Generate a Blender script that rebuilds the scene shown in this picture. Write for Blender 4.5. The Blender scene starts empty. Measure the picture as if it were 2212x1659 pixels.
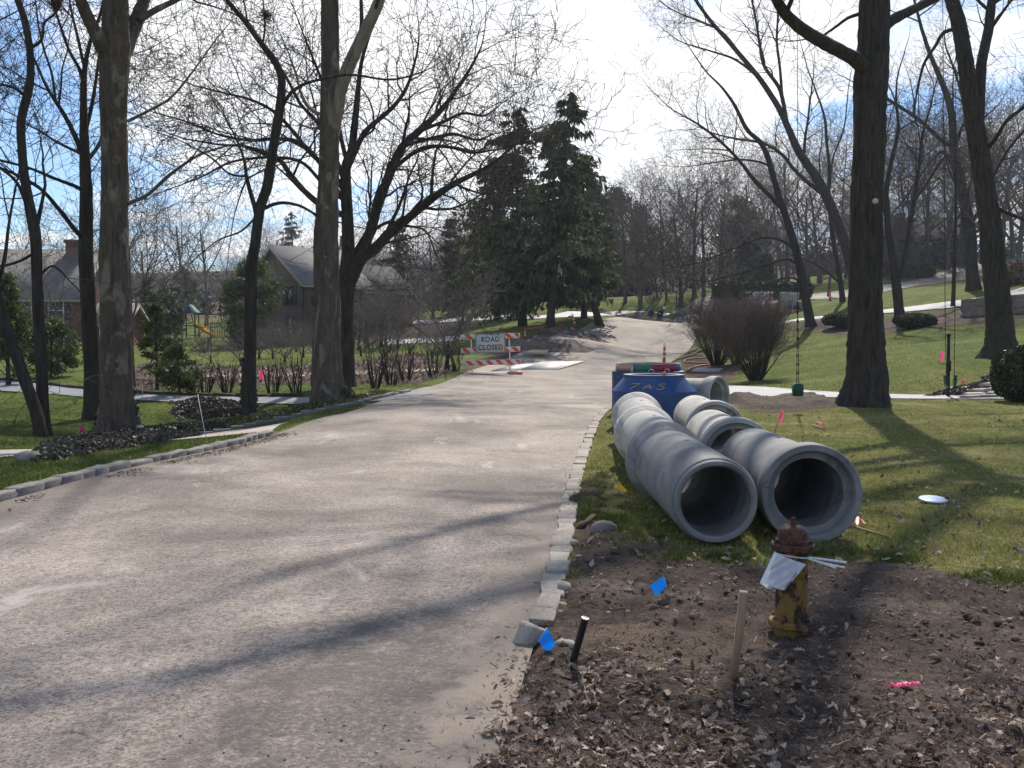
import bpy, math, random
import numpy as np
from mathutils import Vector, Matrix

SC = bpy.context.scene
COL = SC.collection
R = math.radians
# ---------------------------------------------------------------- camera
CAM_H = 1.65
PITCH = R(2.743)
cam_d = bpy.data.cameras.new('camera')
cam_d.sensor_width = 36.0
cam_d.lens = 35.16
cam_d.clip_start = 0.05
cam_d.clip_end = 2000
cam = bpy.data.objects.new('camera', cam_d)
cam.location = (0, 0, CAM_H)
cam.rotation_euler = (math.pi / 2 - PITCH, 0, 0)
COL.objects.link(cam)
SC.camera = cam
# ---------------------------------------------------------------- world and sun
SUN_EL, SUN_AZ = R(46), R(14)          # azimuth measured from +Y towards +X
SUN_DIR = Vector((math.sin(SUN_AZ) * math.cos(SUN_EL), math.cos(SUN_AZ) * math.cos(SUN_EL), math.sin(SUN_EL)))
world = bpy.data.worlds.new('World')
SC.world = world
world.use_nodes = True


def nd(t, typ, ins=None, **props):
    n = t.nodes.new(typ)
    for k, v in props.items():
        setattr(n, k, v)
    for k, v in (ins or {}).items():
        s = n.inputs[k]
        if hasattr(v, 'is_linked'):
            t.links.new(v, s)
        else:
            if isinstance(v, (tuple, list)) and len(v) == 3 and s.type == 'RGBA':
                v = (*v, 1)
            s.default_value = v
    return n


def ramp(t, fac, stops, interp='LINEAR'):
    n = t.nodes.new('ShaderNodeValToRGB')
    cr = n.color_ramp
    cr.interpolation = interp
    while len(cr.elements) < len(stops):
        cr.elements.new(0.5)
    for e, (p, c) in zip(cr.elements, stops):
        e.position = p
        e.color = (*c, 1) if len(c) == 3 else c
    t.links.new(fac, n.inputs[0])
    return n.outputs[0]


def mixc(t, fac, a, b, blend='MIX'):
    n = t.nodes.new('ShaderNodeMix')
    n.data_type = 'RGBA'
    n.blend_type = blend
    for i, v in ((0, fac), (6, a), (7, b)):
        if hasattr(v, 'is_linked'):
            t.links.new(v, n.inputs[i])
        else:
            n.inputs[i].default_value = (*v, 1) if isinstance(v, tuple) and len(v) == 3 else v
    return n.outputs[2]


def mth(t, op, a, b=0.0, clamp=False):
    n = t.nodes.new('ShaderNodeMath')
    n.operation = op
    n.use_clamp = clamp
    for i, v in ((0, a), (1, b)):
        if hasattr(v, 'is_linked'):
            t.links.new(v, n.inputs[i])
        else:
            n.inputs[i].default_value = v
    return n.outputs[0]


def build_world():
    t = world.node_tree
    t.nodes.clear()
    out = t.nodes.new('ShaderNodeOutputWorld')
    sky = t.nodes.new('ShaderNodeTexSky')
    sky.sky_type = 'NISHITA'
    sky.sun_disc = False
    sky.sun_elevation = SUN_EL
    sky.sun_rotation = SUN_AZ
    sky.air_density = 1.0
    sky.dust_density = 0.15
    sky.ozone_density = 3.0
    tint = mixc(t, 1.0, sky.outputs[0], (0.88, 0.99, 1.14), 'MULTIPLY')
    bg = nd(t, 'ShaderNodeBackground', {0: tint, 1: 0.11})
    tc = t.nodes.new('ShaderNodeTexCoord')
    sep = nd(t, 'ShaderNodeSeparateXYZ', {0: tc.outputs['Generated']})
    z = mth(t, 'MAXIMUM', mth(t, 'ADD', sep.outputs[2], 0.13), 0.05)
    cx = mth(t, 'DIVIDE', sep.outputs[0], z)
    cy = mth(t, 'DIVIDE', sep.outputs[1], z)
    cv = nd(t, 'ShaderNodeCombineXYZ', {0: cx, 1: cy, 2: 14.0})
    n1 = nd(t, 'ShaderNodeTexNoise', {'Vector': cv.outputs[0], 'Scale': 1.9, 'Detail': 9.0, 'Roughness': 0.6, 'Distortion': 0.35})
    n2 = nd(t, 'ShaderNodeTexNoise', {'Vector': cv.outputs[0], 'Scale': 0.45, 'Detail': 2.0})
    dens = mth(t, 'ADD', mth(t, 'MULTIPLY', n1.outputs[0], 0.75), mth(t, 'MULTIPLY', n2.outputs[0], 0.35))
    # a thicker bank of cloud lies ahead, under the sun
    dot = nd(t, 'ShaderNodeVectorMath', {0: tc.outputs['Generated'], 1: (0.063, 0.904, 0.423)}, operation='DOT_PRODUCT')
    glare = nd(t, 'ShaderNodeMapRange', {0: dot.outputs['Value'], 1: 0.85, 2: 0.985, 3: -0.03, 4: 0.20})
    dens = mth(t, 'ADD', dens, glare.outputs[0])
    mask = nd(t, 'ShaderNodeMapRange', {0: dens, 1: 0.49, 2: 0.66, 3: 0.0, 4: 1.0}, interpolation_type='SMOOTHSTEP')
    shade = nd(t, 'ShaderNodeTexNoise', {'Vector': cv.outputs[0], 'Scale': 2.2, 'Detail': 5.0})
    ccol = ramp(t, shade.outputs[0], [(0.30, (0.86, 0.89, 0.95)), (0.58, (1.0, 1.0, 1.0))])
    cb = nd(t, 'ShaderNodeBackground', {0: ccol, 1: 1.02})
    mx = nd(t, 'ShaderNodeMixShader', {0: mask.outputs[0], 1: bg.outputs[0], 2: cb.outputs[0]})
    t.links.new(mx.outputs[0], out.inputs[0])


build_world()
sun_d = bpy.data.lights.new('sun', 'SUN')
sun_d.energy = 4.6
sun_d.angle = R(0.8)
sun_d.color = (1.0, 0.93, 0.82)
sun = bpy.data.objects.new('sun', sun_d)
sun.rotation_euler = SUN_DIR.to_track_quat('Z', 'Y').to_euler()
sun.location = (0, 0, 60)
COL.objects.link(sun)
SC.view_settings.view_transform = 'Standard'
SC.view_settings.look = 'None'
SC.view_settings.exposure = 0.32
SC.view_settings.gamma = 1.0
SC.view_settings.use_curve_mapping = False
SC.render.engine = 'CYCLES'
SC.cycles.use_denoising = True
try:
    SC.cycles.denoiser = 'OPENIMAGEDENOISE'
    SC.cycles.denoising_input_passes = 'RGB_ALBEDO_NORMAL'
except Exception:
    pass
SC.cycles.max_bounces = 6
SC.cycles.diffuse_bounces = 2
SC.cycles.sample_clamp_indirect = 0.45
SC.cycles.glossy_bounces = 2
SC.cycles.transparent_max_bounces = 8

RNG = random.Random(7)
NPR = np.random.default_rng(11)

# ---------------------------------------------------------------- camera rays (pixels of a 2212 x 1659 view of the photo)
FPX, CX, CY = 2160.0, 1106.0, 829.5
_cp, _sp = math.cos(PITCH), math.sin(PITCH)


def ray(x, y):
    u, v = (x - CX) / FPX, (CY - y) / FPX
    return (u, _cp + v * _sp, -_sp + v * _cp)


def W(x, y, Y):
    d = ray(x, y)
    s = Y / d[1]
    return (d[0] * s, Y, CAM_H + d[2] * s)


# ---------------------------------------------------------------- terrain
def _v(x, y, seed):
    xi, yi = np.floor(x).astype(np.int64), np.floor(y).astype(np.int64)
    fx, fy = x - xi, y - yi
    fx, fy = fx * fx * (3 - 2 * fx), fy * fy * (3 - 2 * fy)

    def hsh(a, b):
        k = (a * 374761393 + b * 668265263 + seed * 1442695041) & 0xFFFFFFFF
        k = ((k ^ (k >> 13)) * 1274126177) & 0xFFFFFFFF
        return ((k ^ (k >> 16)) & 0xFFFF) / 65535.0
    return (hsh(xi, yi) * (1 - fx) + hsh(xi + 1, yi) * fx) * (1 - fy) + (hsh(xi, yi + 1) * (1 - fx) + hsh(xi + 1, yi + 1) * fx) * fy


def fbm(x, y, seed=1, oct=4):
    x, y = np.asarray(x, float), np.asarray(y, float)
    s, a, tot = 0, 0.5, 0
    for o in range(oct):
        s = s + a * _v(x * 2 ** o, y * 2 ** o, seed + o * 17)
        tot += a
        a *= 0.5
    return s / tot


CTRL = []
for xx in (-3, 0, 3):
    for yy in (-30, 0, 8, 16, 24, 32):
        CTRL.append((xx, yy, 0.0))
CTRL += [(-40, -40, 0), (40, -40, .3), (-60, 0, -.3), (60, 0, 1.5), (-5.5, 10, .02), (-6.5, 4, 0), (6, 4, .0), (6, 10, .03), (9, 6, .05),
         (-8, 14, -.05), (-4, 20, 0.0), (-12, 12, -.15), (8, 22, .08), (14, 14, .2), (0, 40, .06), (3, 46, .15)]
for (x, y, Y) in [(20, 985, 16), (150, 900, 26), (60, 940, 20), (350, 960, 22), (340, 870, 29), (20, 850, 33), (150, 845, 33), (330, 850, 31), (600, 858, 28),
                  (860, 850, 29), (880, 830, 34), (700, 805, 40), (500, 810, 40), (300, 800, 44), (600, 764, 60), (400, 765, 64), (420, 735, 100),
                  (700, 742, 78), (100, 742, 72), (850, 742, 66), (960, 745, 60),
                  (1055, 805, 41), (1190, 785, 48), (1350, 745, 62), (1430, 707, 80), (1480, 686, 90), (1434, 785, 51), (1130, 706, 65), (1185, 714, 60),
                  (1295, 706, 66), (1150, 690, 74), (1300, 677, 80), (1400, 652, 95), (1470, 657, 92), (1250, 650, 100), (1000, 690, 85),
                  (1645, 665, 90), (1703, 672, 85), (1800, 645, 98), (1950, 618, 112), (2070, 598, 126), (1760, 692, 64), (1900, 702, 59), (1630, 822, 37),
                  (1545, 787, 46), (1750, 772, 41), (1650, 845, 27.5), (1800, 850, 26.5), (2100, 858, 25.5), (2161, 772, 33), (2150, 692, 50), (2190, 642, 58),
                  (2000, 737, 45), (2200, 600, 75), (1850, 690, 66), (1990, 573, 140), (2200, 860, 25.5)]:
    CTRL.append(W(x, y, Y))
CTRL += [(-60, 80, 2.0), (-90, 150, 3.5), (0, 160, 6.5), (60, 170, 12), (110, 150, 15), (-120, 300, 14), (0, 320, 22), (140, 300, 26), (0, 460, 30), (250, 460, 34),
         (-260, 460, 22), (80, 60, 6.0), (120, 60, 9), (60, 30, 3), (-60, 40, -.2), (-150, 60, 0), (-300, 200, 8), (300, 200, 22), (300, 0, 8), (-300, 0, 0), (0, -200, 0), (200, -200, 2), (-200, -200, 0)]
CTRL = np.array(CTRL)
_C = 5.0


def _phi(dx, dy):
    return np.sqrt(dx * dx + dy * dy + _C * _C)


def _solve():
    n = len(CTRL)
    A = np.zeros((n + 3, n + 3))
    A[:n, :n] = -_phi(CTRL[:, 0][:, None] - CTRL[:, 0][None], CTRL[:, 1][:, None] - CTRL[:, 1][None])
    A[:n, :n] += np.eye(n) * 0.05
    P = np.c_[np.ones(n), CTRL[:, 0], CTRL[:, 1]]
    A[:n, n:] = P
    A[n:, :n] = P.T
    return np.linalg.solve(A, np.r_[CTRL[:, 2], 0, 0, 0])


_wt = _solve()


def H(x, y):
    x, y = np.asarray(x, float), np.asarray(y, float)
    sh = x.shape
    xf, yf = x.ravel(), y.ravel()
    z = _wt[-3] + _wt[-2] * xf + _wt[-1] * yf
    for i in range(0, len(xf), 20000):
        a, b = xf[i:i + 20000], yf[i:i + 20000]
        z[i:i + 20000] -= _phi(a[:, None] - CTRL[:, 0][None], b[:, None] - CTRL[:, 1][None]) @ _wt[:-3]
    return z.reshape(sh)


def h1(x, y):
    return float(H(np.array([x]), np.array([y]))[0])


_TS = np.exp(np.linspace(math.log(2.0), math.log(420), 700))


def G(x, y):
    """Where the ray through a pixel meets the ground."""
    d = np.array(ray(x, y))
    d = d / d[1]
    zz = CAM_H + d[2] * _TS - H(d[0] * _TS, _TS)
    k = np.where(zz < 0)[0]
    if len(k) == 0:
        k = np.array([int(np.argmin(zz))])
    i = max(int(k[0]), 1)
    a, b = zz[i - 1], zz[i]
    f = a / (a - b) if a != b else 0
    Y = _TS[i - 1] + (_TS[i] - _TS[i - 1]) * min(max(f, 0), 1)
    return (float(d[0] * Y), float(Y), h1(d[0] * Y, Y))


def sdist(poly, X, Y):
    """Signed distance to a polygon, negative inside."""
    P = np.array(poly, float)[:, :2]
    best = np.full(X.shape, 1e9)
    inside = np.zeros(X.shape, bool)
    for i in range(len(P)):
        a, b = P[i], P[(i + 1) % len(P)]
        e = b - a
        t = np.clip(((X - a[0]) * e[0] + (Y - a[1]) * e[1]) / (e @ e + 1e-12), 0, 1)
        best = np.minimum(best, np.hypot(X - a[0] - t * e[0], Y - a[1] - t * e[1]))
        if a[1] != b[1]:
            c = (a[1] > Y) != (b[1] > Y)
            xi = (b[0] - a[0]) * (Y - a[1]) / (b[1] - a[1]) + a[0]
            inside ^= c & (X < xi)
    return np.where(inside, -best, best)


# ---------------------------------------------------------------- objects
WORG = {}


def tag(o, label=None, cat=None, group=None, kind=None):
    if label:
        o['label'] = label
    if cat:
        o['category'] = cat
    if group:
        o['group'] = group
    if kind:
        o['kind'] = kind
    return o


def thing(name, label, cat, loc=(0, 0, 0), group=None, rz=0.0):
    o = bpy.data.objects.new(name, None)
    o.empty_display_size = 0.2
    o.location = loc
    o.rotation_euler = (0, 0, rz)
    COL.objects.link(o)
    WORG[o.name] = (tuple(loc), rz)
    return tag(o, label, cat, group)


def link_mesh(name, me, parent=None, loc=(0, 0, 0)):
    o = bpy.data.objects.new(name, me)
    COL.objects.link(o)
    o.location = loc
    if parent is not None:
        o.parent = parent
    return o


def org_of(o):
    while o.parent is not None:
        o = o.parent
    return WORG.get(o.name, ((0, 0, 0), 0.0))[0]


class MB:
    """Collects polygons for one mesh."""

    def __init__(s):
        s.v, s.f, s.m = [], [], []
        s.q = []            # numpy batches (V, F, mat)

    def add(s, vs, fs, mat=0):
        b = len(s.v)
        s.v += [tuple(p) for p in vs]
        s.f += [tuple(b + i for i in f) for f in fs]
        s.m += [mat] * len(fs)
        return s

    def batch(s, V, F, mat=0):
        s.q.append((np.asarray(V, np.float32), np.asarray(F, np.int64), mat))
        return s

    def box(s, c, size, mat=0, rot=None, taper=1.0):
        x, y, z = [k / 2 for k in size]
        vs = [(-x, -y, -z), (x, -y, -z), (x, y, -z), (-x, y, -z), (-x * taper, -y * taper, z), (x * taper, -y * taper, z), (x * taper, y * taper, z), (-x * taper, y * taper, z)]
        if rot is not None:
            vs = [tuple(rot @ Vector(p)) for p in vs]
        vs = [(p[0] + c[0], p[1] + c[1], p[2] + c[2]) for p in vs]
        return s.add(vs, [(3, 2, 1, 0), (4, 5, 6, 7), (0, 1, 5, 4), (1, 2, 6, 5), (2, 3, 7, 6), (3, 0, 4, 7)], mat)

    def bar(s, a, b, w, d=None, mat=0):
        a, b = Vector(a), Vector(b)
        q = (b - a).to_track_quat('Z', 'Y').to_matrix()
        return s.box((a + b) / 2, (w, d or w, (b - a).length), mat, q)

    def tube(s, pts, rad, sides=8, mat=0, cap=True):
        if not isinstance(rad, (list, tuple, np.ndarray)):
            rad = [rad] * len(pts)
        V, F = tube_arrays([np.array(pts, float)[None]], [np.array(rad, float)[None]], [sides])
        b = len(s.v)
        s.v += [tuple(p) for p in V]
        s.f += [tuple(int(b + i) for i in f) for f in F]
        s.m += [mat] * len(F)
        if cap:
            n = len(pts)
            s.f.append(tuple(b + k for k in range(sides - 1, -1, -1)))
            s.f.append(tuple(b + (n - 1) * sides + k for k in range(sides)))
            s.m += [mat, mat]
        return s

    def lathe(s, prof, seg=32, mat=0, M=None, closed=False):
        """prof: (r, z) pairs; revolved about Z then moved by M."""
        n = len(prof)
        vs = []
        for r, z in prof:
            for k in range(seg):
                a = 2 * math.pi * k / seg
                p = Vector((r * math.cos(a), r * math.sin(a), z))
                vs.append(tuple(M @ p) if M is not None else tuple(p))
        fs = []
        for i in range(n if closed else n - 1):
            j = (i + 1) % n
            for k in range(seg):
                l = (k + 1) % seg
                fs.append((i * seg + k, i * seg + l, j * seg + l, j * seg + k))
        if not closed:
            if prof[0][0] > 1e-6:
                fs.append(tuple(range(seg - 1, -1, -1)))
            if prof[-1][0] > 1e-6:
                fs.append(tuple((n - 1) * seg + k for k in range(seg)))
        return s.add(vs, fs, mat)

    def build(s, name, mats, parent=None, smooth=False, local=False, loc=(0, 0, 0)):
        """Vertices are world coordinates unless local; the parent's thing is unrotated or local is set."""
        if not isinstance(mats, (list, tuple)):
            mats = [mats]
        o = (0, 0, 0)
        if parent is not None and not local:
            o = org_of(parent)
        me = make_mesh(name, s, o)
        for m in mats:
            me.materials.append(m)
        if smooth:
            me.polygons.foreach_set('use_smooth', [True] * len(me.polygons))
        return link_mesh(name, me, parent, loc)


def make_mesh(name, mb, o=(0, 0, 0)):
    Vs, Ls, St, Mt = [], [], [], []
    nb, nl = 0, 0
    if mb.v:
        Vs.append(np.array(mb.v, np.float32))
        cnt = np.array([len(f) for f in mb.f])
        Ls.append(np.array([i for f in mb.f for i in f], np.int64))
        St.append(np.r_[0, np.cumsum(cnt)[:-1]])
        Mt.append(np.array(mb.m))
        nb, nl = len(mb.v), int(cnt.sum())
    for V, F, m in mb.q:
        Vs.append(V)
        Ls.append(F.ravel() + nb)
        St.append(nl + np.arange(len(F)) * F.shape[1])
        Mt.append(np.full(len(F), m))
        nb += len(V)
        nl += F.size
    V = np.concatenate(Vs) - np.array(o, np.float32)
    L, S, M_ = np.concatenate(Ls), np.concatenate(St), np.concatenate(Mt)
    me = bpy.data.meshes.new(name)
    me.vertices.add(len(V))
    me.vertices.foreach_set('co', V.astype(np.float32).ravel())
    me.loops.add(len(L))
    me.loops.foreach_set('vertex_index', L.astype(np.int32))
    me.polygons.add(len(S))
    me.polygons.foreach_set('loop_start', S.astype(np.int32))
    me.polygons.foreach_set('material_index', M_.astype(np.int32))
    me.update(calc_edges=True)
    return me


def tube_arrays(PTS, RAD, SID):
    """PTS: list of (B,n,3) arrays, RAD: (B,n); returns V,F of quads."""
    Vs, Fs, base = [], [], 0
    for P, Rr, s in zip(PTS, RAD, SID):
        B, n, _ = P.shape
        T = np.empty_like(P)
        T[:, 1:-1] = P[:, 2:] - P[:, :-2] if n > 2 else T[:, 1:-1]
        T[:, 0] = P[:, 1] - P[:, 0]
        T[:, -1] = P[:, -1] - P[:, -2]
        T /= np.linalg.norm(T, axis=2, keepdims=True) + 1e-9
        m = np.abs(P[:, -1] - P[:, 0])
        ref = np.eye(3)[np.argmin(m, axis=1)][:, None, :].repeat(n, 1)
        A = np.cross(T, ref)
        A /= np.linalg.norm(A, axis=2, keepdims=True) + 1e-9
        Bv = np.cross(T, A)
        an = np.arange(s) * 2 * math.pi / s
        V = P[:, :, None, :] + Rr[:, :, None, None] * (np.cos(an)[None, None, :, None] * A[:, :, None, :] + np.sin(an)[None, None, :, None] * Bv[:, :, None, :])
        Vs.append(V.reshape(-1, 3))
        k = np.arange(s)
        kk = (k + 1) % s
        i = np.arange(n - 1)[:, None]
        q = np.stack([i * s + k, i * s + kk, (i + 1) * s + kk, (i + 1) * s + k], -1).reshape(-1, 4)
        F = (np.arange(B)[:, None, None] * n * s + q[None]).reshape(-1, 4) + base
        Fs.append(F)
        base += B * n * s
    return np.concatenate(Vs), np.concatenate(Fs)


def tube_batch(polys):
    """polys: list of (pts, radii, sides)."""
    g = {}
    for p, r, s in polys:
        g.setdefault((len(p), s), ([], []))
        g[(len(p), s)][0].append(p)
        g[(len(p), s)][1].append(r)
    ks = list(g)
    return tube_arrays([np.array(g[k][0], float) for k in ks], [np.array(g[k][1], float) for k in ks], [k[1] for k in ks])


def smooth_line(pts, n):
    """Catmull-Rom through pts (tuples of any length), n points."""
    P = np.array(pts, float)
    P = np.vstack([2 * P[0] - P[1], P, 2 * P[-1] - P[-2]])
    m = len(pts) - 1
    out = []
    for t in np.linspace(0, m, n):
        i = min(int(t), m - 1)
        f = t - i
        a, b, c, d = P[i], P[i + 1], P[i + 2], P[i + 3]
        out.append(0.5 * (2 * b + (c - a) * f + (2 * a - 5 * b + 4 * c - d) * f * f + (3 * b - a - 3 * c + d) * f ** 3))
    return np.array(out)


# ---------------------------------------------------------------- materials
def mat(name):
    m = bpy.data.materials.new(name)
    m.use_nodes = True
    t = m.node_tree
    t.nodes.clear()
    out = t.nodes.new('ShaderNodeOutputMaterial')
    return m, t, out


def principled(t, out, color, rough=0.8, normal=None, spec=0.3, metal=0.0):
    ins = {'Base Color': color, 'Roughness': rough, 'Specular IOR Level': spec, 'Metallic': metal}
    p = nd(t, 'ShaderNodeBsdfPrincipled', ins)
    if normal is not None:
        t.links.new(normal, p.inputs['Normal'])
    t.links.new(p.outputs[0], out.inputs[0])
    return p


def bump(t, hgt, strength=0.5, dist=0.02, normal=None):
    n = nd(t, 'ShaderNodeBump', {'Height': hgt, 'Strength': strength, 'Distance': dist})
    if normal is not None:
        t.links.new(normal, n.inputs['Normal'])
    return n.outputs[0]


def coords(t, scale=(1, 1, 1), kind='Object'):
    if kind == 'Position':
        g = t.nodes.new('ShaderNodeNewGeometry')
        s = g.outputs['Position']
    else:
        s = t.nodes.new('ShaderNodeTexCoord').outputs[kind]
    return nd(t, 'ShaderNodeMapping', {0: s, 3: scale}).outputs[0]


def noise(t, vec, scale, detail=4, rough=0.55, dist=0.0):
    return nd(t, 'ShaderNodeTexNoise', {'Vector': vec, 'Scale': scale, 'Detail': float(detail), 'Roughness': rough, 'Distortion': dist}).outputs[0]


def simple(name, c1, c2=None, scale=6.0, rough=0.8, bmp=0.2, bscale=30.0, spec=0.3, metal=0.0, stretch=(1, 1, 1), bdist=0.01):
    m, t, out = mat(name)
    v = coords(t, stretch)
    c2 = c2 or tuple(k * 0.8 for k in c1)
    col = ramp(t, noise(t, v, scale, 5), [(0.35, c1), (0.65, c2)])
    nrm = bump(t, noise(t, v, bscale, 4), bmp, bdist) if bmp else None
    principled(t, out, col, rough, nrm, spec, metal)
    return m


def island(name, stops, rough=0.7, spec=0.3, trans=0.0, bmp=0.0):
    """Colour varies from piece to piece of one mesh and with position."""
    m, t, out = mat(name)
    g = t.nodes.new('ShaderNodeNewGeometry')
    col = ramp(t, g.outputs['Random Per Island'], stops)
    p = principled(t, out, col, rough, None, spec)
    if trans:
        tr = nd(t, 'ShaderNodeBsdfTranslucent', {0: col})
        mx = nd(t, 'ShaderNodeMixShader', {0: trans, 1: p.outputs[0], 2: tr.outputs[0]})
        t.links.new(mx.outputs[0], out.inputs[0])
    return m


def bark(name, dark, light, vs=7.0, patch=None, bmp=0.9, moss=None):
    m, t, out = mat(name)
    v = coords(t, (1, 1, 0.16), 'Position')
    n1 = noise(t, v, vs, 6, 0.65, 0.6)
    vo = nd(t, 'ShaderNodeTexVoronoi', {'Vector': v, 'Scale': vs * 1.6}, feature='DISTANCE_TO_EDGE').outputs[0]
    hgt = mth(t, 'ADD', n1, mth(t, 'MULTIPLY', vo, 0.8))
    col = ramp(t, n1, [(0.33, dark), (0.68, light)])
    if patch:
        v2 = coords(t, (1, 1, 0.45), 'Position')
        pn = noise(t, v2, 2.6, 5, 0.6, 0.8)
        col = mixc(t, ramp(t, pn, [(0.56, (0, 0, 0)), (0.63, (1, 1, 1))]), col, patch)
    if moss:
        v3 = coords(t, (1, 1, 0.6), 'Position')
        col = mixc(t, ramp(t, noise(t, v3, 1.3, 4), [(0.5, (0, 0, 0)), (0.75, (0.5, 0.5, 0.5))]), col, moss)
    principled(t, out, col, 0.92, bump(t, hgt, bmp, 0.03), 0.15)
    return m


BARK_OAK = bark('oak_bark', (0.026, 0.021, 0.017), (0.078, 0.065, 0.053), moss=(0.053, 0.055, 0.036), vs=12.0)
BARK_SYC = bark('sycamore_bark', (0.058, 0.044, 0.033), (0.145, 0.113, 0.085), 9.0, patch=(0.21, 0.18, 0.135), bmp=0.6)
BARK_THIN = bark('thin_bark', (0.024, 0.02, 0.016), (0.07, 0.057, 0.046), 10.0)
BARK_FAR = bark('far_bark', (0.085, 0.07, 0.06), (0.16, 0.134, 0.115), 6.0, bmp=0.4)  # lightened: the haze of distance is put into the trunk colour
BARK_PALE = bark('pale_limb_bark', (0.13, 0.105, 0.075), (0.30, 0.25, 0.185), 5.0, patch=(0.17, 0.14, 0.10), bmp=0.25)
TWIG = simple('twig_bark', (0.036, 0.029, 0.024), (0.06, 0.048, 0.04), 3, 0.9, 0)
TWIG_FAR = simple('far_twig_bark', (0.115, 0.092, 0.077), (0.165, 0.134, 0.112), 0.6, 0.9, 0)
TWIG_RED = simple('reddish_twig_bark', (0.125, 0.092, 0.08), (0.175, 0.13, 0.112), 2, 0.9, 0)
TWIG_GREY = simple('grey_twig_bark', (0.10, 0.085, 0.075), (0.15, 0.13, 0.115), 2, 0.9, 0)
IVY = island('ivy_leaf', [(0, (0.028, 0.03, 0.016)), (0.4, (0.055, 0.052, 0.028)), (0.7, (0.10, 0.075, 0.05)), (1, (0.24, 0.185, 0.14))], 0.55, 0.4)
NEEDLE = island('spruce_needle', [(0, (0.022, 0.032, 0.018)), (0.5, (0.06, 0.076, 0.036)), (0.85, (0.105, 0.12, 0.05)), (1, (0.16, 0.15, 0.07))], 0.7, 0.3, 0.35)  # palest stops put sunlit tips into the needle colour, at random
NEEDLE_L = island('hemlock_needle', [(0, (0.05, 0.075, 0.022)), (0.6, (0.085, 0.115, 0.032)), (1, (0.13, 0.15, 0.045))], 0.7, 0.3, 0.3)
LEAF_EV = island('evergreen_leaf', [(0, (0.012, 0.02, 0.01)), (0.7, (0.025, 0.04, 0.016)), (1, (0.06, 0.07, 0.035))], 0.35, 0.5)
BOX_LEAF = island('boxwood_leaf', [(0, (0.016, 0.024, 0.008)), (0.7, (0.035, 0.05, 0.014)), (1, (0.085, 0.10, 0.03))], 0.5, 0.4, 0.1)
GRASS = island('grass_blade', [(0, (0.10, 0.145, 0.024)), (0.35, (0.17, 0.215, 0.038)), (0.58, (0.26, 0.26, 0.07)), (0.8, (0.40, 0.34, 0.15)), (1, (0.52, 0.44, 0.25))], 0.6, 0.3, 0.35)
GRASS_L = island('lush_grass_blade', [(0, (0.04, 0.07, 0.010)), (0.5, (0.072, 0.11, 0.015)), (0.85, (0.12, 0.155, 0.028)), (1, (0.22, 0.20, 0.08))], 0.6, 0.3, 0.35)  # lush green, darkened so the colour carries the trees' shade on the left lawn
LEAF_DRY = island('dry_leaf', [(0, (0.10, 0.07, 0.052)), (0.35, (0.21, 0.15, 0.115)), (0.7, (0.37, 0.28, 0.22)), (1, (0.56, 0.46, 0.38))], 0.85, 0.1, 0.2)
CHIP = island('wood_chip', [(0, (0.05, 0.037, 0.029)), (0.5, (0.10, 0.074, 0.058)), (0.85, (0.18, 0.135, 0.108)), (1, (0.33, 0.26, 0.21))], 0.95, 0.05)
PEBBLE = island('pebble', [(0, (0.06, 0.05, 0.045)), (0.5, (0.2, 0.175, 0.155)), (1, (0.5, 0.46, 0.42))], 0.7, 0.4)


def ground_mat():
    m, t, out = mat('ground')
    v = coords(t, kind='Position')
    at = nd(t, 'ShaderNodeAttribute', attribute_name='soil').outputs['Fac']
    lush = nd(t, 'ShaderNodeAttribute', attribute_name='lush').outputs['Fac']
    n1 = noise(t, v, 0.55, 5, 0.6)
    n2 = noise(t, v, 9.0, 5, 0.65)
    n3 = noise(t, v, 60.0, 3, 0.6)
    mixn = mth(t, 'ADD', mth(t, 'MULTIPLY', n1, 0.55), mth(t, 'MULTIPLY', n2, 0.45))
    lawn = ramp(t, mixn, [(0.40, (0.125, 0.155, 0.028)), (0.5, (0.195, 0.20, 0.048)), (0.58, (0.32, 0.28, 0.12))])
    green = ramp(t, mixn, [(0.38, (0.085, 0.135, 0.02)), (0.53, (0.135, 0.18, 0.03)), (0.64, (0.25, 0.235, 0.075))])
    lawn = mixc(t, lush, lawn, green)
    lawn = mixc(t, 0.8, lawn, ramp(t, noise(t, v, 2.6, 6, 0.7), [(0.38, (0.55, 0.55, 0.52)), (0.6, (1.0, 1.0, 1.0))]), 'MULTIPLY')
    lawn = mixc(t, ramp(t, n3, [(0.4, (0.55, 0.55, 0.55)), (0.62, (1.25, 1.25, 1.25))]), (0, 0, 0), lawn, 'MIX') if False else mixc(t, 0.65, lawn, ramp(t, n3, [(0.35, (0.35, 0.35, 0.35)), (0.65, (1.0, 1.0, 1.0))]), 'MULTIPLY')
    s1 = noise(t, v, 1.1, 5, 0.6)
    s2 = noise(t, v, 26.0, 4, 0.7)
    soil = ramp(t, s1, [(0.36, (0.075, 0.056, 0.043)), (0.55, (0.12, 0.09, 0.07)), (0.72, (0.21, 0.165, 0.125))])
    soil = mixc(t, 0.7, soil, ramp(t, s2, [(0.35, (0.35, 0.33, 0.32)), (0.68, (1.15, 1.1, 1.05))]), 'MULTIPLY')
    k = mth(t, 'ADD', at, mth(t, 'MULTIPLY', mth(t, 'SUBTRACT', n2, 0.5), 0.9))
    f = ramp(t, k, [(0.40, (0, 0, 0)), (0.60, (1, 1, 1))])
    col = mixc(t, f, lawn, soil)
    hg = mth(t, 'ADD', mth(t, 'MULTIPLY', n2, 0.6), mth(t, 'MULTIPLY', n3, 0.5))
    principled(t, out, col, 0.95, bump(t, hg, 0.9, 0.05), 0.1)
    return m


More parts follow.
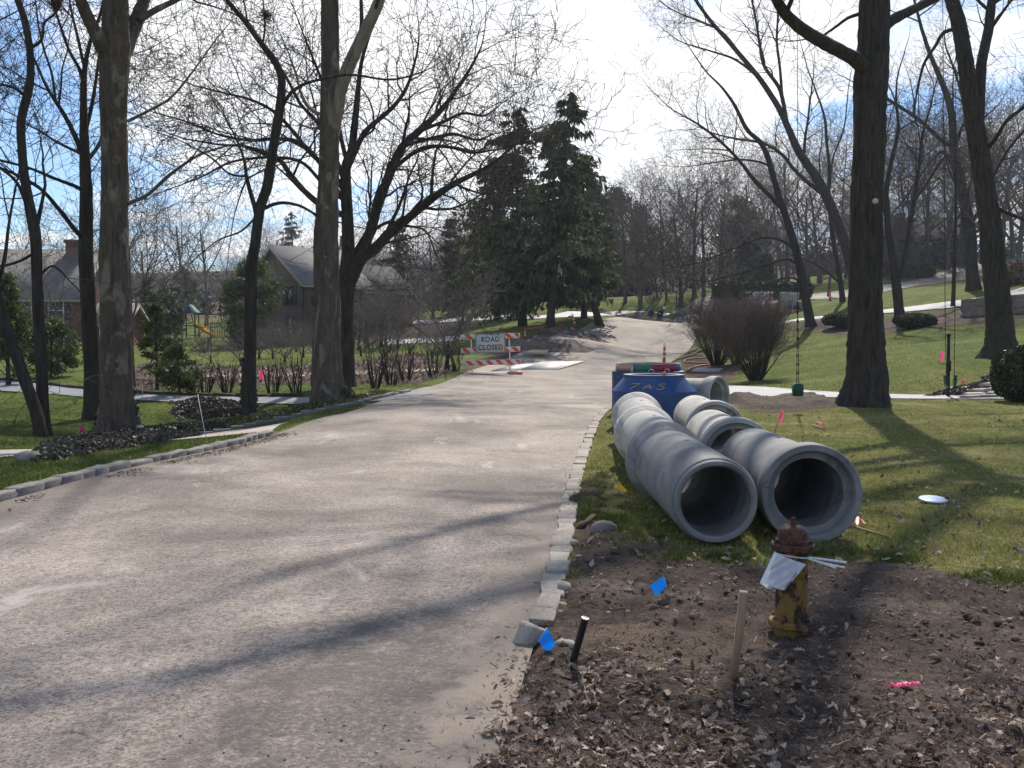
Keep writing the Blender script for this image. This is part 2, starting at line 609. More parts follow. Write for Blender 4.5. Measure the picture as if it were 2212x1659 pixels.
def road_mat():
    m, t, out = mat('chip_seal')
    v = coords(t, kind='Position')
    big = noise(t, v, 0.5, 5, 0.6, 0.3)
    mid = noise(t, coords(t, (1, 0.35, 1), 'Position'), 1.5, 6, 0.62, 0.4)
    fine = noise(t, v, 75.0, 3, 0.75)
    vo = nd(t, 'ShaderNodeTexVoronoi', {'Vector': v, 'Scale': 95.0})
    chips = nd(t, 'ShaderNodeSeparateColor', {0: vo.outputs['Color']}).outputs[0]
    base = ramp(t, big, [(0.36, (0.205, 0.178, 0.161)), (0.49, (0.325, 0.285, 0.258)), (0.62, (0.46, 0.405, 0.365))])
    trk = noise(t, coords(t, (1.3, 0.07, 1), 'Position'), 1.0, 4, 0.55)
    base = mixc(t, 0.6, base, ramp(t, trk, [(0.36, (0.78, 0.77, 0.76)), (0.62, (1.0, 1.0, 1.0))]), 'MULTIPLY')
    mott = noise(t, v, 17.0, 5, 0.72)
    base = mixc(t, 0.9, base, ramp(t, mott, [(0.34, (0.62, 0.60, 0.58)), (0.52, (0.95, 0.94, 0.93)), (0.68, (1.0, 1.0, 1.0))]), 'MULTIPLY')
    base = mixc(t, 1.0, base, (1.14, 1.12, 1.09), 'MULTIPLY')
    # smooth dusty smears where the stone has worn in
    sm = ramp(t, mid, [(0.60, (0, 0, 0)), (0.68, (1, 1, 1))])
    col = mixc(t, ramp(t, chips, [(0.0, (0.45, 0.43, 0.42)), (0.25, (0.8, 0.79, 0.78)), (0.75, (1.05, 1.04, 1.02)), (0.93, (1.25, 1.22, 1.18)), (1.0, (1.7, 1.65, 1.6))]), (0, 0, 0), base)
    col = mixc(t, 1.0, base, ramp(t, chips, [(0.0, (0.42, 0.40, 0.39)), (0.25, (0.74, 0.73, 0.72)), (0.72, (0.98, 0.97, 0.96)), (1.0, (1.0, 1.0, 1.0))]), 'MULTIPLY')
    col = mixc(t, 0.85, col, ramp(t, fine, [(0.32, (0.5, 0.48, 0.46)), (0.62, (1.0, 1.0, 1.0)), (0.72, (1.0, 1.0, 1.0))]), 'MULTIPLY')
    spk = noise(t, v, 34.0, 4, 0.8)
    col = mixc(t, 0.9, col, ramp(t, spk, [(0.36, (0.62, 0.60, 0.585)), (0.50, (1.0, 1.0, 1.0))]), 'MULTIPLY')
    col = mixc(t, ramp(t, spk, [(0.62, (0, 0, 0)), (0.70, (0.55, 0.55, 0.55))]), col, (0.60, 0.56, 0.52))  # pale flecks paint sun sparkle into the road colour
    col = mixc(t, 1.0, col, (1.08, 1.08, 1.065), 'MULTIPLY')
    col = mixc(t, mth(t, 'MULTIPLY', sm, 0.55), col, (0.50, 0.45, 0.40))
    # loose dark grit that gathers near the end of the kerb
    sp = nd(t, 'ShaderNodeSeparateXYZ', {0: v})
    dx = mth(t, 'SUBTRACT', sp.outputs[0], -0.42)
    dy = mth(t, 'SUBTRACT', sp.outputs[1], 4.35)
    rr = mth(t, 'SQRT', mth(t, 'ADD', mth(t, 'MULTIPLY', mth(t, 'POWER', mth(t, 'ABSOLUTE', dx), 2.0), 1.2), mth(t, 'MULTIPLY', mth(t, 'POWER', mth(t, 'ABSOLUTE', dy), 2.0), 0.45)))
    near = nd(t, 'ShaderNodeMapRange', {0: rr, 1: 0.2, 2: 1.5, 3: 0.30, 4: -0.10}).outputs[0]
    grit = noise(t, v, 3.2, 6, 0.7)
    gm = ramp(t, mth(t, 'ADD', grit, near), [(0.52, (0, 0, 0)), (0.66, (1, 1, 1))])
    gsp = ramp(t, noise(t, v, 40.0, 4, 0.75), [(0.42, (1, 1, 1)), (0.62, (0.35, 0.35, 0.35))])
    col = mixc(t, mth(t, 'MULTIPLY', gm, gsp), col, (0.10, 0.083, 0.073))
    # old hairline cracks
    cw = nd(t, 'ShaderNodeTexVoronoi', {'Vector': mixc(t, 0.25, v, nd(t, 'ShaderNodeTexNoise', {'Vector': v, 'Scale': 1.6}).outputs[1], 'ADD'), 'Scale': 0.75}, feature='DISTANCE_TO_EDGE').outputs[0]
    cm = mth(t, 'MULTIPLY', ramp(t, cw, [(0.0, (1, 1, 1)), (0.008, (1, 1, 1)), (0.018, (0, 0, 0))]), ramp(t, noise(t, v, 0.9, 2), [(0.42, (0, 0, 0)), (0.52, (1, 1, 1))]))
    col = mixc(t, mth(t, 'MULTIPLY', cm, 0.16), col, (0.10, 0.085, 0.075))
    cw2 = nd(t, 'ShaderNodeTexVoronoi', {'Vector': mixc(t, 0.15, v, nd(t, 'ShaderNodeTexNoise', {'Vector': v, 'Scale': 4.0}).outputs[1], 'ADD'), 'Scale': 2.6}, feature='DISTANCE_TO_EDGE').outputs[0]
    cm2 = mth(t, 'MULTIPLY', ramp(t, cw2, [(0.0, (1, 1, 1)), (0.02, (1, 1, 1)), (0.06, (0, 0, 0))]), ramp(t, mth(t, 'ADD', near, noise(t, v, 1.7, 3)), [(0.50, (0, 0, 0)), (0.62, (1, 1, 1))]))
    col = mixc(t, mth(t, 'MULTIPLY', cm2, 0.42), col, (0.085, 0.07, 0.062))
    # fine earth washed along the right edge, and grit darkening the left gutter
    ex = mth(t, 'SUBTRACT', mth(t, 'ADD', mth(t, 'MULTIPLY', sp.outputs[1], 0.112), -0.478), sp.outputs[0])
    er = nd(t, 'ShaderNodeMapRange', {0: ex, 1: 0.0, 2: 0.75, 3: 0.30, 4: -0.22}).outputs[0]
    em = ramp(t, mth(t, 'ADD', er, noise(t, v, 4.5, 6, 0.68)), [(0.50, (0, 0, 0)), (0.66, (0.8, 0.8, 0.8))])
    nearf = nd(t, 'ShaderNodeMapRange', {0: sp.outputs[1], 1: 8.0, 2: 13.0, 3: 1.0, 4: 0.0}).outputs[0]
    col = mixc(t, mth(t, 'MULTIPLY', em, nearf), col, (0.25, 0.20, 0.158))
    lx = mth(t, 'SUBTRACT', sp.outputs[0], mth(t, 'ADD', mth(t, 'MULTIPLY', sp.outputs[1], 0.095), -5.96))
    lr_ = nd(t, 'ShaderNodeMapRange', {0: lx, 1: 0.0, 2: 1.9, 3: 0.22, 4: -0.25}).outputs[0]
    lm = ramp(t, mth(t, 'ADD', lr_, noise(t, v, 2.2, 6, 0.68)), [(0.46, (0, 0, 0)), (0.66, (0.7, 0.7, 0.7))])
    col = mixc(t, mth(t, 'MULTIPLY', lm, nd(t, 'ShaderNodeMapRange', {0: sp.outputs[1], 1: 17.0, 2: 22.0, 3: 1.0, 4: 0.0}).outputs[0]), col, (0.15, 0.125, 0.107))
    # tracked-in mud farther up
    mud = noise(t, coords(t, (1, 0.22, 1), 'Position'), 0.8, 5, 0.6, 0.5)
    far = nd(t, 'ShaderNodeMapRange', {0: sp.outputs[1], 1: 26.0, 2: 44.0, 3: 0.0, 4: 1.0}).outputs[0]
    mm = mth(t, 'MULTIPLY', far, ramp(t, mud, [(0.42, (0.95, 0.95, 0.95)), (0.60, (0, 0, 0))]))
    col = mixc(t, mth(t, 'MULTIPLY', mm, 0.75), col, (0.25, 0.205, 0.165))
    hg = mth(t, 'ADD', chips, mth(t, 'MULTIPLY', fine, 0.8))
    principled(t, out, col, 0.78, bump(t, hg, 0.55, 0.008), 0.35)
    return m


def concrete(name, c1, c2, scale=3.0, streak=True, rough=0.75):
    m, t, out = mat(name)
    v = coords(t)
    n1 = noise(t, v, scale, 6, 0.62, 0.4)
    col = ramp(t, n1, [(0.32, c1), (0.68, c2)])
    if streak:
        col = mixc(t, ramp(t, noise(t, coords(t, (1.5, 1.5, 1.5)), 0.8, 5, 0.6, 1.2), [(0.48, (0, 0, 0)), (0.66, (0.6, 0.6, 0.6))]), col, tuple(min(1, k * 1.35) for k in c2))
        dk = noise(t, v, 1.4, 5, 0.7, 1.0)
        col = mixc(t, ramp(t, dk, [(0.52, (0, 0, 0)), (0.64, (0.7, 0.7, 0.7))]), col, tuple(k * 0.62 for k in c1))
    pits = ramp(t, nd(t, 'ShaderNodeTexVoronoi', {'Vector': v, 'Scale': 34.0}).outputs[0], [(0.0, (0, 0, 0)), (0.10, (1, 1, 1))])
    col = mixc(t, 0.12 if streak else 0.3, col, pits, 'MULTIPLY')
    if not streak:
        rd = t.nodes.new('ShaderNodeObjectInfo').outputs['Random']
        col = mixc(t, 1.0, col, ramp(t, rd, [(0.0, (0.72, 0.70, 0.68)), (1.0, (1.0, 1.0, 1.0))]), 'MULTIPLY')
    hg = mth(t, 'ADD', noise(t, v, 45, 4), mth(t, 'MULTIPLY', pits, 0.6))
    principled(t, out, col, rough, bump(t, hg, 0.2, 0.005), 0.3)
    return m


M_GROUND = ground_mat()
M_ROAD = road_mat()
M_PIPE = concrete('pipe_concrete', (0.150, 0.152, 0.154), (0.225, 0.226, 0.225))
M_PIPE_L = concrete('pale_pipe_concrete', (0.32, 0.31, 0.29), (0.42, 0.41, 0.38))
M_DRIVE = concrete('drive_concrete', (0.45, 0.45, 0.46), (0.6, 0.6, 0.61), 0.8, False)
M_DRIVE_D = concrete('asphalt_drive', (0.17, 0.175, 0.19), (0.24, 0.245, 0.26), 0.8, False)
M_DRIVE_T = concrete('tan_drive', (0.36, 0.30, 0.26), (0.48, 0.41, 0.36), 1.2, False)
M_FLAG = concrete('flagstone', (0.40, 0.34, 0.30), (0.52, 0.46, 0.41), 2.0, False)
M_STONE = concrete('kerb_stone', (0.29, 0.255, 0.22), (0.46, 0.415, 0.36), 6.0, False, 0.85)
M_STONE_G = concrete('grey_kerb_stone', (0.14, 0.127, 0.117), (0.30, 0.28, 0.26), 7.0, False, 0.85)
M_STONE_R = concrete('wall_stone', (0.16, 0.13, 0.11), (0.28, 0.24, 0.20), 5.0, False, 0.9)
M_WHITE = simple('white_paint', (0.80, 0.80, 0.78), (0.70, 0.70, 0.68), 5, 0.5, 0.05)
M_SIGN = simple('sign_sheeting', (0.62, 0.62, 0.60), (0.56, 0.56, 0.545), 3, 0.45, 0)
M_ORANGE = simple('orange_sheeting', (0.85, 0.13, 0.02), (0.74, 0.10, 0.015), 4, 0.5, 0)
M_ORANGE2 = simple('orange_plastic', (0.80, 0.11, 0.02), (0.62, 0.09, 0.02), 4, 0.5, 0)
M_BLACK = simple('black_paint', (0.012, 0.012, 0.012), (0.02, 0.02, 0.02), 8, 0.55, 0.1)
M_BLACKP = simple('black_plastic', (0.008, 0.008, 0.009), (0.014, 0.014, 0.014), 8, 0.45, 0.1)
M_GALV = simple('galvanised_steel', (0.5, 0.5, 0.5), (0.4, 0.4, 0.41), 9, 0.4, 0.05, metal=0.8)
M_STEELP = simple('road_plate_steel', (0.62, 0.58, 0.52), (0.52, 0.48, 0.43), 1.2, 0.6, 0.1)
M_PLY = simple('plywood', (0.6, 0.46, 0.27), (0.52, 0.39, 0.22), 2, 0.75, 0.1, stretch=(1, 8, 1))
M_WOODST = simple('stake_wood', (0.36, 0.25, 0.15), (0.28, 0.19, 0.115), 5, 0.8, 0.25, 40, stretch=(6, 6, 0.6))
M_BLUEF = island('blue_flag_vinyl', [(0, (0.0, 0.20, 0.85)), (1, (0.01, 0.27, 0.95))], 0.4, 0.4, 0.4)
M_YELF = island('yellow_flag_vinyl', [(0, (0.85, 0.5, 0.01)), (1, (0.9, 0.55, 0.02))], 0.4, 0.4, 0.4)
M_PINK = island('pink_ribbon', [(0, (0.9, 0.06, 0.22)), (1, (0.95, 0.12, 0.30))], 0.4, 0.4, 0.45)
M_REDHOSE = simple('red_hose_rubber', (0.30, 0.12, 0.075), (0.22, 0.085, 0.055), 6, 0.6, 0.1)
M_SAND = simple('sandbag_vinyl', (0.75, 0.28, 0.22), (0.62, 0.20, 0.16), 6, 0.6, 0.5, 14)
M_DIRT = simple('dug_earth', (0.085, 0.066, 0.05), (0.17, 0.135, 0.105), 3, 0.95, 1.0, 12, bdist=0.06)
M_DIRTD = simple('dark_dug_earth', (0.06, 0.043, 0.033), (0.11, 0.08, 0.06), 4, 0.95, 1.0, 14, bdist=0.06)
M_GLASS = simple('dark_window_glass', (0.02, 0.025, 0.03), (0.035, 0.04, 0.05), 1, 0.12, 0, spec=0.6)
M_TRIM = simple('cream_trim', (0.36, 0.31, 0.23), (0.32, 0.28, 0.21), 2, 0.6, 0)
M_SHUT = simple('dark_shutter', (0.02, 0.022, 0.026), (0.03, 0.032, 0.036), 3, 0.6, 0)
M_GREENP = simple('green_plastic', (0.012, 0.075, 0.045), (0.01, 0.06, 0.038), 4, 0.4, 0)
M_REDWOOD = simple('redwood_timber', (0.075, 0.035, 0.025), (0.055, 0.026, 0.02), 3, 0.8, 0.1)
M_YELP = simple('yellow_slide_plastic', (0.85, 0.42, 0.02), (0.8, 0.36, 0.015), 2, 0.35, 0)
M_CANV = simple('green_canvas', (0.02, 0.085, 0.10), (0.018, 0.07, 0.085), 3, 0.7, 0)
M_ROPE = simple('dark_rope', (0.03, 0.026, 0.022), (0.045, 0.04, 0.034), 20, 0.85, 0)
M_WHITEP = simple('white_plastic', (0.82, 0.83, 0.85), (0.78, 0.8, 0.82), 4, 0.35, 0)
M_DISC = simple('pale_blue_plastic', (0.55, 0.68, 0.82), (0.7, 0.78, 0.86), 5, 0.4, 0)
M_NEST = simple('nest_twigs', (0.04, 0.03, 0.022), (0.075, 0.055, 0.04), 9, 0.95, 1.0, 20)


def brick_mat(name, c1, c2, mortar):
    m, t, out = mat(name)
    tc = t.nodes.new('ShaderNodeTexCoord').outputs['Object']
    s = nd(t, 'ShaderNodeSeparateXYZ', {0: tc})
    cv = nd(t, 'ShaderNodeCombineXYZ', {0: mth(t, 'ADD', s.outputs[0], s.outputs[1]), 1: s.outputs[2], 2: 0.0})
    b = nd(t, 'ShaderNodeTexBrick', {'Vector': cv.outputs[0], 'Color1': c1, 'Color2': c2, 'Mortar': mortar, 'Scale': 1.0, 'Mortar Size': 0.008, 'Brick Width': 0.22, 'Row Height': 0.075})
    col = mixc(t, 0.5, b.outputs[0], ramp(t, noise(t, tc, 0.8, 4), [(0.3, (0.7, 0.7, 0.7)), (0.7, (1.1, 1.1, 1.1))]), 'MULTIPLY')
    principled(t, out, col, 0.9, bump(t, b.outputs[1], 0.3, 0.01), 0.15)
    return m


def shingle_mat(name, c1, c2):
    m, t, out = mat(name)
    tc = t.nodes.new('ShaderNodeTexCoord').outputs['Object']
    b = nd(t, 'ShaderNodeTexBrick', {'Vector': tc, 'Color1': c1, 'Color2': c2, 'Mortar': tuple(k * 0.6 for k in c1), 'Scale': 1.0, 'Mortar Size': 0.015, 'Brick Width': 0.4, 'Row Height': 0.18})
    col = mixc(t, 0.4, b.outputs[0], ramp(t, noise(t, tc, 2.0, 5), [(0.3, (0.6, 0.6, 0.6)), (0.7, (1.0, 1.0, 1.0))]), 'MULTIPLY')
    principled(t, out, col, 0.9, None, 0.2)
    return m


M_BRICK = brick_mat('red_brick', (0.20, 0.075, 0.05), (0.14, 0.055, 0.04), (0.22, 0.18, 0.16))
M_BRICK2 = brick_mat('brown_brick', (0.15, 0.075, 0.06), (0.11, 0.06, 0.05), (0.18, 0.15, 0.13))
M_GREYW = simple('grey_stucco', (0.30, 0.30, 0.31), (0.25, 0.25, 0.265), 1, 0.9, 0.1)
M_SHING = shingle_mat('grey_shingle', (0.22, 0.215, 0.205), (0.17, 0.165, 0.16))
M_SHING_D = shingle_mat('slate_shingle', (0.055, 0.056, 0.06), (0.045, 0.046, 0.05))


def blue_mat():
    m, t, out = mat('blue_coating')
    v = coords(t)
    col = ramp(t, noise(t, v, 2.2, 5, 0.6), [(0.3, (0.010, 0.040, 0.13)), (0.7, (0.016, 0.065, 0.20))])
    sc = noise(t, coords(t, (3, 3, 0.7)), 5, 6, 0.7)
    col = mixc(t, ramp(t, sc, [(0.64, (0, 0, 0)), (0.72, (0.6, 0.6, 0.6))]), col, (0.16, 0.20, 0.30))
    principled(t, out, col, 0.42, bump(t, noise(t, v, 40, 3), 0.12, 0.005), 0.45)
    return m


M_BLUE = blue_mat()
M_NAVY = simple('navy_coating', (0.012, 0.03, 0.10), (0.016, 0.04, 0.14), 3, 0.4, 0.08, spec=0.5)
BAND = [simple('band_' + n, c, tuple(k * 0.85 for k in c), 4, 0.45, 0.05) for n, c in
        (('salmon', (0.50, 0.27, 0.22)), ('green', (0.03, 0.19, 0.11)), ('crimson', (0.33, 0.03, 0.06)), ('purple', (0.07, 0.05, 0.28)))]
M_YPAINT = simple('yellow_marking_paint', (0.42, 0.30, 0.07), (0.34, 0.25, 0.07), 20, 0.7, 0)


def hydrant_mat(name, paint, p2, under, thr):
    m, t, out = mat(name)
    v = coords(t, (1, 1, 0.6))
    n = noise(t, v, 13.0, 6, 0.62, 0.35)
    paintc = ramp(t, noise(t, v, 8, 4), [(0.3, paint), (0.7, p2)])
    f = ramp(t, n, [(thr, (0, 0, 0)), (thr + 0.025, (1, 1, 1))])
    col = mixc(t, f, paintc, under)
    ru = noise(t, v, 30, 4, 0.7)
    col = mixc(t, ramp(t, ru, [(0.50, (0, 0, 0)), (0.66, (0.65, 0.65, 0.65))]), col, (0.13, 0.05, 0.02))
    hg = mth(t, 'SUBTRACT', mth(t, 'MULTIPLY', noise(t, v, 60, 4), 0.4), f)
    principled(t, out, col, mth(t, 'ADD', 0.5, mth(t, 'MULTIPLY', f, 0.35)), bump(t, hg, 0.5, 0.004), 0.3)
    return m


M_HYD = hydrant_mat('flaking_yellow_paint', (0.215, 0.122, 0.03), (0.15, 0.085, 0.026), (0.03, 0.025, 0.02), 0.525)
M_HYDR = hydrant_mat('rusty_red_paint', (0.105, 0.042, 0.03), (0.08, 0.034, 0.024), (0.055, 0.026, 0.017), 0.5)
M_RUST = simple('rusty_iron', (0.10, 0.04, 0.022), (0.06, 0.03, 0.02), 14, 0.85, 0.5, 50)


# ================================================================ ground, road, drives
R_EDGE = [(-0.35, 1.0), (-0.12, 3.2), (0.04, 4.6), (0.16, 5.7), (0.36, 8.1), (0.67, 11.5), (1.12, 15.5), (1.66, 19.6), (2.37, 24), (3.4, 30), (5.3, 40), (7.7, 50), (10.6, 60),
          (13.8, 70), (17.8, 80), (22.0, 87.5), (26, 94.5), (34, 100), (45, 110.5), (58, 124), (75, 140)]
L_EDGE = [(-5.9, 1.0), (-5.6, 4), (-5.3, 7), (-5.0, 9.8), (-4.72, 12.3), (-4.36, 14.9), (-4.05, 16.9), (-3.75, 22), (-3.1, 28.5), (-2.3, 36), (-1.7, 42), (-0.1, 50), (3.0, 60), (6.2, 70), (10.0, 80),
          (14.2, 89), (20, 96.5), (30, 105), (42, 116), (54, 129), (70, 146)]


def resample(pl, n):
    P = smooth_line(pl, len(pl) * 12)
    d = np.r_[0, np.cumsum(np.hypot(np.diff(P[:, 0]), np.diff(P[:, 1])))]
    t = d[-1] * np.linspace(0, 1, n) ** 1.5
    return np.c_[np.interp(t, d, P[:, 0]), np.interp(t, d, P[:, 1])]


def ribbon(name, left, right, na, nc, mt, lift=0.012, fine=None):
    L_, R_ = resample(left, na), resample(right, na)
    t = np.linspace(0, 1, nc)
    X = L_[:, 0][:, None] * (1 - t) + R_[:, 0][:, None] * t
    Y = L_[:, 1][:, None] * (1 - t) + R_[:, 1][:, None] * t
    Z = H(X, Y) + lift
    if fine is not None:
        Z = Z + fine(X, Y)
    V = np.stack([X, Y, Z], -1).reshape(-1, 3)
    i = np.arange(na - 1)[:, None] * nc + np.arange(nc - 1)
    F = np.stack([i, i + 1, i + nc + 1, i + nc], -1).reshape(-1, 4)
    o = MB().batch(V, F).build(name, mt, smooth=True)
    tag(o, kind='structure')
    return np.r_[L_, R_[::-1]]


road_poly = ribbon('road', L_EDGE, R_EDGE, 420, 26, M_ROAD, 0.012, lambda X, Y: (fbm(X * 0.7, Y * 0.5, 3) - 0.5) * 0.035)


def gp(*pts):
    return [G(x, y)[:2] for x, y in pts]


def drive(name, near, far, mt, label_kind='structure', lift=0.016, na=40):
    return ribbon(name, gp(*near), gp(*far), na, 5, mt, lift)


sheets = [road_poly]
# grey drive that crosses below the trees on the far bank, from the road down to the left
sheets.append(drive('driveway', [(935, 851), (860, 864), (700, 872), (560, 872), (440, 870), (300, 865), (180, 858), (80, 849), (-60, 840)],
                    [(925, 836), (860, 848), (700, 858), (560, 858), (440, 856), (300, 851), (180, 841), (80, 829), (-60, 818)], M_DRIVE_D))
# tan drive mouth between the two left kerbs, looping behind the ivy island
sheets.append(drive('driveway', [(586, 934), (540, 937), (480, 943), (400, 950), (300, 957)], [(625, 913), (540, 926), (480, 934), (400, 942), (300, 951)], M_DRIVE_T))
sheets.append(drive('driveway', [(45, 985), (20, 988), (-60, 997)], [(72, 972), (20, 973), (-60, 975)], M_DRIVE_T))
# pale new drive behind the pipes, crossing to the right edge
sheets.append(drive('driveway', [(1500, 872), (1575, 863), (1660, 857), (1800, 859), (1960, 862), (2100, 862), (2300, 860)],
                    [(1480, 838), (1570, 832), (1650, 838), (1800, 848), (1960, 853), (2100, 853), (2300, 850)], M_DRIVE))
# white drive climbing the right bank
sheets.append(drive('driveway', [(1560, 712), (1690, 700), (1830, 684), (1960, 673), (2060, 664), (2140, 652), (2250, 634)],
                    [(1560, 708), (1690, 694), (1830, 678), (1960, 663), (2060, 650), (2140, 638), (2250, 612)], M_DRIVE))
# white drive that leaves the top of the road to the left
sheets.append(drive('driveway', [(1500, 690), (1440, 684), (1300, 682), (1200, 686), (1110, 690), (950, 697), (800, 706)],
                    [(1530, 682), (1450, 677), (1300, 676), (1200, 679), (1110, 681), (950, 690), (800, 700)], M_DRIVE))
# light path across the far bank
sheets.append(drive('path', [(960, 800), (850, 806), (700, 812), (560, 815), (420, 815)], [(960, 795), (850, 800), (700, 805), (560, 807), (420, 808)], M_DRIVE_T))
sheets.append(drive('path', [(1040, 728), (960, 738), (880, 742), (830, 745)], [(1020, 722), (950, 729), (870, 733), (820, 735)], M_DRIVE))

SOIL = {
    'bed': [(-0.12, 1.5), (0.0, 3.6), (0.13, 4.9), (0.36, 5.9), (0.5, 8.0), (0.62, 10.8)] + gp((1330, 1010), (1300, 1080), (1310, 1130), (1420, 1160), (1480, 1215), (1640, 1215), (1830, 1212), (1950, 1225), (2100, 1245), (2400, 1290)) + [(9, 4), (9, 1.5)],
    'margin': [(-0.8, 1.0), (1.0, 1.0), (1.0, 6.0), (0.05, 6.0), (-0.5, 4.0)],
    'heap': gp((1560, 868), (1640, 860), (1800, 858), (1815, 878), (1700, 892), (1620, 890)),
    'mulch': gp((1690, 716), (1700, 704), (1830, 690), (1960, 678), (2060, 668), (2230, 660), (2230, 700), (2110, 700), (1990, 712), (1900, 722), (1830, 728), (1760, 716)),
    'leafbank': gp((280, 846), (900, 830), (985, 800), (900, 762), (700, 790), (500, 795), (330, 785), (280, 800)),
    'shoulder': gp((985, 815), (1100, 770), (1200, 745), (1330, 706), (1440, 688), (1500, 676), (1300, 694), (1150, 722), (1110, 745), (1010, 782)),
    'verge': gp((1475, 770), (1500, 745), (1600, 800), (1560, 830), (1480, 830)),
    'slope': gp((640, 735), (960, 735), (1010, 700), (960, 690), (760, 715)),
    'walkbed': gp((1990, 857), (2060, 840), (2190, 786), (2200, 795), (2080, 855)),
    'ivy': gp((58, 985), (100, 960), (160, 945), (300, 925), (440, 915), (520, 905), (500, 922), (442, 938), (354, 955), (212, 978), (130, 996), (70, 1000)),
}


def axis(lo, hi, fine_lo, fine_hi, s0, k):
    a = list(np.arange(fine_lo, fine_hi + 1e-6, s0))
    x = fine_hi
    while x < hi:
        x += max(s0, (x - fine_hi) * k)
        a.append(x)
    x = fine_lo
    b = []
    while x > lo:
        x -= max(s0, (fine_lo - x) * k)
        b.append(x)
    return np.array(b[::-1] + a)


def build_ground():
    xs = axis(-480, 480, -8, 8, 0.2, 0.05)
    ys = axis(-190, 600, 3, 14, 0.2, 0.022)
    X, Y = np.meshgrid(xs, ys, indexing='xy')
    Z = H(X, Y)
    dist = np.hypot(X, Y)
    # far land rises into low wooded hills
    Z = Z + np.clip((Y - 300) / 500, 0, 1) * 14 * (0.6 + fbm(X * 0.006, Y * 0.006, 5))
    soil = np.zeros_like(X)
    for k, p in SOIL.items():
        d = sdist(p, X, Y)
        w = 0.22 + 0.012 * dist
        soil = np.maximum(soil, np.clip(0.5 - d / (2 * w), 0, 1))
    woods = np.clip((Y - 135) / 30, 0, 1)
    soil = np.maximum(soil, woods * 0.9)
    lush = np.clip((-3.0 - X) / 2.5, 0, 1) * np.clip((60 - Y) / 20, 0, 1)
    lush = np.maximum(lush, np.clip((Y - 23) / 9, 0, 1) * 0.8)
    Z = Z + (fbm(X * 1.1, Y * 1.1, 9) - 0.5) * 0.05 + soil * (fbm(X * 3, Y * 3, 21) - 0.4) * 0.05
    for p in sheets:
        d = sdist(p, X, Y)
        w = np.maximum(0.16, 0.012 * dist)
        Z = Z - np.clip(-d / w, 0, 1) * (0.07 + 0.0022 * dist)
    V = np.stack([X, Y, Z], -1).reshape(-1, 3)
    ny, nx = X.shape
    i = np.arange(ny - 1)[:, None] * nx + np.arange(nx - 1)
    F = np.stack([i, i + 1, i + nx + 1, i + nx], -1).reshape(-1, 4)
    o = MB().batch(V, F).build('ground', M_GROUND, smooth=True)
    for nm, arr in (('soil', soil), ('lush', lush)):
        a = o.data.attributes.new(nm, 'FLOAT', 'POINT')
        a.data.foreach_set('value', arr.ravel().astype(np.float32))
    tag(o, kind='structure')


build_ground()


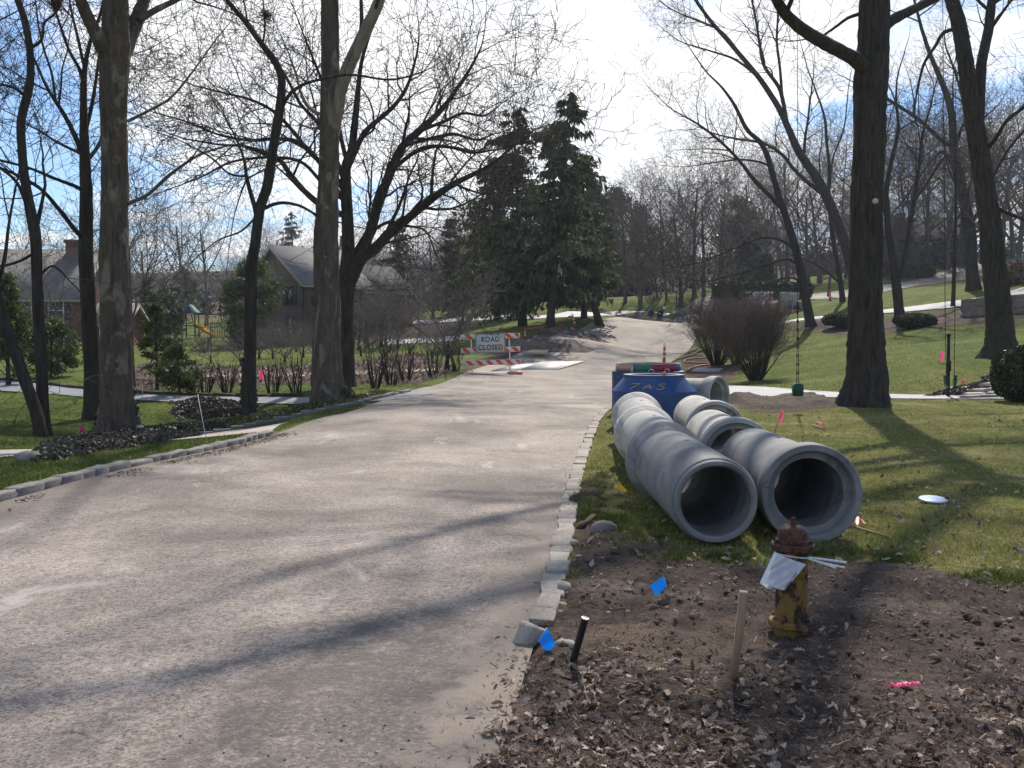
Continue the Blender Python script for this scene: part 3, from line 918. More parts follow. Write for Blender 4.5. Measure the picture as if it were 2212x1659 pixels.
def soil_bed():
    xs = np.arange(-0.75, 6.2, 0.027)
    ys = np.r_[np.arange(2.3, 6.6, 0.027), np.arange(6.6, 12.0, 0.06)]
    X, Y = np.meshgrid(xs, ys, indexing='xy')
    d = sdist(SOIL['bed'], X, Y)
    edge = d + (fbm(X * 2.3, Y * 2.3, 31) - 0.5) * 0.55
    near = np.clip((5.4 - Y) / 1.0, 0, 1)
    edge = edge - near * 0.12 * np.clip((0.6 - X) / 0.5, 0, 1)
    w = np.clip(0.5 - edge / 0.30, 0, 1)
    w = w * w * (3 - 2 * w)
    kerb = np.interp(Y, [p[1] for p in R_EDGE], [p[0] for p in R_EDGE])
    w = np.where((Y > 5.75) & (X < kerb + 0.04), 0, w)
    cl = fbm(X * 6, Y * 6, 41, 5)
    big = fbm(X * 1.7, Y * 1.7, 43, 3)
    ridge = np.exp(-((X - 1.1 - (Y - 5) * 0.2) / 0.55) ** 2 - ((Y - 5.35) / 0.35) ** 2) * 0.03
    pit = np.exp(-((X - 1.36) / 0.14) ** 2 - ((Y - 5.33) / 0.14) ** 2) * 0.04
    Z = H(X, Y) - 0.06 + w * (0.088 + (big - 0.5) * 0.07 + np.clip(cl - 0.47, 0, 1) * 0.11 * (0.35 + big) + np.clip(fbm(X * 15, Y * 15, 47, 3) - 0.55, 0, 1) * 0.05 + ridge - pit)
    V = np.stack([X, Y, Z], -1).reshape(-1, 3)
    ny, nx = X.shape
    i = np.arange(ny - 1)[:, None] * nx + np.arange(nx - 1)
    F = np.stack([i, i + 1, i + nx + 1, i + nx], -1).reshape(-1, 4)
    keep = w.reshape(-1)[F].max(1) > 0.001
    m, t, out = mat('garden_soil')
    v = coords(t, kind='Position')
    s1 = noise(t, v, 0.9, 5, 0.6)
    s2 = noise(t, v, 24.0, 5, 0.7)
    s3 = noise(t, v, 90.0, 3, 0.7)
    col = ramp(t, s1, [(0.38, (0.066, 0.052, 0.044)), (0.54, (0.108, 0.086, 0.072)), (0.70, (0.21, 0.17, 0.14))])
    col = mixc(t, 0.75, col, ramp(t, s2, [(0.32, (0.35, 0.33, 0.31)), (0.66, (1.2, 1.15, 1.1))]), 'MULTIPLY')
    sp = nd(t, 'ShaderNodeSeparateXYZ', {0: v})
    # dry clay that was dug out round the posts
    dx = mth(t, 'SUBTRACT', sp.outputs[0], 0.85)
    dy = mth(t, 'SUBTRACT', sp.outputs[1], 5.2)
    rr = mth(t, 'SQRT', mth(t, 'ADD', mth(t, 'MULTIPLY', dx, dx), mth(t, 'MULTIPLY', dy, dy)))
    cl_ = mth(t, 'ADD', nd(t, 'ShaderNodeMapRange', {0: rr, 1: 0.2, 2: 1.1, 3: 0.22, 4: -0.2}).outputs[0], noise(t, v, 5.0, 5, 0.65))
    col = mixc(t, ramp(t, cl_, [(0.5, (0, 0, 0)), (0.75, (0.6, 0.6, 0.6))]), col, (0.21, 0.155, 0.11))
    principled(t, out, col, 0.95, bump(t, mth(t, 'ADD', mth(t, 'MULTIPLY', s2, 0.7), mth(t, 'MULTIPLY', s3, 0.5)), 1.0, 0.03), 0.1)
    o = MB().batch(V, F[keep]).build('soil_bed', m, smooth=True)
    tag(o, kind='structure')
    return xs, ys, Z, w


SB = soil_bed()


def bed_z(x, y):
    xs, ys, Z, w = SB
    if xs[0] < x < xs[-1] and ys[0] < y < ys[-1]:
        i, j = min(int(np.searchsorted(ys, y)), len(ys) - 1), min(int(np.searchsorted(xs, x)), len(xs) - 1)
        if w[i, j] > 0.3:
            return float(Z[i, j])
    return h1(x, y)


# ---------------------------------------------------------------- kerbs: every stone is a piece
def stone_mesh(name, mt, seed, jag=0.10):
    r = random.Random(seed)
    mb = MB()
    nx, ny = 3, 2
    vs, fs = [], []
    # a rough unit block, x along the kerb, dressed top, broken faces
    for k, z in enumerate((-0.6, 0.0, 0.75, 1.0)):
        ins = 0.0 if k < 3 else 0.035
        for (sx, sy) in ((-1, -1), (0, -1), (1, -1), (1, 1), (0, 1), (-1, 1)):
            vs.append((sx * (0.5 - ins * 0.4) + r.uniform(-1, 1) * jag * 0.3, sy * (0.5 - ins) + r.uniform(-1, 1) * jag, z + (r.uniform(-1, 1) * 0.06 if k > 1 else 0)))
    for k in range(3):
        for q in range(6):
            a, b = k * 6 + q, k * 6 + (q + 1) % 6
            fs.append((a, b, b + 6, a + 6))
    fs.append((18, 19, 22, 23))
    fs.append((19, 20, 21, 22))
    mb.add(vs, fs)
    me = make_mesh(name, mb)
    me.materials.append(mt)
    return me


PALE = [stone_mesh('stone', M_STONE, s, 0.07) for s in range(8)]
GREYS = [stone_mesh('stone', M_STONE_G, s + 40, 0.06) for s in range(8)]


def kerb(name, line, meshes, width, height, lmin, lmax, seed, jit=0.02, wob=0.03):
    root = bpy.data.objects.new(name, None)
    COL.objects.link(root)
    tag(root, kind='structure')
    r = random.Random(seed)
    P = smooth_line(line, 400)
    d = np.r_[0, np.cumsum(np.hypot(np.diff(P[:, 0]), np.diff(P[:, 1])))]
    s = 0.0
    while s < d[-1] - lmin:
        L = r.uniform(lmin, lmax)
        if r.random() < 0.25:
            L *= 0.6
        q = s + L / 2
        x, y = np.interp(q, d, P[:, 0]), np.interp(q, d, P[:, 1])
        x2, y2 = np.interp(q + 0.05, d, P[:, 0]), np.interp(q + 0.05, d, P[:, 1])
        o = bpy.data.objects.new('stone', r.choice(meshes))
        COL.objects.link(o)
        o.parent = root
        o.location = (x + r.uniform(-jit, jit), y + r.uniform(-jit, jit), h1(x, y) + r.uniform(-0.015, 0.01))
        o.rotation_euler = (r.uniform(-wob, wob), r.uniform(-wob, wob), math.atan2(y2 - y, x2 - x) + r.uniform(-0.06, 0.06) + (math.pi if r.random() < 0.5 else 0))
        o.scale = ((L - 0.006), width * r.uniform(0.85, 1.12), height * r.uniform(0.9, 1.1))
        s += L
    return root


kerb('kerb', [(p[0] + 0.06, p[1]) for p in [(0.10, 5.62), (0.20, 6.4), (0.36, 8.1), (0.67, 11.5), (1.12, 15.5), (1.66, 19.6), (2.37, 24), (3.4, 30)]], PALE, 0.145, 0.038, 0.22, 0.42, 3, 0.008, 0.02)
kerb('kerb', [(-5.92, 2.0), (-5.68, 4), (-5.38, 7), (-5.08, 9.8), (-4.80, 12.3), (-4.44, 14.9), (-4.12, 16.9)], GREYS, 0.15, 0.092, 0.3, 0.55, 5, 0.012)
kerb('kerb', [G(x, y)[:2] for x, y in [(430, 941), (520, 926), (600, 910), (680, 892), (740, 880), (800, 866), (860, 852), (890, 846)]], GREYS, 0.14, 0.09, 0.3, 0.5, 8)
# dark edging along the far side of the grey drive
kerb('kerb', [G(x, y)[:2] for x, y in [(-40, 818), (80, 828), (180, 840), (300, 850), (440, 855), (560, 857), (680, 857)]], [stone_mesh('stone', M_DIRTD, 70 + s, 0.05) for s in range(3)], 0.2, 0.10, 0.9, 1.4, 9)

# ================================================================ trees
def _norm(v):
    l = math.sqrt(v[0] * v[0] + v[1] * v[1] + v[2] * v[2]) + 1e-9
    return (v[0] / l, v[1] / l, v[2] / l)


def shoot(p, d, L, r0, n, wob, up, rng, taper=0.8):
    pts, rad = [p], [r0]
    x, y, z = p
    dx, dy, dz = d
    st = L / n
    g = rng.gauss
    for i in range(n):
        dx += g(0, wob)
        dy += g(0, wob)
        dz += g(0, wob) + up
        l = math.sqrt(dx * dx + dy * dy + dz * dz) + 1e-9
        dx /= l
        dy /= l
        dz /= l
        x += dx * st
        y += dy * st
        z += dz * st
        pts.append((x, y, z))
        rad.append(r0 * (1 - taper * (i + 1) / n))
    return pts, rad


class Cfg:
    dens = (1.5, 2.6, 4.0, 6.0)       # side shoots per metre of parent at each level
    lens = (3.2, 1.4, 0.65, 0.3)      # typical length of the shoots born at each level
    nseg = (6, 4, 3, 2)
    sides = (5, 4, 3, 3)
    wob = (0.16, 0.18, 0.2, 0.2)
    up = (0.06, 0.05, 0.03, 0.02)
    ang = (50, 48, 46, 45)
    rmin = 0.0032
    rratio = 0.55
    maxl = 4
    t0 = 0.25

    def __init__(s, **k):
        for a, b in k.items():
            setattr(s, a, b)


def sprout(pts, rad, lvl, c, rng, out, t0=None):
    """Side shoots along a finished branch, recursively, into out (list of (pts, radii, sides, lvl))."""
    if lvl >= c.maxl:
        return
    n = len(pts) - 1
    seg = [math.dist(pts[i], pts[i + 1]) for i in range(n)]
    L = sum(seg)
    t0 = c.t0 if t0 is None else t0
    num = c.dens[lvl] * L * (1 - t0)
    num = int(num) + (1 if rng.random() < num % 1 else 0)
    if lvl >= 2:
        num = max(num, 1)
    az = rng.random() * 6.283
    for k in range(num):
        t = t0 + (1 - t0) * (k + rng.random()) / max(num, 1)
        t = min(t, 0.999)
        s = t * L
        i = 0
        while i < n - 1 and s > seg[i]:
            s -= seg[i]
            i += 1
        f = min(s / (seg[i] + 1e-9), 1)
        a, b = pts[i], pts[i + 1]
        p = (a[0] + (b[0] - a[0]) * f, a[1] + (b[1] - a[1]) * f, a[2] + (b[2] - a[2]) * f)
        r = rad[i] + (rad[i + 1] - rad[i]) * f
        tx, ty, tz = _norm((b[0] - a[0], b[1] - a[1], b[2] - a[2]))
        # two axes across the branch
        ux, uy, uz = _norm((-ty, tx, 0.0)) if abs(tz) < 0.95 else (1.0, 0.0, 0.0)
        vx, vy, vz = ty * uz - tz * uy, tz * ux - tx * uz, tx * uy - ty * ux
        az += 2.4 + rng.gauss(0, 0.4)
        th = math.radians(c.ang[lvl] * rng.uniform(0.7, 1.25))
        ca, sa, ct, st = math.cos(az), math.sin(az), math.cos(th), math.sin(th)
        d = (tx * ct + (ux * ca + vx * sa) * st, ty * ct + (uy * ca + vy * sa) * st, tz * ct + (uz * ca + vz * sa) * st)
        ln = c.lens[lvl] * rng.uniform(0.55, 1.2) * (1.15 - 0.55 * t)
        r0 = max(c.rmin, min(r * c.rratio * rng.uniform(0.7, 1.1), ln * 0.020 + 0.002))
        q, rr = shoot(p, d, ln, r0, c.nseg[lvl], c.wob[lvl], c.up[lvl], rng)
        rr = [max(k2, c.rmin * 0.7) for k2 in rr]
        out.append((q, rr, c.sides[lvl]))
        sprout(q, rr, lvl + 1, c, rng, out)


def trunk_part(name, pts, rad, sides, mt, parent, flare=0.0, rough=0.06, seed=0, local=False, seglen=None):
    """A trunk or limb as one skinned tube with an uneven surface and, at its foot, root buttresses."""
    rr = random.Random(seed)
    P = np.array(pts, float)
    n = len(P)
    V, F = tube_arrays([P[None]], [np.ones((1, n))], [sides])
    V = V.reshape(n, sides, 3)
    ph = [rr.random() * 6.28 for _ in range(4)]
    k = np.arange(sides) * 2 * math.pi / sides
    z0 = P[0, 2]
    for i in range(n):
        c = P[i]
        off = V[i] - c
        ang = np.arctan2(off[:, 1], off[:, 0])
        hgt = np.linalg.norm(P[i] - P[0])
        f = 1 + rough * (np.sin(3 * k + ph[0] + i * 0.35) * 0.5 + np.sin(5 * k + ph[1] - i * 0.5) * 0.35 + np.array([rr.gauss(0, 0.45) for _ in range(sides)]))
        if flare:
            e = math.exp(-max(hgt, 0) / (flare * 1.1))
            f = f + e * (0.28 + 0.34 * np.cos(5 * ang + ph[2]) * np.cos(2 * ang + ph[3]))
        V[i] = c + off * (rad[i] * f)[:, None]
    mb = MB().batch(V.reshape(-1, 3), F)
    return mb.build(name, mt, parent, smooth=True, local=local)


def trace(px, Y, dY=0.0, n=None, z0=None):
    """A limb traced in the photograph: (x, y, width) pixels at depth Y, running dY deeper along its length."""
    m = len(px)
    L = [0.0]
    for a, b in zip(px, px[1:]):
        L.append(L[-1] + math.dist(a[:2], b[:2]))
    P = []
    for (x, y, w), l in zip(px, L):
        yy = Y + dY * l / (L[-1] + 1e-9)
        p = W(x, y, yy)
        P.append((*p, w / 2 * yy / FPX))
    S = smooth_line(P, n or max(6, int(m * 5)))
    return [tuple(r[:3]) for r in S], [max(r[3], 0.004) for r in S]


def extend(pts, rad, length, rng, rend=0.3, up=0.04, wob=0.05, n=10):
    """Carry a limb on beyond the picture's edge."""
    a, b = pts[-3], pts[-1]
    d = _norm((b[0] - a[0], b[1] - a[1], b[2] - a[2]))
    q, r = shoot(pts[-1], d, length, rad[-1], n, wob, up, rng, 1 - rend)
    return pts + q[1:], rad + r[1:]


def hero_tree(name, label, base, trunk_px, limbs, mt, cfg, seed, ext=6.0, flare=0.5, sides=16, sub_t0=0.3, group=None, twig=None, limb_mat=None, trunk_cfg=None, trunk_t0=0.45, uplimbs=6, ulen=4.5, high=()):
    """base: pixel of the foot; trunk_px, limbs: traced centre lines. Limb: (points, depth change[, extension])."""
    rng = random.Random(seed)
    bx, Y, bz = G(*base)
    root = thing(name, label, 'tree', (bx, Y, bz), group)
    tp, tr = trace(trunk_px, Y, 0.0, n=max(14, len(trunk_px) * 6))
    tp = [(tp[0][0], tp[0][1], bz - 0.25)] + tp if tp[0][2] > bz - 0.2 else tp
    if len(tp) != len(tr):
        tr = [tr[0] * 1.05] + tr
    n_vis = len(tp)
    if ext:
        tp, tr = extend(tp, tr, ext, rng)
    else:
        tp, tr = extend(tp, tr, 0.06 * Y + 0.8, rng, 0.08, 0.05, 0.09, 7)
    trunk_part('trunk', tp, tr, sides, mt, root, flare=flare, seed=seed)
    twigs = []
    big = []
    for lb in limbs:
        px, dY = lb[0], lb[1]
        lp, lr = trace(px, Y, dY)
        # start inside the trunk
        if len(lb) > 2 and lb[2]:
            lp, lr = extend(lp, lr, lb[2], rng)
        else:
            lp, lr = extend(lp, lr, 0.05 * Y + 0.6, rng, 0.08, 0.05, 0.10, 7)
        big.append((lp, lr))
    if ext:
        for k in range(uplimbs):
            i = n_vis - 1 + int((len(tp) - n_vis) * (k + 0.6) / uplimbs)
            i = min(i, len(tp) - 2)
            a = rng.random() * 6.28 if k else 2.6
            d = _norm((math.cos(a), math.sin(a), 0.75))
            lp, lr = shoot(tp[i], d, ulen * rng.uniform(0.7, 1.15), tr[i] * 0.55, 9, 0.12, 0.05, rng, 0.85)
            big.append((lp, lr))
    for hz, azd, eld, ln, r0 in high:          # great limbs above the picture's edge, whose shadows reach the road
        i = min(range(len(tp)), key=lambda q: abs(tp[q][2] - hz))
        d = (math.cos(R(azd)) * math.cos(R(eld)), math.sin(R(azd)) * math.cos(R(eld)), math.sin(R(eld)))
        big.append(shoot(tp[i], d, ln, r0, 12, 0.09, 0.01, rng, 0.85))
    for k, (lp, lr) in enumerate(big):
        trunk_part('limb', lp, lr, 9, limb_mat or mt, root, rough=0.07, seed=seed * 31 + k)
        sprout(lp, lr, 0, cfg, rng, twigs, sub_t0)
    if trunk_cfg:
        sprout(tp[:n_vis], tr[:n_vis], 0, trunk_cfg, rng, twigs, trunk_t0)
    if ext:
        sprout(tp[n_vis - 1:], tr[n_vis - 1:], 0, cfg, rng, twigs, 0.2)
    if twigs:
        V, F = tube_batch(twigs)
        MB().batch(V, F).build('crown', twig or TWIG, root, smooth=True)
    return root


CF_BIG = Cfg(dens=(2.2, 2.9, 3.2, 3.4), lens=(3.4, 1.8, 0.95, 0.55), rmin=0.0075)
CF_OAK = Cfg(dens=(2.6, 3.0, 3.3, 3.3), lens=(3.1, 1.75, 0.95, 0.55), rmin=0.009, wob=(0.2, 0.22, 0.22, 0.2), up=(0.05, 0.05, 0.03, 0.0))
CF_LITE = Cfg(dens=(1.3, 2.0, 2.6, 2.6), lens=(2.9, 1.6, 0.85, 0.5), rmin=0.0065)
CF_MID = Cfg(dens=(1.2, 1.7, 2.0), lens=(2.8, 1.4, 0.8), maxl=3, rmin=0.0085, nseg=(5, 4, 3), sides=(4, 3, 3))
CF_TRUNK = Cfg(dens=(0.9, 1.7, 2.2, 2.2), lens=(1.9, 1.1, 0.6, 0.35), rmin=0.004, rratio=0.2)

# ---- left bank
hero_tree('sycamore_tree', 'massive grey sycamore with a forked top rising from the ivy bed on the near bank', (255, 932),
          [(255, 935, 84), (253, 890, 72), (251, 820, 68), (249, 700, 63), (248, 560, 60), (247, 400, 56), (246, 250, 55), (247, 160, 60), (247, 110, 66), (251, 50, 54), (252, -30, 50)],
          [([(240, 150, 26), (214, 85, 30), (196, 50, 27), (174, 0, 24), (160, -40, 22)], -1.5, 3.5),
           ([(262, 140, 26), (284, 70, 32), (303, 25, 27), (318, -20, 24)], 1.0, 4.0),
           ([(300, 45, 14), (330, 25, 13), (380, 0, 11), (420, -22, 9)], 1.2, 2.5),
           ([(276, 440, 9), (320, 420, 8), (370, 375, 7), (430, 335, 5.5), (480, 318, 4)], 2.0),
           ([(276, 262, 7), (320, 240, 6), (370, 210, 5), (420, 150, 4), (470, 80, 2.5)], 1.5)],
          BARK_SYC, CF_LITE, 101, ext=8, flare=0.45)
hero_tree('bare_tree', 'dark many-limbed tree pressed close behind the massive forked sycamore', (205, 905),
          [(203, 905, 44), (198, 800, 34), (190, 640, 31), (186, 540, 30), (186, 430, 27), (184, 340, 22), (181, 260, 17), (181, 180, 13), (186, 130, 10), (195, 90, 8)],
          [([(184, 350, 13), (165, 300, 11), (140, 250, 9.5), (118, 215, 8), (105, 195, 7)], -1.0),
           ([(120, 218, 6), (112, 160, 5), (96, 110, 4.5), (84, 60, 4), (78, 10, 3)], -0.5),
           ([(181, 185, 9), (172, 150, 8), (150, 110, 6.5), (132, 60, 5.5), (112, 0, 4.5)], -1.0, 2),
           ([(181, 140, 7), (170, 90, 6.5), (158, 40, 5), (150, 0, 4)], 0.8, 2),
           ([(186, 280, 9), (198, 230, 8), (208, 170, 6.5), (215, 110, 5), (222, 50, 4)], 1.4),
           ([(186, 420, 10), (166, 404, 8.5), (120, 386, 7), (60, 362, 6), (0, 346, 5), (-50, 330, 4)], -2.0),
           ([(186, 520, 12), (165, 500, 10), (130, 455, 9), (90, 410, 7.5), (40, 380, 6.5), (0, 362, 5.5)], -2.5),
           ([(190, 345, 9), (215, 310, 8), (240, 250, 6.5), (265, 200, 5), (275, 150, 3.5)], 2.5),
           ([(184, 335, 8), (160, 325, 7), (120, 305, 5.5), (90, 285, 4.5), (60, 270, 3.5)], 1.0)],
          BARK_THIN, CF_BIG, 102, ext=0, flare=0.25, trunk_cfg=CF_TRUNK)
hero_tree('bare_tree', 'sinuous dark trunk at the far left edge, forked low above the lawn', (95, 942),
          [(96, 945, 30), (92, 860, 25), (88, 767, 23), (82, 640, 22), (77, 520, 23), (66, 455, 22), (54, 386, 19), (47, 319, 18), (46, 262, 18), (58, 210, 18), (66, 161, 16), (64, 100, 15), (52, 40, 14), (38, 0, 13), (20, -40, 12)],
          [([(76, 500, 14), (86, 460, 9), (98, 400, 6)], 0.3),
           ([(62, 455, 8), (40, 400, 7), (10, 370, 6), (-40, 340, 5)], -1.0),
           ([(66, 105, 7), (90, 85, 6.5), (96, 50, 5.5), (120, 28, 5), (134, 0, 4)], 0.6, 1.5),
           ([(58, 210, 7), (30, 190, 6), (0, 182, 5), (-40, 175, 4)], -0.8),
           ([(78, 545, 7), (40, 565, 6), (0, 575, 6), (-30, 570, 5)], -0.5),
           ([(82, 600, 6), (110, 575, 5), (130, 585, 4), (146, 602, 3)], 0.4)],
          BARK_THIN, CF_BIG, 103, ext=6, flare=0.2, trunk_cfg=CF_TRUNK)
hero_tree('leaning_tree', 'bare trunk leaning steeply left beside the sinuous one at the far edge', (88, 945),
          [(90, 946, 28), (78, 890, 26), (57, 830, 25), (38, 775, 25), (20, 730, 24), (0, 660, 22), (-22, 560, 20), (-40, 450, 17)],
          [([(-10, 640, 9), (10, 560, 8), (20, 480, 6), (35, 400, 4)], 0.8)], BARK_THIN, CF_LITE, 104, ext=5, flare=0.2)
hero_tree('bare_tree', 'thin curving tree with ivy at its foot, holding a squirrel nest', (537, 898),
          [(538, 900, 34), (538, 840, 30), (540, 767, 27), (542, 660, 25), (543, 580, 25), (552, 520, 22), (562, 450, 22), (578, 400, 22), (590, 320, 20), (604, 240, 20), (609, 180, 17), (604, 155, 16), (592, 130, 15), (560, 88, 12), (525, 42, 10), (490, 0, 9), (470, -30, 8)],
          [([(555, 470, 10), (548, 440, 9.5), (538, 405, 9), (532, 376, 7.5)], -0.3),
           ([(534, 380, 6), (515, 380, 5), (490, 372, 4.2), (462, 345, 4), (430, 325, 3.2), (380, 300, 2.5), (320, 280, 1.6)], -1.2),
           ([(572, 450, 8), (590, 442, 8), (615, 438, 7), (648, 445, 6), (680, 462, 5)], 0.8),
           ([(606, 240, 8), (625, 205, 7.5), (655, 183, 6.5), (700, 170, 6), (760, 162, 5), (840, 172, 4.5), (900, 160, 3.5), (935, 145, 2)], -1.0),
           ([(567, 100, 5), (572, 60, 4), (570, 20, 3.5), (566, -20, 3)], 0.3),
           ([(536, 55, 4), (530, 20, 3.5), (524, -10, 3)], -0.4, 1.5),
           ([(552, 470, 5), (520, 500, 4), (470, 520, 3), (420, 560, 2)], 0.6),
           ([(535, 384, 4), (520, 420, 3), (505, 470, 2.4), (498, 520, 1.8)], -0.5)],
          BARK_THIN, CF_LITE, 105, ext=2, flare=0.18, sides=12)
hero_tree('sycamore_tree', 'tall mottled sycamore with a pale limb forking right, beside the road', (712, 868),
          [(712, 872, 78), (708, 840, 68), (707, 780, 63), (706, 680, 58), (705, 560, 54), (706, 470, 50), (709, 400, 44), (712, 300, 42), (713, 200, 40), (713, 100, 39), (713, 0, 37), (713, -40, 36)],
          [([(722, 290, 22), (730, 235, 26), (738, 190, 27), (754, 141, 28), (784, 77, 27), (810, 25, 25), (830, -30, 23)], -0.8, 4.0),
           ([(700, 250, 7), (670, 235, 7), (650, 200, 6), (640, 160, 5)], 0.6)],
          BARK_SYC, CF_LITE, 106, ext=8, flare=0.42, limb_mat=BARK_PALE, high=[(11, 330, 30, 7.5, 0.13), (12.5, 290, 30, 7.5, 0.12), (10.5, 255, 25, 7.0, 0.12), (14, 20, 35, 6.5, 0.11)])
hero_tree('oak_tree', 'wide-spreading bare oak leaning right, behind the mottled sycamore', (748, 835),
          [(748, 838, 44), (746, 760, 38), (745, 680, 38), (749, 610, 40), (752, 550, 30), (751, 480, 26), (748, 420, 24), (747, 365, 22), (760, 323, 18), (768, 250, 14), (774, 190, 11), (782, 130, 8), (800, 70, 6)],
          [([(752, 620, 26), (780, 560, 27), (808, 540, 24), (840, 505, 22), (875, 477, 19), (942, 423, 16), (989, 393, 13), (1043, 366, 9), (1075, 345, 6)], -3.0),
           ([(752, 600, 28), (776, 545, 26), (800, 500, 24), (815, 450, 21), (841, 376, 20), (868, 319, 18), (902, 286, 16), (949, 242, 12), (985, 195, 9), (1020, 141, 6), (1040, 100, 3)], 1.5),
           ([(748, 370, 14), (775, 310, 12), (794, 279, 11), (852, 228, 9), (882, 181, 7), (900, 120, 5)], 2.0),
           ([(843, 372, 10), (880, 340, 9), (920, 318, 8), (970, 318, 7), (1020, 330, 6), (1060, 325, 4)], -2.0),
           ([(880, 312, 9), (930, 300, 8), (980, 290, 7), (1030, 302, 5), (1065, 290, 3)], 2.0),
           ([(905, 284, 8), (960, 262, 7), (1000, 245, 6), (1045, 250, 5), (1070, 235, 3)], 1.0),
           ([(752, 470, 14), (720, 455, 13), (690, 440, 14), (660, 415, 12), (630, 380, 10), (604, 346, 9), (560, 325, 7.5), (520, 315, 6), (470, 312, 4.5), (400, 300, 3)], -2.5),
           ([(748, 440, 13), (720, 400, 12), (690, 350, 11), (650, 310, 9), (600, 300, 8), (540, 303, 7), (470, 290, 5), (400, 262, 4), (340, 245, 2.5)], 2.0),
           ([(748, 420, 13), (715, 370, 11), (670, 330, 10), (630, 280, 8.5), (590, 240, 7), (540, 215, 5.5), (480, 200, 4), (420, 185, 3)], -1.0),
           ([(748, 400, 12), (720, 330, 10), (690, 270, 9), (650, 225, 7), (620, 170, 6), (590, 120, 4.5), (560, 80, 3)], 1.0),
           ([(752, 360, 10), (735, 290, 9), (720, 220, 7), (690, 160, 6), (670, 110, 4.5), (650, 60, 3)], -1.0),
           ([(700, 400, 8), (650, 350, 7), (580, 340, 6), (500, 350, 5), (440, 380, 4), (390, 400, 2.5)], -3.0),
           ([(810, 495, 8), (840, 480, 7), (880, 488, 6), (920, 500, 4.5), (945, 560, 3)], -3.0)],
          BARK_OAK, CF_OAK, 107, ext=0, flare=0.3, sub_t0=0.15, trunk_cfg=CF_TRUNK)
# ---- right bank
hero_tree('oak_tree', 'huge dark oak with swing ropes, standing on the front lawn', (1866, 876),
          [(1866, 884, 104), (1868, 850, 88), (1871, 800, 79), (1871, 740, 75), (1869, 660, 71), (1870, 560, 68), (1873, 450, 67), (1876, 340, 66), (1878, 240, 67), (1882, 170, 70), (1886, 100, 66), (1888, 0, 62), (1890, -40, 60)],
          [([(1880, 165, 30), (1852, 132, 32), (1820, 113, 29), (1788, 97, 28), (1738, 67, 27), (1700, 33, 24), (1676, -4, 21), (1660, -40, 19)], -2.5, 5.0),
           ([(1895, 90, 22), (1919, 50, 24), (1966, 24, 20), (2013, 0, 17), (2060, -25, 14)], 1.5, 4.0),
           ([(1856, 30, 8), (1830, 40, 7), (1800, 62, 5.5), (1770, 80, 4), (1740, 85, 3)], 1.0)],
          BARK_OAK, Cfg(dens=(1.9, 2.2, 2.4, 2.0), lens=(3.4, 1.8, 0.9, 0.5), rmin=0.008), 108, ext=10, flare=0.7, sides=22, uplimbs=6, ulen=6.0,
          high=[(11.0, 212, 24, 12.5, 0.21), (12.2, 226, 26, 12.5, 0.20), (9.6, 190, 22, 11.0, 0.18), (13.4, 150, 30, 8.5, 0.12)])
hero_tree('oak_tree', 'tall twin-stemmed oak with flared roots near the right edge', (2159, 768),
          [(2160, 774, 78), (2160, 740, 62), (2159, 700, 56), (2151, 600, 50), (2141, 510, 46), (2131, 430, 43), (2117, 336, 40), (2100, 240, 37), (2090, 170, 34), (2082, 110, 32), (2070, 50, 30), (2056, 0, 28), (2050, -30, 27)],
          [([(2112, 290, 22), (2116, 210, 22), (2121, 134, 22), (2134, 67, 20), (2142, 0, 18), (2150, -40, 17)], 1.0, 5.0),
           ([(2122, 330, 10), (2150, 300, 9), (2175, 260, 8), (2200, 240, 6), (2240, 215, 5)], -1.5, 1.5),
           ([(2138, 440, 9), (2165, 455, 8), (2200, 470, 7), (2240, 490, 5)], -1.0, 1.0),
           ([(2128, 410, 8), (2150, 370, 7), (2180, 320, 6), (2212, 280, 5)], 1.5, 1.0),
           ([(2078, 60, 9), (2040, 70, 8), (2020, 100, 7), (1995, 140, 6), (1980, 200, 4)], 1.0),
           ([(2135, 70, 7), (2170, 20, 6), (2200, -20, 5)], -1.0, 1.0)],
          BARK_OAK, CF_BIG, 109, ext=7, flare=0.4, trunk_cfg=CF_TRUNK, uplimbs=5)
hero_tree('bare_tree', 'straight bare tree on the lawn strip above the climbing white driveway', (2104, 626),
          [(2104, 632, 32), (2100, 590, 26), (2096, 520, 25), (2087, 454, 24), (2072, 390, 22), (2060, 320, 18), (2056, 250, 15), (2045, 205, 13), (2031, 170, 11), (2010, 120, 9), (1990, 60, 7)],
          [([(2058, 320, 10), (2030, 300, 9), (1990, 262, 8), (1950, 235, 7), (1917, 215, 6), (1890, 200, 4)], -2.0),
           ([(2060, 330, 8), (2072, 290, 7), (2085, 250, 6), (2070, 180, 5), (2050, 120, 4)], 1.5),
           ([(2072, 395, 7), (2040, 330, 6), (2010, 350, 5), (1980, 390, 4)], 1.0),
           ([(2094, 500, 6), (2120, 440, 5), (2140, 400, 4)], 1.0)],
          BARK_OAK, CF_BIG, 110, ext=4, flare=0.3, trunk_cfg=CF_TRUNK)
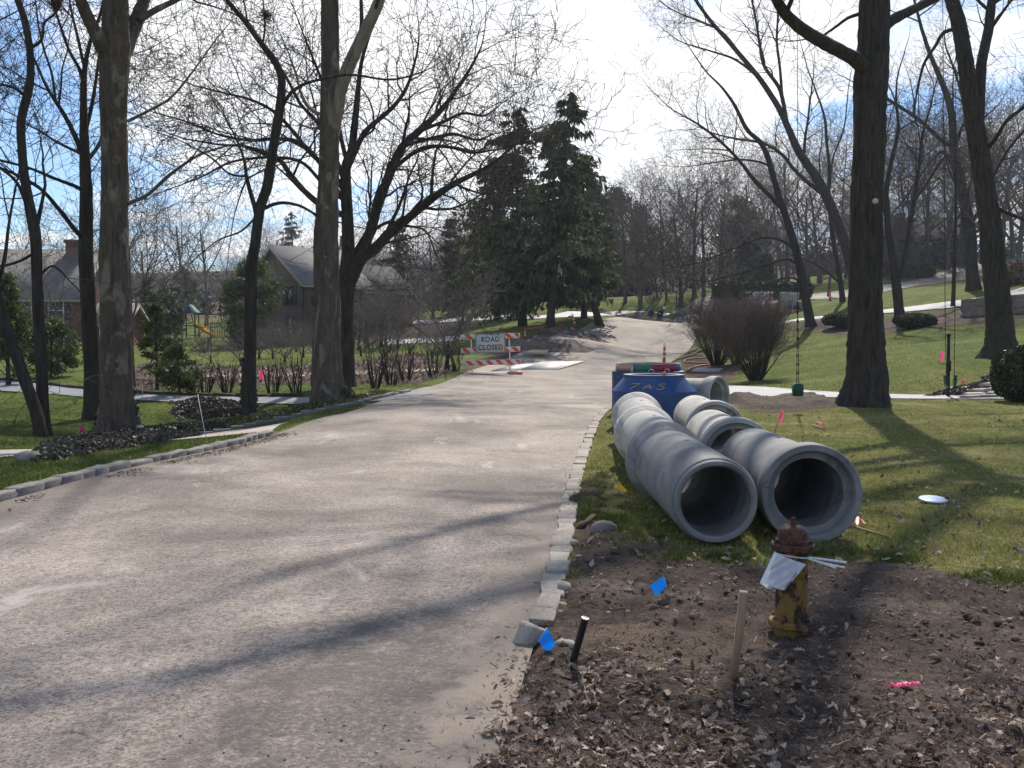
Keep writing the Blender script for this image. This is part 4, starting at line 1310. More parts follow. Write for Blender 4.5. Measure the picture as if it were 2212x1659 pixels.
hero_tree('leaning_tree', 'slender tree leaning left over the mulch bed, forked twice', (1750, 705),
          [(1752, 709, 24), (1745, 670, 20), (1736, 620, 19), (1724, 560, 18), (1711, 511, 17), (1698, 470, 15), (1684, 430, 14), (1670, 380, 13), (1657, 336, 12), (1640, 305, 10), (1613, 279, 9), (1587, 228, 7), (1560, 190, 5), (1530, 160, 3.5)],
          [([(1690, 450, 10), (1660, 420, 9.5), (1630, 390, 8.5), (1595, 345, 7), (1555, 305, 6), (1510, 270, 4.5), (1470, 247, 3)], -1.5),
           ([(1720, 545, 6), (1690, 520, 5.5), (1640, 515, 5), (1580, 540, 4), (1530, 560, 3)], -1.0),
           ([(1732, 580, 6), (1700, 560, 5), (1650, 575, 4.5), (1600, 590, 4), (1560, 600, 3)], 1.0),
           ([(1740, 620, 5), (1710, 600, 4.5), (1660, 612, 4), (1610, 640, 3)], -2.0),
           ([(1665, 360, 6), (1640, 350, 5), (1600, 345, 4), (1550, 350, 3)], 2.0)],
          BARK_THIN, CF_BIG, 111, ext=0, flare=0.25, sides=12)
hero_tree('leaning_tree', 'long-limbed tree arching left from behind the huge lawn oak', (1850, 650),
          [(1856, 660, 26), (1845, 600, 24), (1825, 524, 23), (1795, 447, 22), (1778, 410, 21), (1761, 380, 20), (1742, 352, 18), (1722, 322, 17), (1704, 279, 14), (1688, 245, 13), (1671, 215, 12), (1637, 165, 11), (1580, 97, 9), (1536, 47, 8), (1503, 0, 7), (1480, -40, 6)],
          [([(1718, 305, 10), (1700, 265, 9), (1691, 218, 8.5), (1680, 185, 8), (1650, 141, 7), (1640, 90, 6), (1632, 40, 5), (1620, -20, 4)], 1.0),
           ([(1785, 425, 10), (1740, 390, 9), (1712, 362, 8), (1690, 335, 7), (1650, 310, 6), (1590, 300, 4.5)], -1.0),
           ([(1768, 392, 7), (1740, 360, 6.5), (1738, 310, 6), (1745, 260, 5), (1750, 215, 4)], 0.8),
           ([(1690, 220, 7), (1685, 150, 6), (1678, 90, 5), (1680, 30, 4.5), (1674, -20, 4)], -0.8),
           ([(1600, 118, 6), (1560, 70, 5), (1520, 50, 4), (1470, 30, 3)], 1.5),
           ([(1640, 168, 6), (1590, 130, 5), (1540, 112, 4), (1500, 100, 3)], -1.5)],
          BARK_THIN, CF_BIG, 112, ext=2, flare=0.25, sides=12)
hero_tree('bare_tree', 'forked tree with two upright stems, half behind the huge lawn oak', (1944, 694),
          [(1945, 700, 26), (1941, 660, 21), (1937, 620, 20), (1932, 585, 19), (1925, 540, 15), (1918, 490, 13), (1914, 420, 11), (1925, 350, 9), (1940, 280, 7), (1935, 220, 5)],
          [([(1936, 612, 13), (1948, 585, 12), (1956, 545, 11), (1963, 500, 10), (1975, 430, 9), (1985, 360, 7), (1993, 290, 6), (2010, 230, 4)], 1.0),
           ([(1918, 480, 6), (1900, 420, 5), (1905, 360, 4), (1915, 300, 3)], -0.8),
           ([(1975, 430, 5), (2000, 400, 5), (2030, 350, 4), (2055, 330, 3)], 0.8)],
          BARK_THIN, CF_BIG, 113, ext=0, flare=0.22, sides=12)
hero_tree('slim_tree', 'slim dark tree just left of the huge lawn oak, by the upper road', (1820, 652),
          [(1821, 657, 14), (1816, 615, 11), (1808, 570, 10), (1800, 520, 9.5), (1795, 480, 9), (1790, 430, 8), (1792, 370, 7), (1786, 310, 6), (1780, 250, 5), (1760, 190, 3.5)],
          [([(1812, 610, 5), (1790, 590, 4.5), (1760, 570, 4), (1735, 560, 3)], -1.0), ([(1791, 400, 5), (1800, 340, 4), (1822, 280, 3.4), (1830, 220, 2.5)], 1.0), ([(1795, 470, 4), (1775, 420, 3.5), (1770, 360, 3)], 0.5)],
          BARK_THIN, CF_MID, 114, ext=0, flare=0.2, sides=9)
hero_tree('slim_tree', 'needle-thin dark sapling standing by the end of the low stone wall', (2058, 662),
          [(2058, 668, 11), (2060, 620, 9), (2062, 550, 8), (2064, 480, 7), (2065, 400, 6), (2063, 330, 5), (2060, 260, 4), (2058, 190, 3)],
          [([(2064, 480, 4), (2085, 440, 3.5), (2100, 380, 3)], 0.5), ([(2064, 400, 3.5), (2045, 350, 3), (2040, 290, 2)], -0.5)],
          BARK_THIN, CF_MID, 115, ext=0, flare=0.15, sides=8)

# ================================================================ conifers, shrubs, background trees
def cards(points, size, rng, up=0.0, asp=2.0, jit=0.35):
    """Leaf-sized four-cornered blades at the given points, each turned at random: V, F arrays."""
    P = np.asarray(points, float)
    n = len(P)
    a = rng.normal(size=(n, 3))
    a[:, 2] += up
    a /= np.linalg.norm(a, axis=1, keepdims=True)
    b = np.cross(a, rng.normal(size=(n, 3)))
    b /= np.linalg.norm(b, axis=1, keepdims=True) + 1e-9
    s = size * (1 + jit * rng.normal(size=(n, 1)).clip(-1.5, 1.5))
    V = np.stack([P - a * s, P + b * s / asp, P + a * s, P - b * s / asp], 1).reshape(-1, 3)
    F = np.arange(n * 4).reshape(n, 4)
    return V, F


def dup(root, loc, rz, sc, label=None, group=None, name=None):
    c = root.copy()
    COL.objects.link(c)
    c.location, c.rotation_euler, c.scale = loc, (0, 0, rz), (sc, sc, sc) if not isinstance(sc, tuple) else sc
    if label:
        c['label'] = label
    if group:
        c['group'] = group
    for ch in root.children:
        k = ch.copy()
        COL.objects.link(k)
        k.parent = c
        for g in ch.children:
            q = g.copy()
            COL.objects.link(q)
            q.parent = k
    return c


def spruce(name, label, base, top_px, halfw_px, seed, group=None, lean=0.0, gap=0.10, thick=1.0):
    """Drooping spruce: trunk, whorls of limbs, hanging sprays of needles."""
    rng = random.Random(seed)
    nr = np.random.default_rng(seed)
    bx, Y, bz = G(*base)
    top = W(top_px[0], top_px[1], Y)
    Ht = top[2] - bz
    Rm = halfw_px * Y / FPX
    root = thing(name, label, 'tree', (bx, Y, bz), group)
    tp = [(bx + (top[0] - bx) * t, Y, bz - 0.2 + (Ht + 0.2) * t) for t in np.linspace(0, 1, 14)]
    tr = [0.30 * (1 - 0.93 * t) * Ht / 16 for t in np.linspace(0, 1, 14)]
    trunk_part('trunk', tp, tr, 10, BARK_THIN, root, flare=0.3, seed=seed)
    br, pts, dirs = [], [], []
    z = gap
    while z < 0.985:
        for k in range(rng.randint(3, 5)):
            t = min(z + rng.uniform(-0.012, 0.012), 0.99)
            L = Rm * (1 - t) ** 0.7 * rng.choice((0.45, 0.7, 0.9, 1.1, 1.25)) * rng.uniform(0.8, 1.1) + 0.2
            if t < 0.3:
                L *= rng.uniform(0.65, 1.05)
            a = rng.random() * 6.283
            sl = rng.uniform(0.0, 0.55)
            p0 = (bx + (top[0] - bx) * t, Y, bz + Ht * t)
            bp = []
            for q in np.linspace(0, 1, 6):
                dz = L * (sl * q - 0.62 * q * q + 0.30 * q ** 3) * (1.3 - 0.7 * t)
                bp.append((p0[0] + math.cos(a) * L * q, p0[1] + math.sin(a) * L * q, p0[2] + dz))
            br.append((bp, [0.045 * (1 - 0.9 * q) * (L / 3) + 0.006 for q in np.linspace(0, 1, 6)], 3))
            n = int(L * 22 * thick) + 4
            qs = rng.random
            B = np.array(bp)
            u = nr.random(n) ** 0.75 * 0.92 + 0.08
            ii = np.minimum((u * 5).astype(int), 4)
            f = (u * 5 - ii)[:, None]
            C = B[ii] * (1 - f) + B[ii + 1] * f
            side = nr.normal(size=n) * 0.16 * L * (0.35 + u)
            C[:, 0] += -math.sin(a) * side
            C[:, 1] += math.cos(a) * side
            C[:, 2] += nr.normal(size=n) * 0.05 - np.abs(side) * 0.35
            pts.append(C)
            D = np.stack([math.cos(a) * 0.35 + nr.normal(size=n) * 0.4, math.sin(a) * 0.35 + nr.normal(size=n) * 0.4, -0.85 + nr.normal(size=n) * 0.45], 1)
            dirs.append(D)
        z += rng.uniform(0.018, 0.05)
    V, F = tube_batch(br)
    MB().batch(V, F).build('limb', BARK_THIN, root)
    P, D = np.concatenate(pts), np.concatenate(dirs)
    D /= np.linalg.norm(D, axis=1, keepdims=True)
    ln = (0.34 + 0.22 * nr.random(len(P)))[:, None] * (0.75 + 0.25 * Ht / 16)
    S = np.cross(D, nr.normal(size=D.shape))
    S /= np.linalg.norm(S, axis=1, keepdims=True) + 1e-9
    wd = 0.055 + 0.04 * nr.random(len(P))[:, None]
    V = np.stack([P - S * wd * 0.6, P + D * ln * 0.5 - S * wd, P + D * ln, P + D * ln * 0.5 + S * wd, P + S * wd * 0.6], 1).reshape(-1, 3)
    F = np.arange(len(P) * 5).reshape(-1, 5)
    MB().batch(V, F).build('crown', NEEDLE, root)
    return root


spruce('spruce_tree', 'tall dark spruce with a broad fan of drooping boughs, further left of the two giants', (1130, 704), (1108, 212), 165, 201, gap=0.13, thick=1.3)
spruce('spruce_tree', 'tallest dark spruce with a ragged narrow spire, beside the road mound', (1186, 713), (1232, 192), 132, 202, gap=0.14, thick=1.4)
spruce('spruce_tree', 'slimmer spruce whose bare leaning stem stands at the road edge', (1297, 704), (1178, 262), 84, 203, gap=0.2, thick=1.6)
spruce('spruce_tree', 'dark spruce filling in behind the two giants, on their left', (1075, 690), (1062, 330), 92, 208, gap=0.08, thick=1.6)
spruce('spruce_tree', 'dark spruce filling in behind the two giants, on their right', (1262, 688), (1258, 330), 84, 209, gap=0.12, thick=1.6)
spruce('spruce_tree', 'smaller dark evergreen behind the flag, between the house and the giants', (868, 690), (862, 470), 52, 204, gap=0.12)
spruce('spruce_tree', 'short wide conifer filling the gap left of the tall spruces', (985, 682), (972, 470), 60, 205, gap=0.06)
spruce('spruce_tree', 'dark conifer in front of the clipped hedge, small and conical', (1640, 628), (1652, 545), 40, 206, gap=0.03)
spruce('pine_tree', 'pale distant pine rising above the brown brick house roof', (640, 690), (628, 455), 62, 207, gap=0.45, thick=0.7)


def mass_tree(name, label, base, top_px, halfw_px, mt, seed, size=0.14, n=5200, cat='tree', lobes=16, group=None, trunk=True, low=0.12, asp=2.2):
    """Broad-leaved evergreen or young conifer: stem, and leaf-sized blades in many uneven clumps."""
    rng = random.Random(seed)
    nr = np.random.default_rng(seed)
    bx, Y, bz = G(*base)
    top = W(top_px[0], top_px[1], Y)
    Ht, Rm = top[2] - bz, halfw_px * Y / FPX
    root = thing(name, label, cat, (bx, Y, bz), group)
    tp = [(bx + (top[0] - bx) * t, Y, bz - 0.1 + (Ht * 0.9) * t) for t in np.linspace(0, 1, 8)]
    br = []
    P = []
    for k in range(lobes * 3):
        t = low + (1 - low) * rng.random() ** 0.9
        prof = max(0.12, math.sin(min(1, (t - low) / (1 - low) * 0.85 + 0.18) * math.pi) ** 0.7)
        a, r = rng.random() * 6.283, Rm * prof * rng.uniform(0.35, 1.0)
        c = np.array([bx + (top[0] - bx) * t + math.cos(a) * r, Y + math.sin(a) * r, bz + Ht * t])
        rr = Rm * rng.uniform(0.16, 0.34)
        m = max(6, int(n / (lobes * 3) * rng.uniform(0.5, 1.5)))
        q = nr.normal(size=(m, 3)) * rr * 0.6
        q[:, 2] *= 0.6
        P.append(c + q)
        s = (bx + (top[0] - bx) * t * 0.7, Y, bz + Ht * max(t - 0.15, 0.02))
        br.append(([s, tuple((np.array(s) + c) / 2 + np.array([0, 0, 0.04])), tuple(c)], [0.03 * Ht / 6, 0.02 * Ht / 6, 0.008], 3))
    trunk_part('trunk', tp, [0.02 * Ht * (1 - 0.85 * t) + 0.01 for t in np.linspace(0, 1, 8)], 8, BARK_THIN, root, flare=0.15, seed=seed)
    V, F = tube_batch(br)
    MB().batch(V, F).build('limb', BARK_THIN, root)
    V, F = cards(np.concatenate(P), size, nr, asp=asp)
    MB().batch(V, F).build('crown', mt, root)
    return root


mass_tree('juniper_tree', 'yellow-green evergreen leaning on the gable of the brown brick house', (548, 752), (545, 562), 70, NEEDLE_L, 211, 0.17, 11000, low=0.06, asp=3)
mass_tree('hemlock_tree', 'feathery young evergreen with a thin bare stem, on the far driveway edge', (340, 842), (336, 655), 36, NEEDLE_L, 212, 0.09, 2600, low=0.25, asp=3.5)
mass_tree('hemlock_shrub', 'low feathery evergreen beside the bend of the grey driveway', (388, 852), (384, 748), 46, NEEDLE_L, 213, 0.075, 3600, cat='shrub', low=0.03, asp=3.5)
mass_tree('hemlock_tree', 'light green evergreen at the left edge in front of the red brick house', (18, 832), (15, 600), 50, NEEDLE_L, 214, 0.12, 4200, low=0.06, asp=3.5)
mass_tree('hemlock_tree', 'light green evergreen between the leaning trunk and the red brick house', (110, 815), (112, 690), 62, NEEDLE_L, 215, 0.11, 4200, low=0.04, asp=3.5)
mass_tree('yew_tree', 'dark bushy evergreen left of the play tower', (350, 742), (350, 640), 52, NEEDLE, 216, 0.22, 4200, low=0.03)
mass_tree('ivy_tree', 'ivy-clad dark evergreen mass behind the play tower', (318, 735), (320, 600), 26, LEAF_EV, 217, 0.2, 2200, low=0.02)
mass_tree('magnolia_tree', 'glossy evergreen magnolia right of the spruces', (1322, 640), (1318, 500), 42, LEAF_EV, 218, 0.24, 4600, low=0.04)
mass_tree('holly_tree', 'tall dark holly behind the bare orchard tree', (1405, 628), (1330, 405), 60, LEAF_EV, 219, 0.28, 6500, low=0.2)
mass_tree('holly_tree', 'rounded dark holly among the brown woods, up the road', (1606, 620), (1600, 435), 50, LEAF_EV, 220, 0.30, 5200, low=0.25)
mass_tree('pine_tree', 'dark pine crown just right of the tall spruces', (1290, 660), (1285, 400), 48, NEEDLE, 221, 0.25, 5200, low=0.3)
mass_tree('pine_tree', 'dull green pine at the back of the left bank, beyond the play tower', (400, 690), (395, 585), 34, NEEDLE_L, 222, 0.32, 2600, low=0.1)


# ---- prototypes of bare trees for the middle distance; the first of each kind stands where it is used
def bare_proto(name, seed, height, spread, cfg, mt_t, mt_c, trunk_h=0.35, nl=7, r0=0.19, lean=0.0, straight=False):
    rng = random.Random(seed)
    root = thing(name, '', 'tree')
    tp, tr = shoot((0, 0, -0.2), _norm((lean, 0, 1)), height * (0.9 if straight else trunk_h * 1.6), r0, 9, 0.035, 0.03, rng, 0.9 if straight else 0.6)
    trunk_part('trunk', tp, tr, 9, mt_t, root, flare=0.3, seed=seed, local=True)
    tw = []
    for k in range(nl):
        i = 3 + int((len(tp) - 4) * (k + 0.5) / nl)
        i = min(i, len(tp) - 1)
        a = k * 2.4 + rng.random()
        el = rng.uniform(0.5, 1.3)
        d = _norm((math.cos(a), math.sin(a), el))
        ln = (height - tp[i][2]) * rng.uniform(0.7, 1.05) * spread
        q, rr = shoot(tp[i], d, ln, tr[i] * 0.62, 8, 0.12, 0.06, rng, 0.88)
        tw.append((q, rr, 5))
        sprout(q, rr, 0, cfg, rng, tw, 0.18)
    V, F = tube_batch(tw)
    MB().batch(V, F).build('crown', mt_c, root, smooth=True, local=True)
    return root


CFB = Cfg(dens=(1.8, 2.2, 2.4), lens=(3.2, 1.7, 0.9), maxl=3, rmin=0.0125, nseg=(5, 3, 2), sides=(3, 3, 3), up=(0.06, 0.06, 0.03))
CFS = Cfg(dens=(3.0, 4.2, 4.2), lens=(1.5, 0.8, 0.45), maxl=3, rmin=0.009, nseg=(4, 3, 2), sides=(3, 3, 3), up=(0.16, 0.12, 0.06))
CFH = Cfg(dens=(3.0, 3.5), lens=(0.8, 0.4), maxl=2, rmin=0.0045, nseg=(4, 2), sides=(3, 3), up=(0.14, 0.06))
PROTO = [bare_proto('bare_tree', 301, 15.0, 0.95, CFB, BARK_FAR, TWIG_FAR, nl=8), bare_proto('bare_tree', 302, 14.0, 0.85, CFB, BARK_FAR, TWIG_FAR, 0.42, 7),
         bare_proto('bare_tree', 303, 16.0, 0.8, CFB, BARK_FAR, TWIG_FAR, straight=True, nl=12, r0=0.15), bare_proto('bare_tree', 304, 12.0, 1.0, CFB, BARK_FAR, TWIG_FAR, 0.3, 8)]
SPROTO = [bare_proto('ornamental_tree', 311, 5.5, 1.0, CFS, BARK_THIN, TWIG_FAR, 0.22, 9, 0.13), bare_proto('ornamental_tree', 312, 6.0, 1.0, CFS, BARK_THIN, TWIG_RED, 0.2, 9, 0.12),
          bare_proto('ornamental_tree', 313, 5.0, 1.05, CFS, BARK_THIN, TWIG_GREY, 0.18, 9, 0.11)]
_used = set()


def put(proto, base, top_y, label, group=None, rz=None, wide=1.0, ph=None, Y=None, rng=random.Random(99)):
    """Stand a copy of a bare tree on the ground under a pixel, tall enough to reach top_y in the picture."""
    g = G(*base) if Y is None else None
    if Y is not None:
        x = (base[0] - CX) / FPX * Y / (_cp)
        g = (x, Y, h1(x, Y))
    want = W(base[0], top_y, g[1])[2] - g[2]
    pz = ph
    s = want / pz
    s3 = (s * wide, s * wide, s)
    rz = rng.random() * 6.28 if rz is None else rz
    if proto.name not in _used:
        _used.add(proto.name)
        o = proto
        o.location, o.rotation_euler, o.scale = g, (0, 0, rz), s3
        o['label'] = label
        if group:
            o['group'] = group
        proto['_h'] = pz
        WORG[o.name] = (tuple(g), rz)
        return o
    return dup(proto, g, rz, s3, label, group)


HGT = {p.name: max(v.co.z for c_ in p.children for v in c_.data.vertices) for p in PROTO + SPROTO}
MID = [
    (0, (318, 700), 405, 'bare tree with ivy round its trunk, left of the play tower'),
    (1, (394, 700), 385, 'forked bare tree rising straight behind the play tower'),
    (1, (446, 705), 400, 'bare tree with a split trunk, right behind the yellow slide'),
    (3, (126, 806), 470, 'vase-shaped bare tree in front of the red brick house'),
    (2, (288, 838), 300, 'thin dark trunk on the driveway edge, just right of the massive sycamore'),
    (0, (1472, 657), 285, 'big bare tree crowning the far lawn, above the orchard tree'),
    (3, (1383, 665), 330, 'crooked bare oak behind the spruces, leaning over the far lawn'),
    (1, (1555, 640), 325, 'grey bare tree behind the second road barrier'),
    (2, (1690, 620), 300, 'upright bare tree behind the clipped hedge'),
    (0, (1925, 600), 255, 'bare tree behind the forked stems on the right slope'),
    (2, (2012, 585), 270, 'thin bare tree in front of the brick gable on the hill'),
    (3, (2185, 610), 150, 'tangled bare tree at the right edge beyond the twin-stemmed oak'),
    (1, (2120, 570), 230, 'far bare tree beside the green fence on the hill'),
    (1, (935, 690), 440, 'bare tree between the flag and the short wide conifer'),
    (0, (500, 735), 470, 'bare tree beside the evergreen at the brown brick house'),
    (2, (215, 735), 420, 'bare tree beyond the red brick house, seen beside the sycamore'),
    (3, (20, 720), 385, 'bare tree at the left edge above the red brick house'),
    (1, (730, 690), 420, 'bare tree standing behind the brown brick house'),
    (2, (560, 690), 440, 'upright bare tree on the skyline left of the brown brick house'),
    (0, (1790, 640), 330, 'bare tree far up the road behind the slim dark tree'),
]
MID += [
    (1, (1610, 618), 290, 'bare tree rising between the clipped hedge block and the rounded holly'),
    (0, (1745, 610), 270, 'broad bare tree behind the orange post up the road'),
    (3, (1840, 600), 240, 'bare tree whose crown fills the gap left of the huge lawn oak'),
    (2, (1965, 590), 215, 'tall slim bare tree just right of the forked stems'),
    (1, (2075, 575), 190, 'bare tree between the needle-thin sapling and the twin-stemmed oak'),
    (0, (2160, 585), 120, 'dense bare tree behind the twin-stemmed oak'),
    (2, (1420, 645), 330, 'tall slim bare tree right of the tall dark holly'),
    (1, (1520, 640), 350, 'bare tree left of the short hedge block'),
    (0, (1240, 650), 400, 'bare tree seen through the gap between the two giant spruces'),
    (1, (1050, 680), 395, 'bare tree left of the broad spruce, over the grey house'),
    (2, (820, 700), 400, 'slim bare tree rising behind the roof of the brown brick house'),
    (3, (160, 740), 440, 'bare tree behind the red brick house chimney'),
    (0, (250, 735), 455, 'bare tree at the back of the left bank behind the massive sycamore'),
    (1, (600, 700), 430, 'bare tree behind the yellow-green evergreen'),
    (3, (360, 720), 450, 'broad bare tree far behind the dark bushy evergreen'),
]
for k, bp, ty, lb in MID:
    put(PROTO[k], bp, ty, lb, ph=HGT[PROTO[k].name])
SMALL = [
    (0, (1470, 660), 470, 1.25, 'spreading orchard tree with upright shoots in the middle of the far lawn'),
    (1, (1385, 655), 500, 1.1, 'reddish small tree beside the crooked oak on the far lawn'),
    (2, (965, 800), 560, 1.15, 'fine-twigged small tree behind the road closed barrier'),
    (0, (1540, 640), 520, 1.2, 'brown twiggy tree left of the clipped hedge'),
    (1, (1725, 618), 520, 1.3, 'reddish twiggy tree above the clipped hedge'),
    (1, (1775, 612), 540, 1.2, 'reddish bush-like tree by the orange post up the road'),
    (2, (1620, 615), 500, 1.3, 'grey twiggy thicket tree behind the dark conifer'),
    (0, (1880, 610), 500, 1.2, 'brown twiggy tree behind the huge lawn oak'),
    (1, (2020, 575), 500, 1.2, 'reddish small tree in front of the brick gable on the hill'),
    (0, (2190, 590), 470, 1.3, 'twiggy tree at the right edge above the green fence'),
    (0, (1000, 700), 560, 1.2, 'brown twiggy tree behind the flagpole'),
    (2, (790, 742), 590, 1.2, 'small bare tree at the corner of the brown brick house'),
    (2, (870, 720), 590, 1.2, 'grey bare dogwood by the flagpole'),
    (2, (835, 752), 620, 1.3, 'grey brush right of the spreading oak, before the house door'),
    (0, (775, 756), 650, 1.3, 'low brown brush between the spreading oak and the house'),
    (0, (640, 760), 660, 1.3, 'low tangled thicket under the brown brick house'),
    (2, (590, 775), 680, 1.4, 'pale tangled brush beside the thin curving tree'),
    (2, (700, 760), 690, 1.4, 'pale brush in front of the brown brick house'),
    (0, (1440, 640), 540, 1.2, 'brown twiggy tree right of the reddish one'),
    (1, (1290, 650), 560, 1.2, 'reddish twiggy tree under the pine right of the spruces'),
    (0, (60, 770), 640, 1.2, 'small bare tree before the red brick house at the left edge'),
    (2, (1950, 600), 520, 1.2, 'grey twiggy tree beside the dark hill hedge'),
]
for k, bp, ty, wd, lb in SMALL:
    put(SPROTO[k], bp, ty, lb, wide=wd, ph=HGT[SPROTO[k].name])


GB = 'low bare brush filling the far bank of the grey driveway'
for k, px, py, ty, wd in ((2, 520, 790, 715, 1.5), (0, 560, 775, 690, 1.5), (2, 615, 782, 700, 1.6), (0, 655, 772, 690, 1.5), (2, 690, 780, 705, 1.5), (0, 780, 770, 690, 1.5), (2, 830, 775, 700, 1.5), (0, 885, 768, 685, 1.5), (2, 935, 775, 695, 1.4), (0, 455, 785, 720, 1.5), (2, 960, 760, 670, 1.3), (0, 860, 752, 640, 1.3)):
    put(SPROTO[k], (px, py), ty, 'low bare brush tangled with the rest on the far bank of the grey driveway', GB, wide=wd, ph=HGT[SPROTO[k].name])
for px, py, ty, lb in ((793, 748, 535, 'tall brown brush right against the spreading oak, before the house wing'), (824, 750, 550, 'tall brown brush between the house wing and the flagpole')):
    put(SPROTO[0], (px, py), ty, lb, wide=1.0, ph=HGT[SPROTO[0].name])
GW = 'tall bare trees crowded along the upper road and hill'
for k, px, py, ty in ((1, 1500, 640, 300), (0, 1580, 632, 250), (3, 1660, 622, 275), (1, 1700, 615, 225), (0, 1770, 610, 240), (2, 1815, 606, 200), (1, 1870, 602, 215), (0, 1950, 592, 180), (1, 2000, 585, 200), (3, 2045, 580, 160), (0, 2090, 575, 150), (1, 2140, 580, 130), (3, 2200, 590, 90), (0, 2240, 590, 110), (1, 1350, 655, 360), (2, 1440, 650, 340)):
    put(PROTO[k], (px, py), ty, 'bare tree among those crowded along the upper road and hill', GW, ph=HGT[PROTO[k].name])


# ---- far woods: one mass nobody could count
def far_woods():
    r = random.Random(77)
    P, S, A = [], [], []
    for k in range(300):
        Y = 126 + 150 * r.random() ** 1.25
        X = r.uniform(-0.66, 0.66) * Y
        px = CX + X / Y * FPX
        s = r.uniform(0.75, 1.2) * (0.58 if px < 560 else 0.78 if px < 1000 else 0.92)
        P.append((X, Y))
        S.append(s)
        A.append(r.random() * 6.283)
    P = np.array(P)
    V = np.c_[P, H(P[:, 0], P[:, 1]) - 0.3]
    me = bpy.data.meshes.new('far_woods')
    me.from_pydata([tuple(v) for v in V], [], [])
    for nm, ar in (('size', S), ('turn', A)):
        me.attributes.new(nm, 'FLOAT', 'POINT').data.foreach_set('value', np.array(ar, np.float32))
    o = link_mesh('far_woods', me)
    ng = bpy.data.node_groups.new('far_woods', 'GeometryNodeTree')
    ng.interface.new_socket('Geometry', in_out='INPUT', socket_type='NodeSocketGeometry')
    ng.interface.new_socket('Geometry', in_out='OUTPUT', socket_type='NodeSocketGeometry')
    N, Lk = ng.nodes, ng.links
    gi, go = N.new('NodeGroupInput'), N.new('NodeGroupOutput')
    kinds = N.new('GeometryNodeJoinGeometry')
    for p in PROTO:
        j = N.new('GeometryNodeJoinGeometry')
        for ch in p.children:
            oi = N.new('GeometryNodeObjectInfo')
            oi.transform_space = 'ORIGINAL'
            oi.inputs['Object'].default_value = ch
            Lk.new(oi.outputs['Geometry'], j.inputs[0])
        g2i = N.new('GeometryNodeGeometryToInstance')
        Lk.new(j.outputs[0], g2i.inputs[0])
        Lk.new(g2i.outputs[0], kinds.inputs[0])
    ip = N.new('GeometryNodeInstanceOnPoints')
    m2p = N.new('GeometryNodeMeshToPoints')
    Lk.new(gi.outputs[0], m2p.inputs[0])
    Lk.new(m2p.outputs[0], ip.inputs['Points'])
    Lk.new(kinds.outputs[0], ip.inputs['Instance'])
    ip.inputs['Pick Instance'].default_value = True
    rv = N.new('FunctionNodeRandomValue')
    rv.data_type = 'INT'
    for s_ in rv.inputs:
        if s_.type == 'INT' and s_.name == 'Max':
            s_.default_value = 3
        if s_.type == 'INT' and s_.name == 'Min':
            s_.default_value = 0
    Lk.new([q for q in rv.outputs if q.type == 'INT'][0], ip.inputs['Instance Index'])
    at = N.new('GeometryNodeInputNamedAttribute')
    at.data_type = 'FLOAT'
    at.inputs[0].default_value = 'size'
    Lk.new(at.outputs[0], ip.inputs['Scale'])
    at2 = N.new('GeometryNodeInputNamedAttribute')
    at2.data_type = 'FLOAT'
    at2.inputs[0].default_value = 'turn'
    cx_ = N.new('ShaderNodeCombineXYZ')
    Lk.new(at2.outputs[0], cx_.inputs[2])
    Lk.new(cx_.outputs[0], ip.inputs['Rotation'])
    Lk.new(ip.outputs[0], go.inputs[0])
    o.modifiers.new('trees', 'NODES').node_group = ng
    tag(o, 'grey-brown bare woods closing the view behind the houses and lawns', 'woods', kind='stuff')
    # evergreens and brush among them
    nr = np.random.default_rng(5)
    P = []
    for _ in range(150):
        Y = 125 + 170 * r.random()
        X = r.uniform(-0.66, 0.66) * Y
        z = h1(X, Y)
        k = r.uniform(1.6, 4.2) * (0.7 if X < -0.2 * Y else 1)
        q = nr.normal(size=(220, 3)) * (k * 0.55, k * 0.55, k * 0.75)
        q[:, 2] = np.abs(q[:, 2]) * 1.5
        P.append(q + (X, Y, z))
    V, F = cards(np.concatenate(P), 0.42, nr, asp=1.8)
    o = MB().batch(V, F).build('far_undergrowth', island('far_undergrowth', [(0, (0.03, 0.036, 0.022)), (0.4, (0.075, 0.06, 0.048)), (0.8, (0.10, 0.08, 0.065)), (1, (0.07, 0.085, 0.04))], 0.9, 0.1))
    tag(o, 'low brown and green undergrowth at the foot of the distant woods', 'undergrowth', kind='stuff')


far_woods()


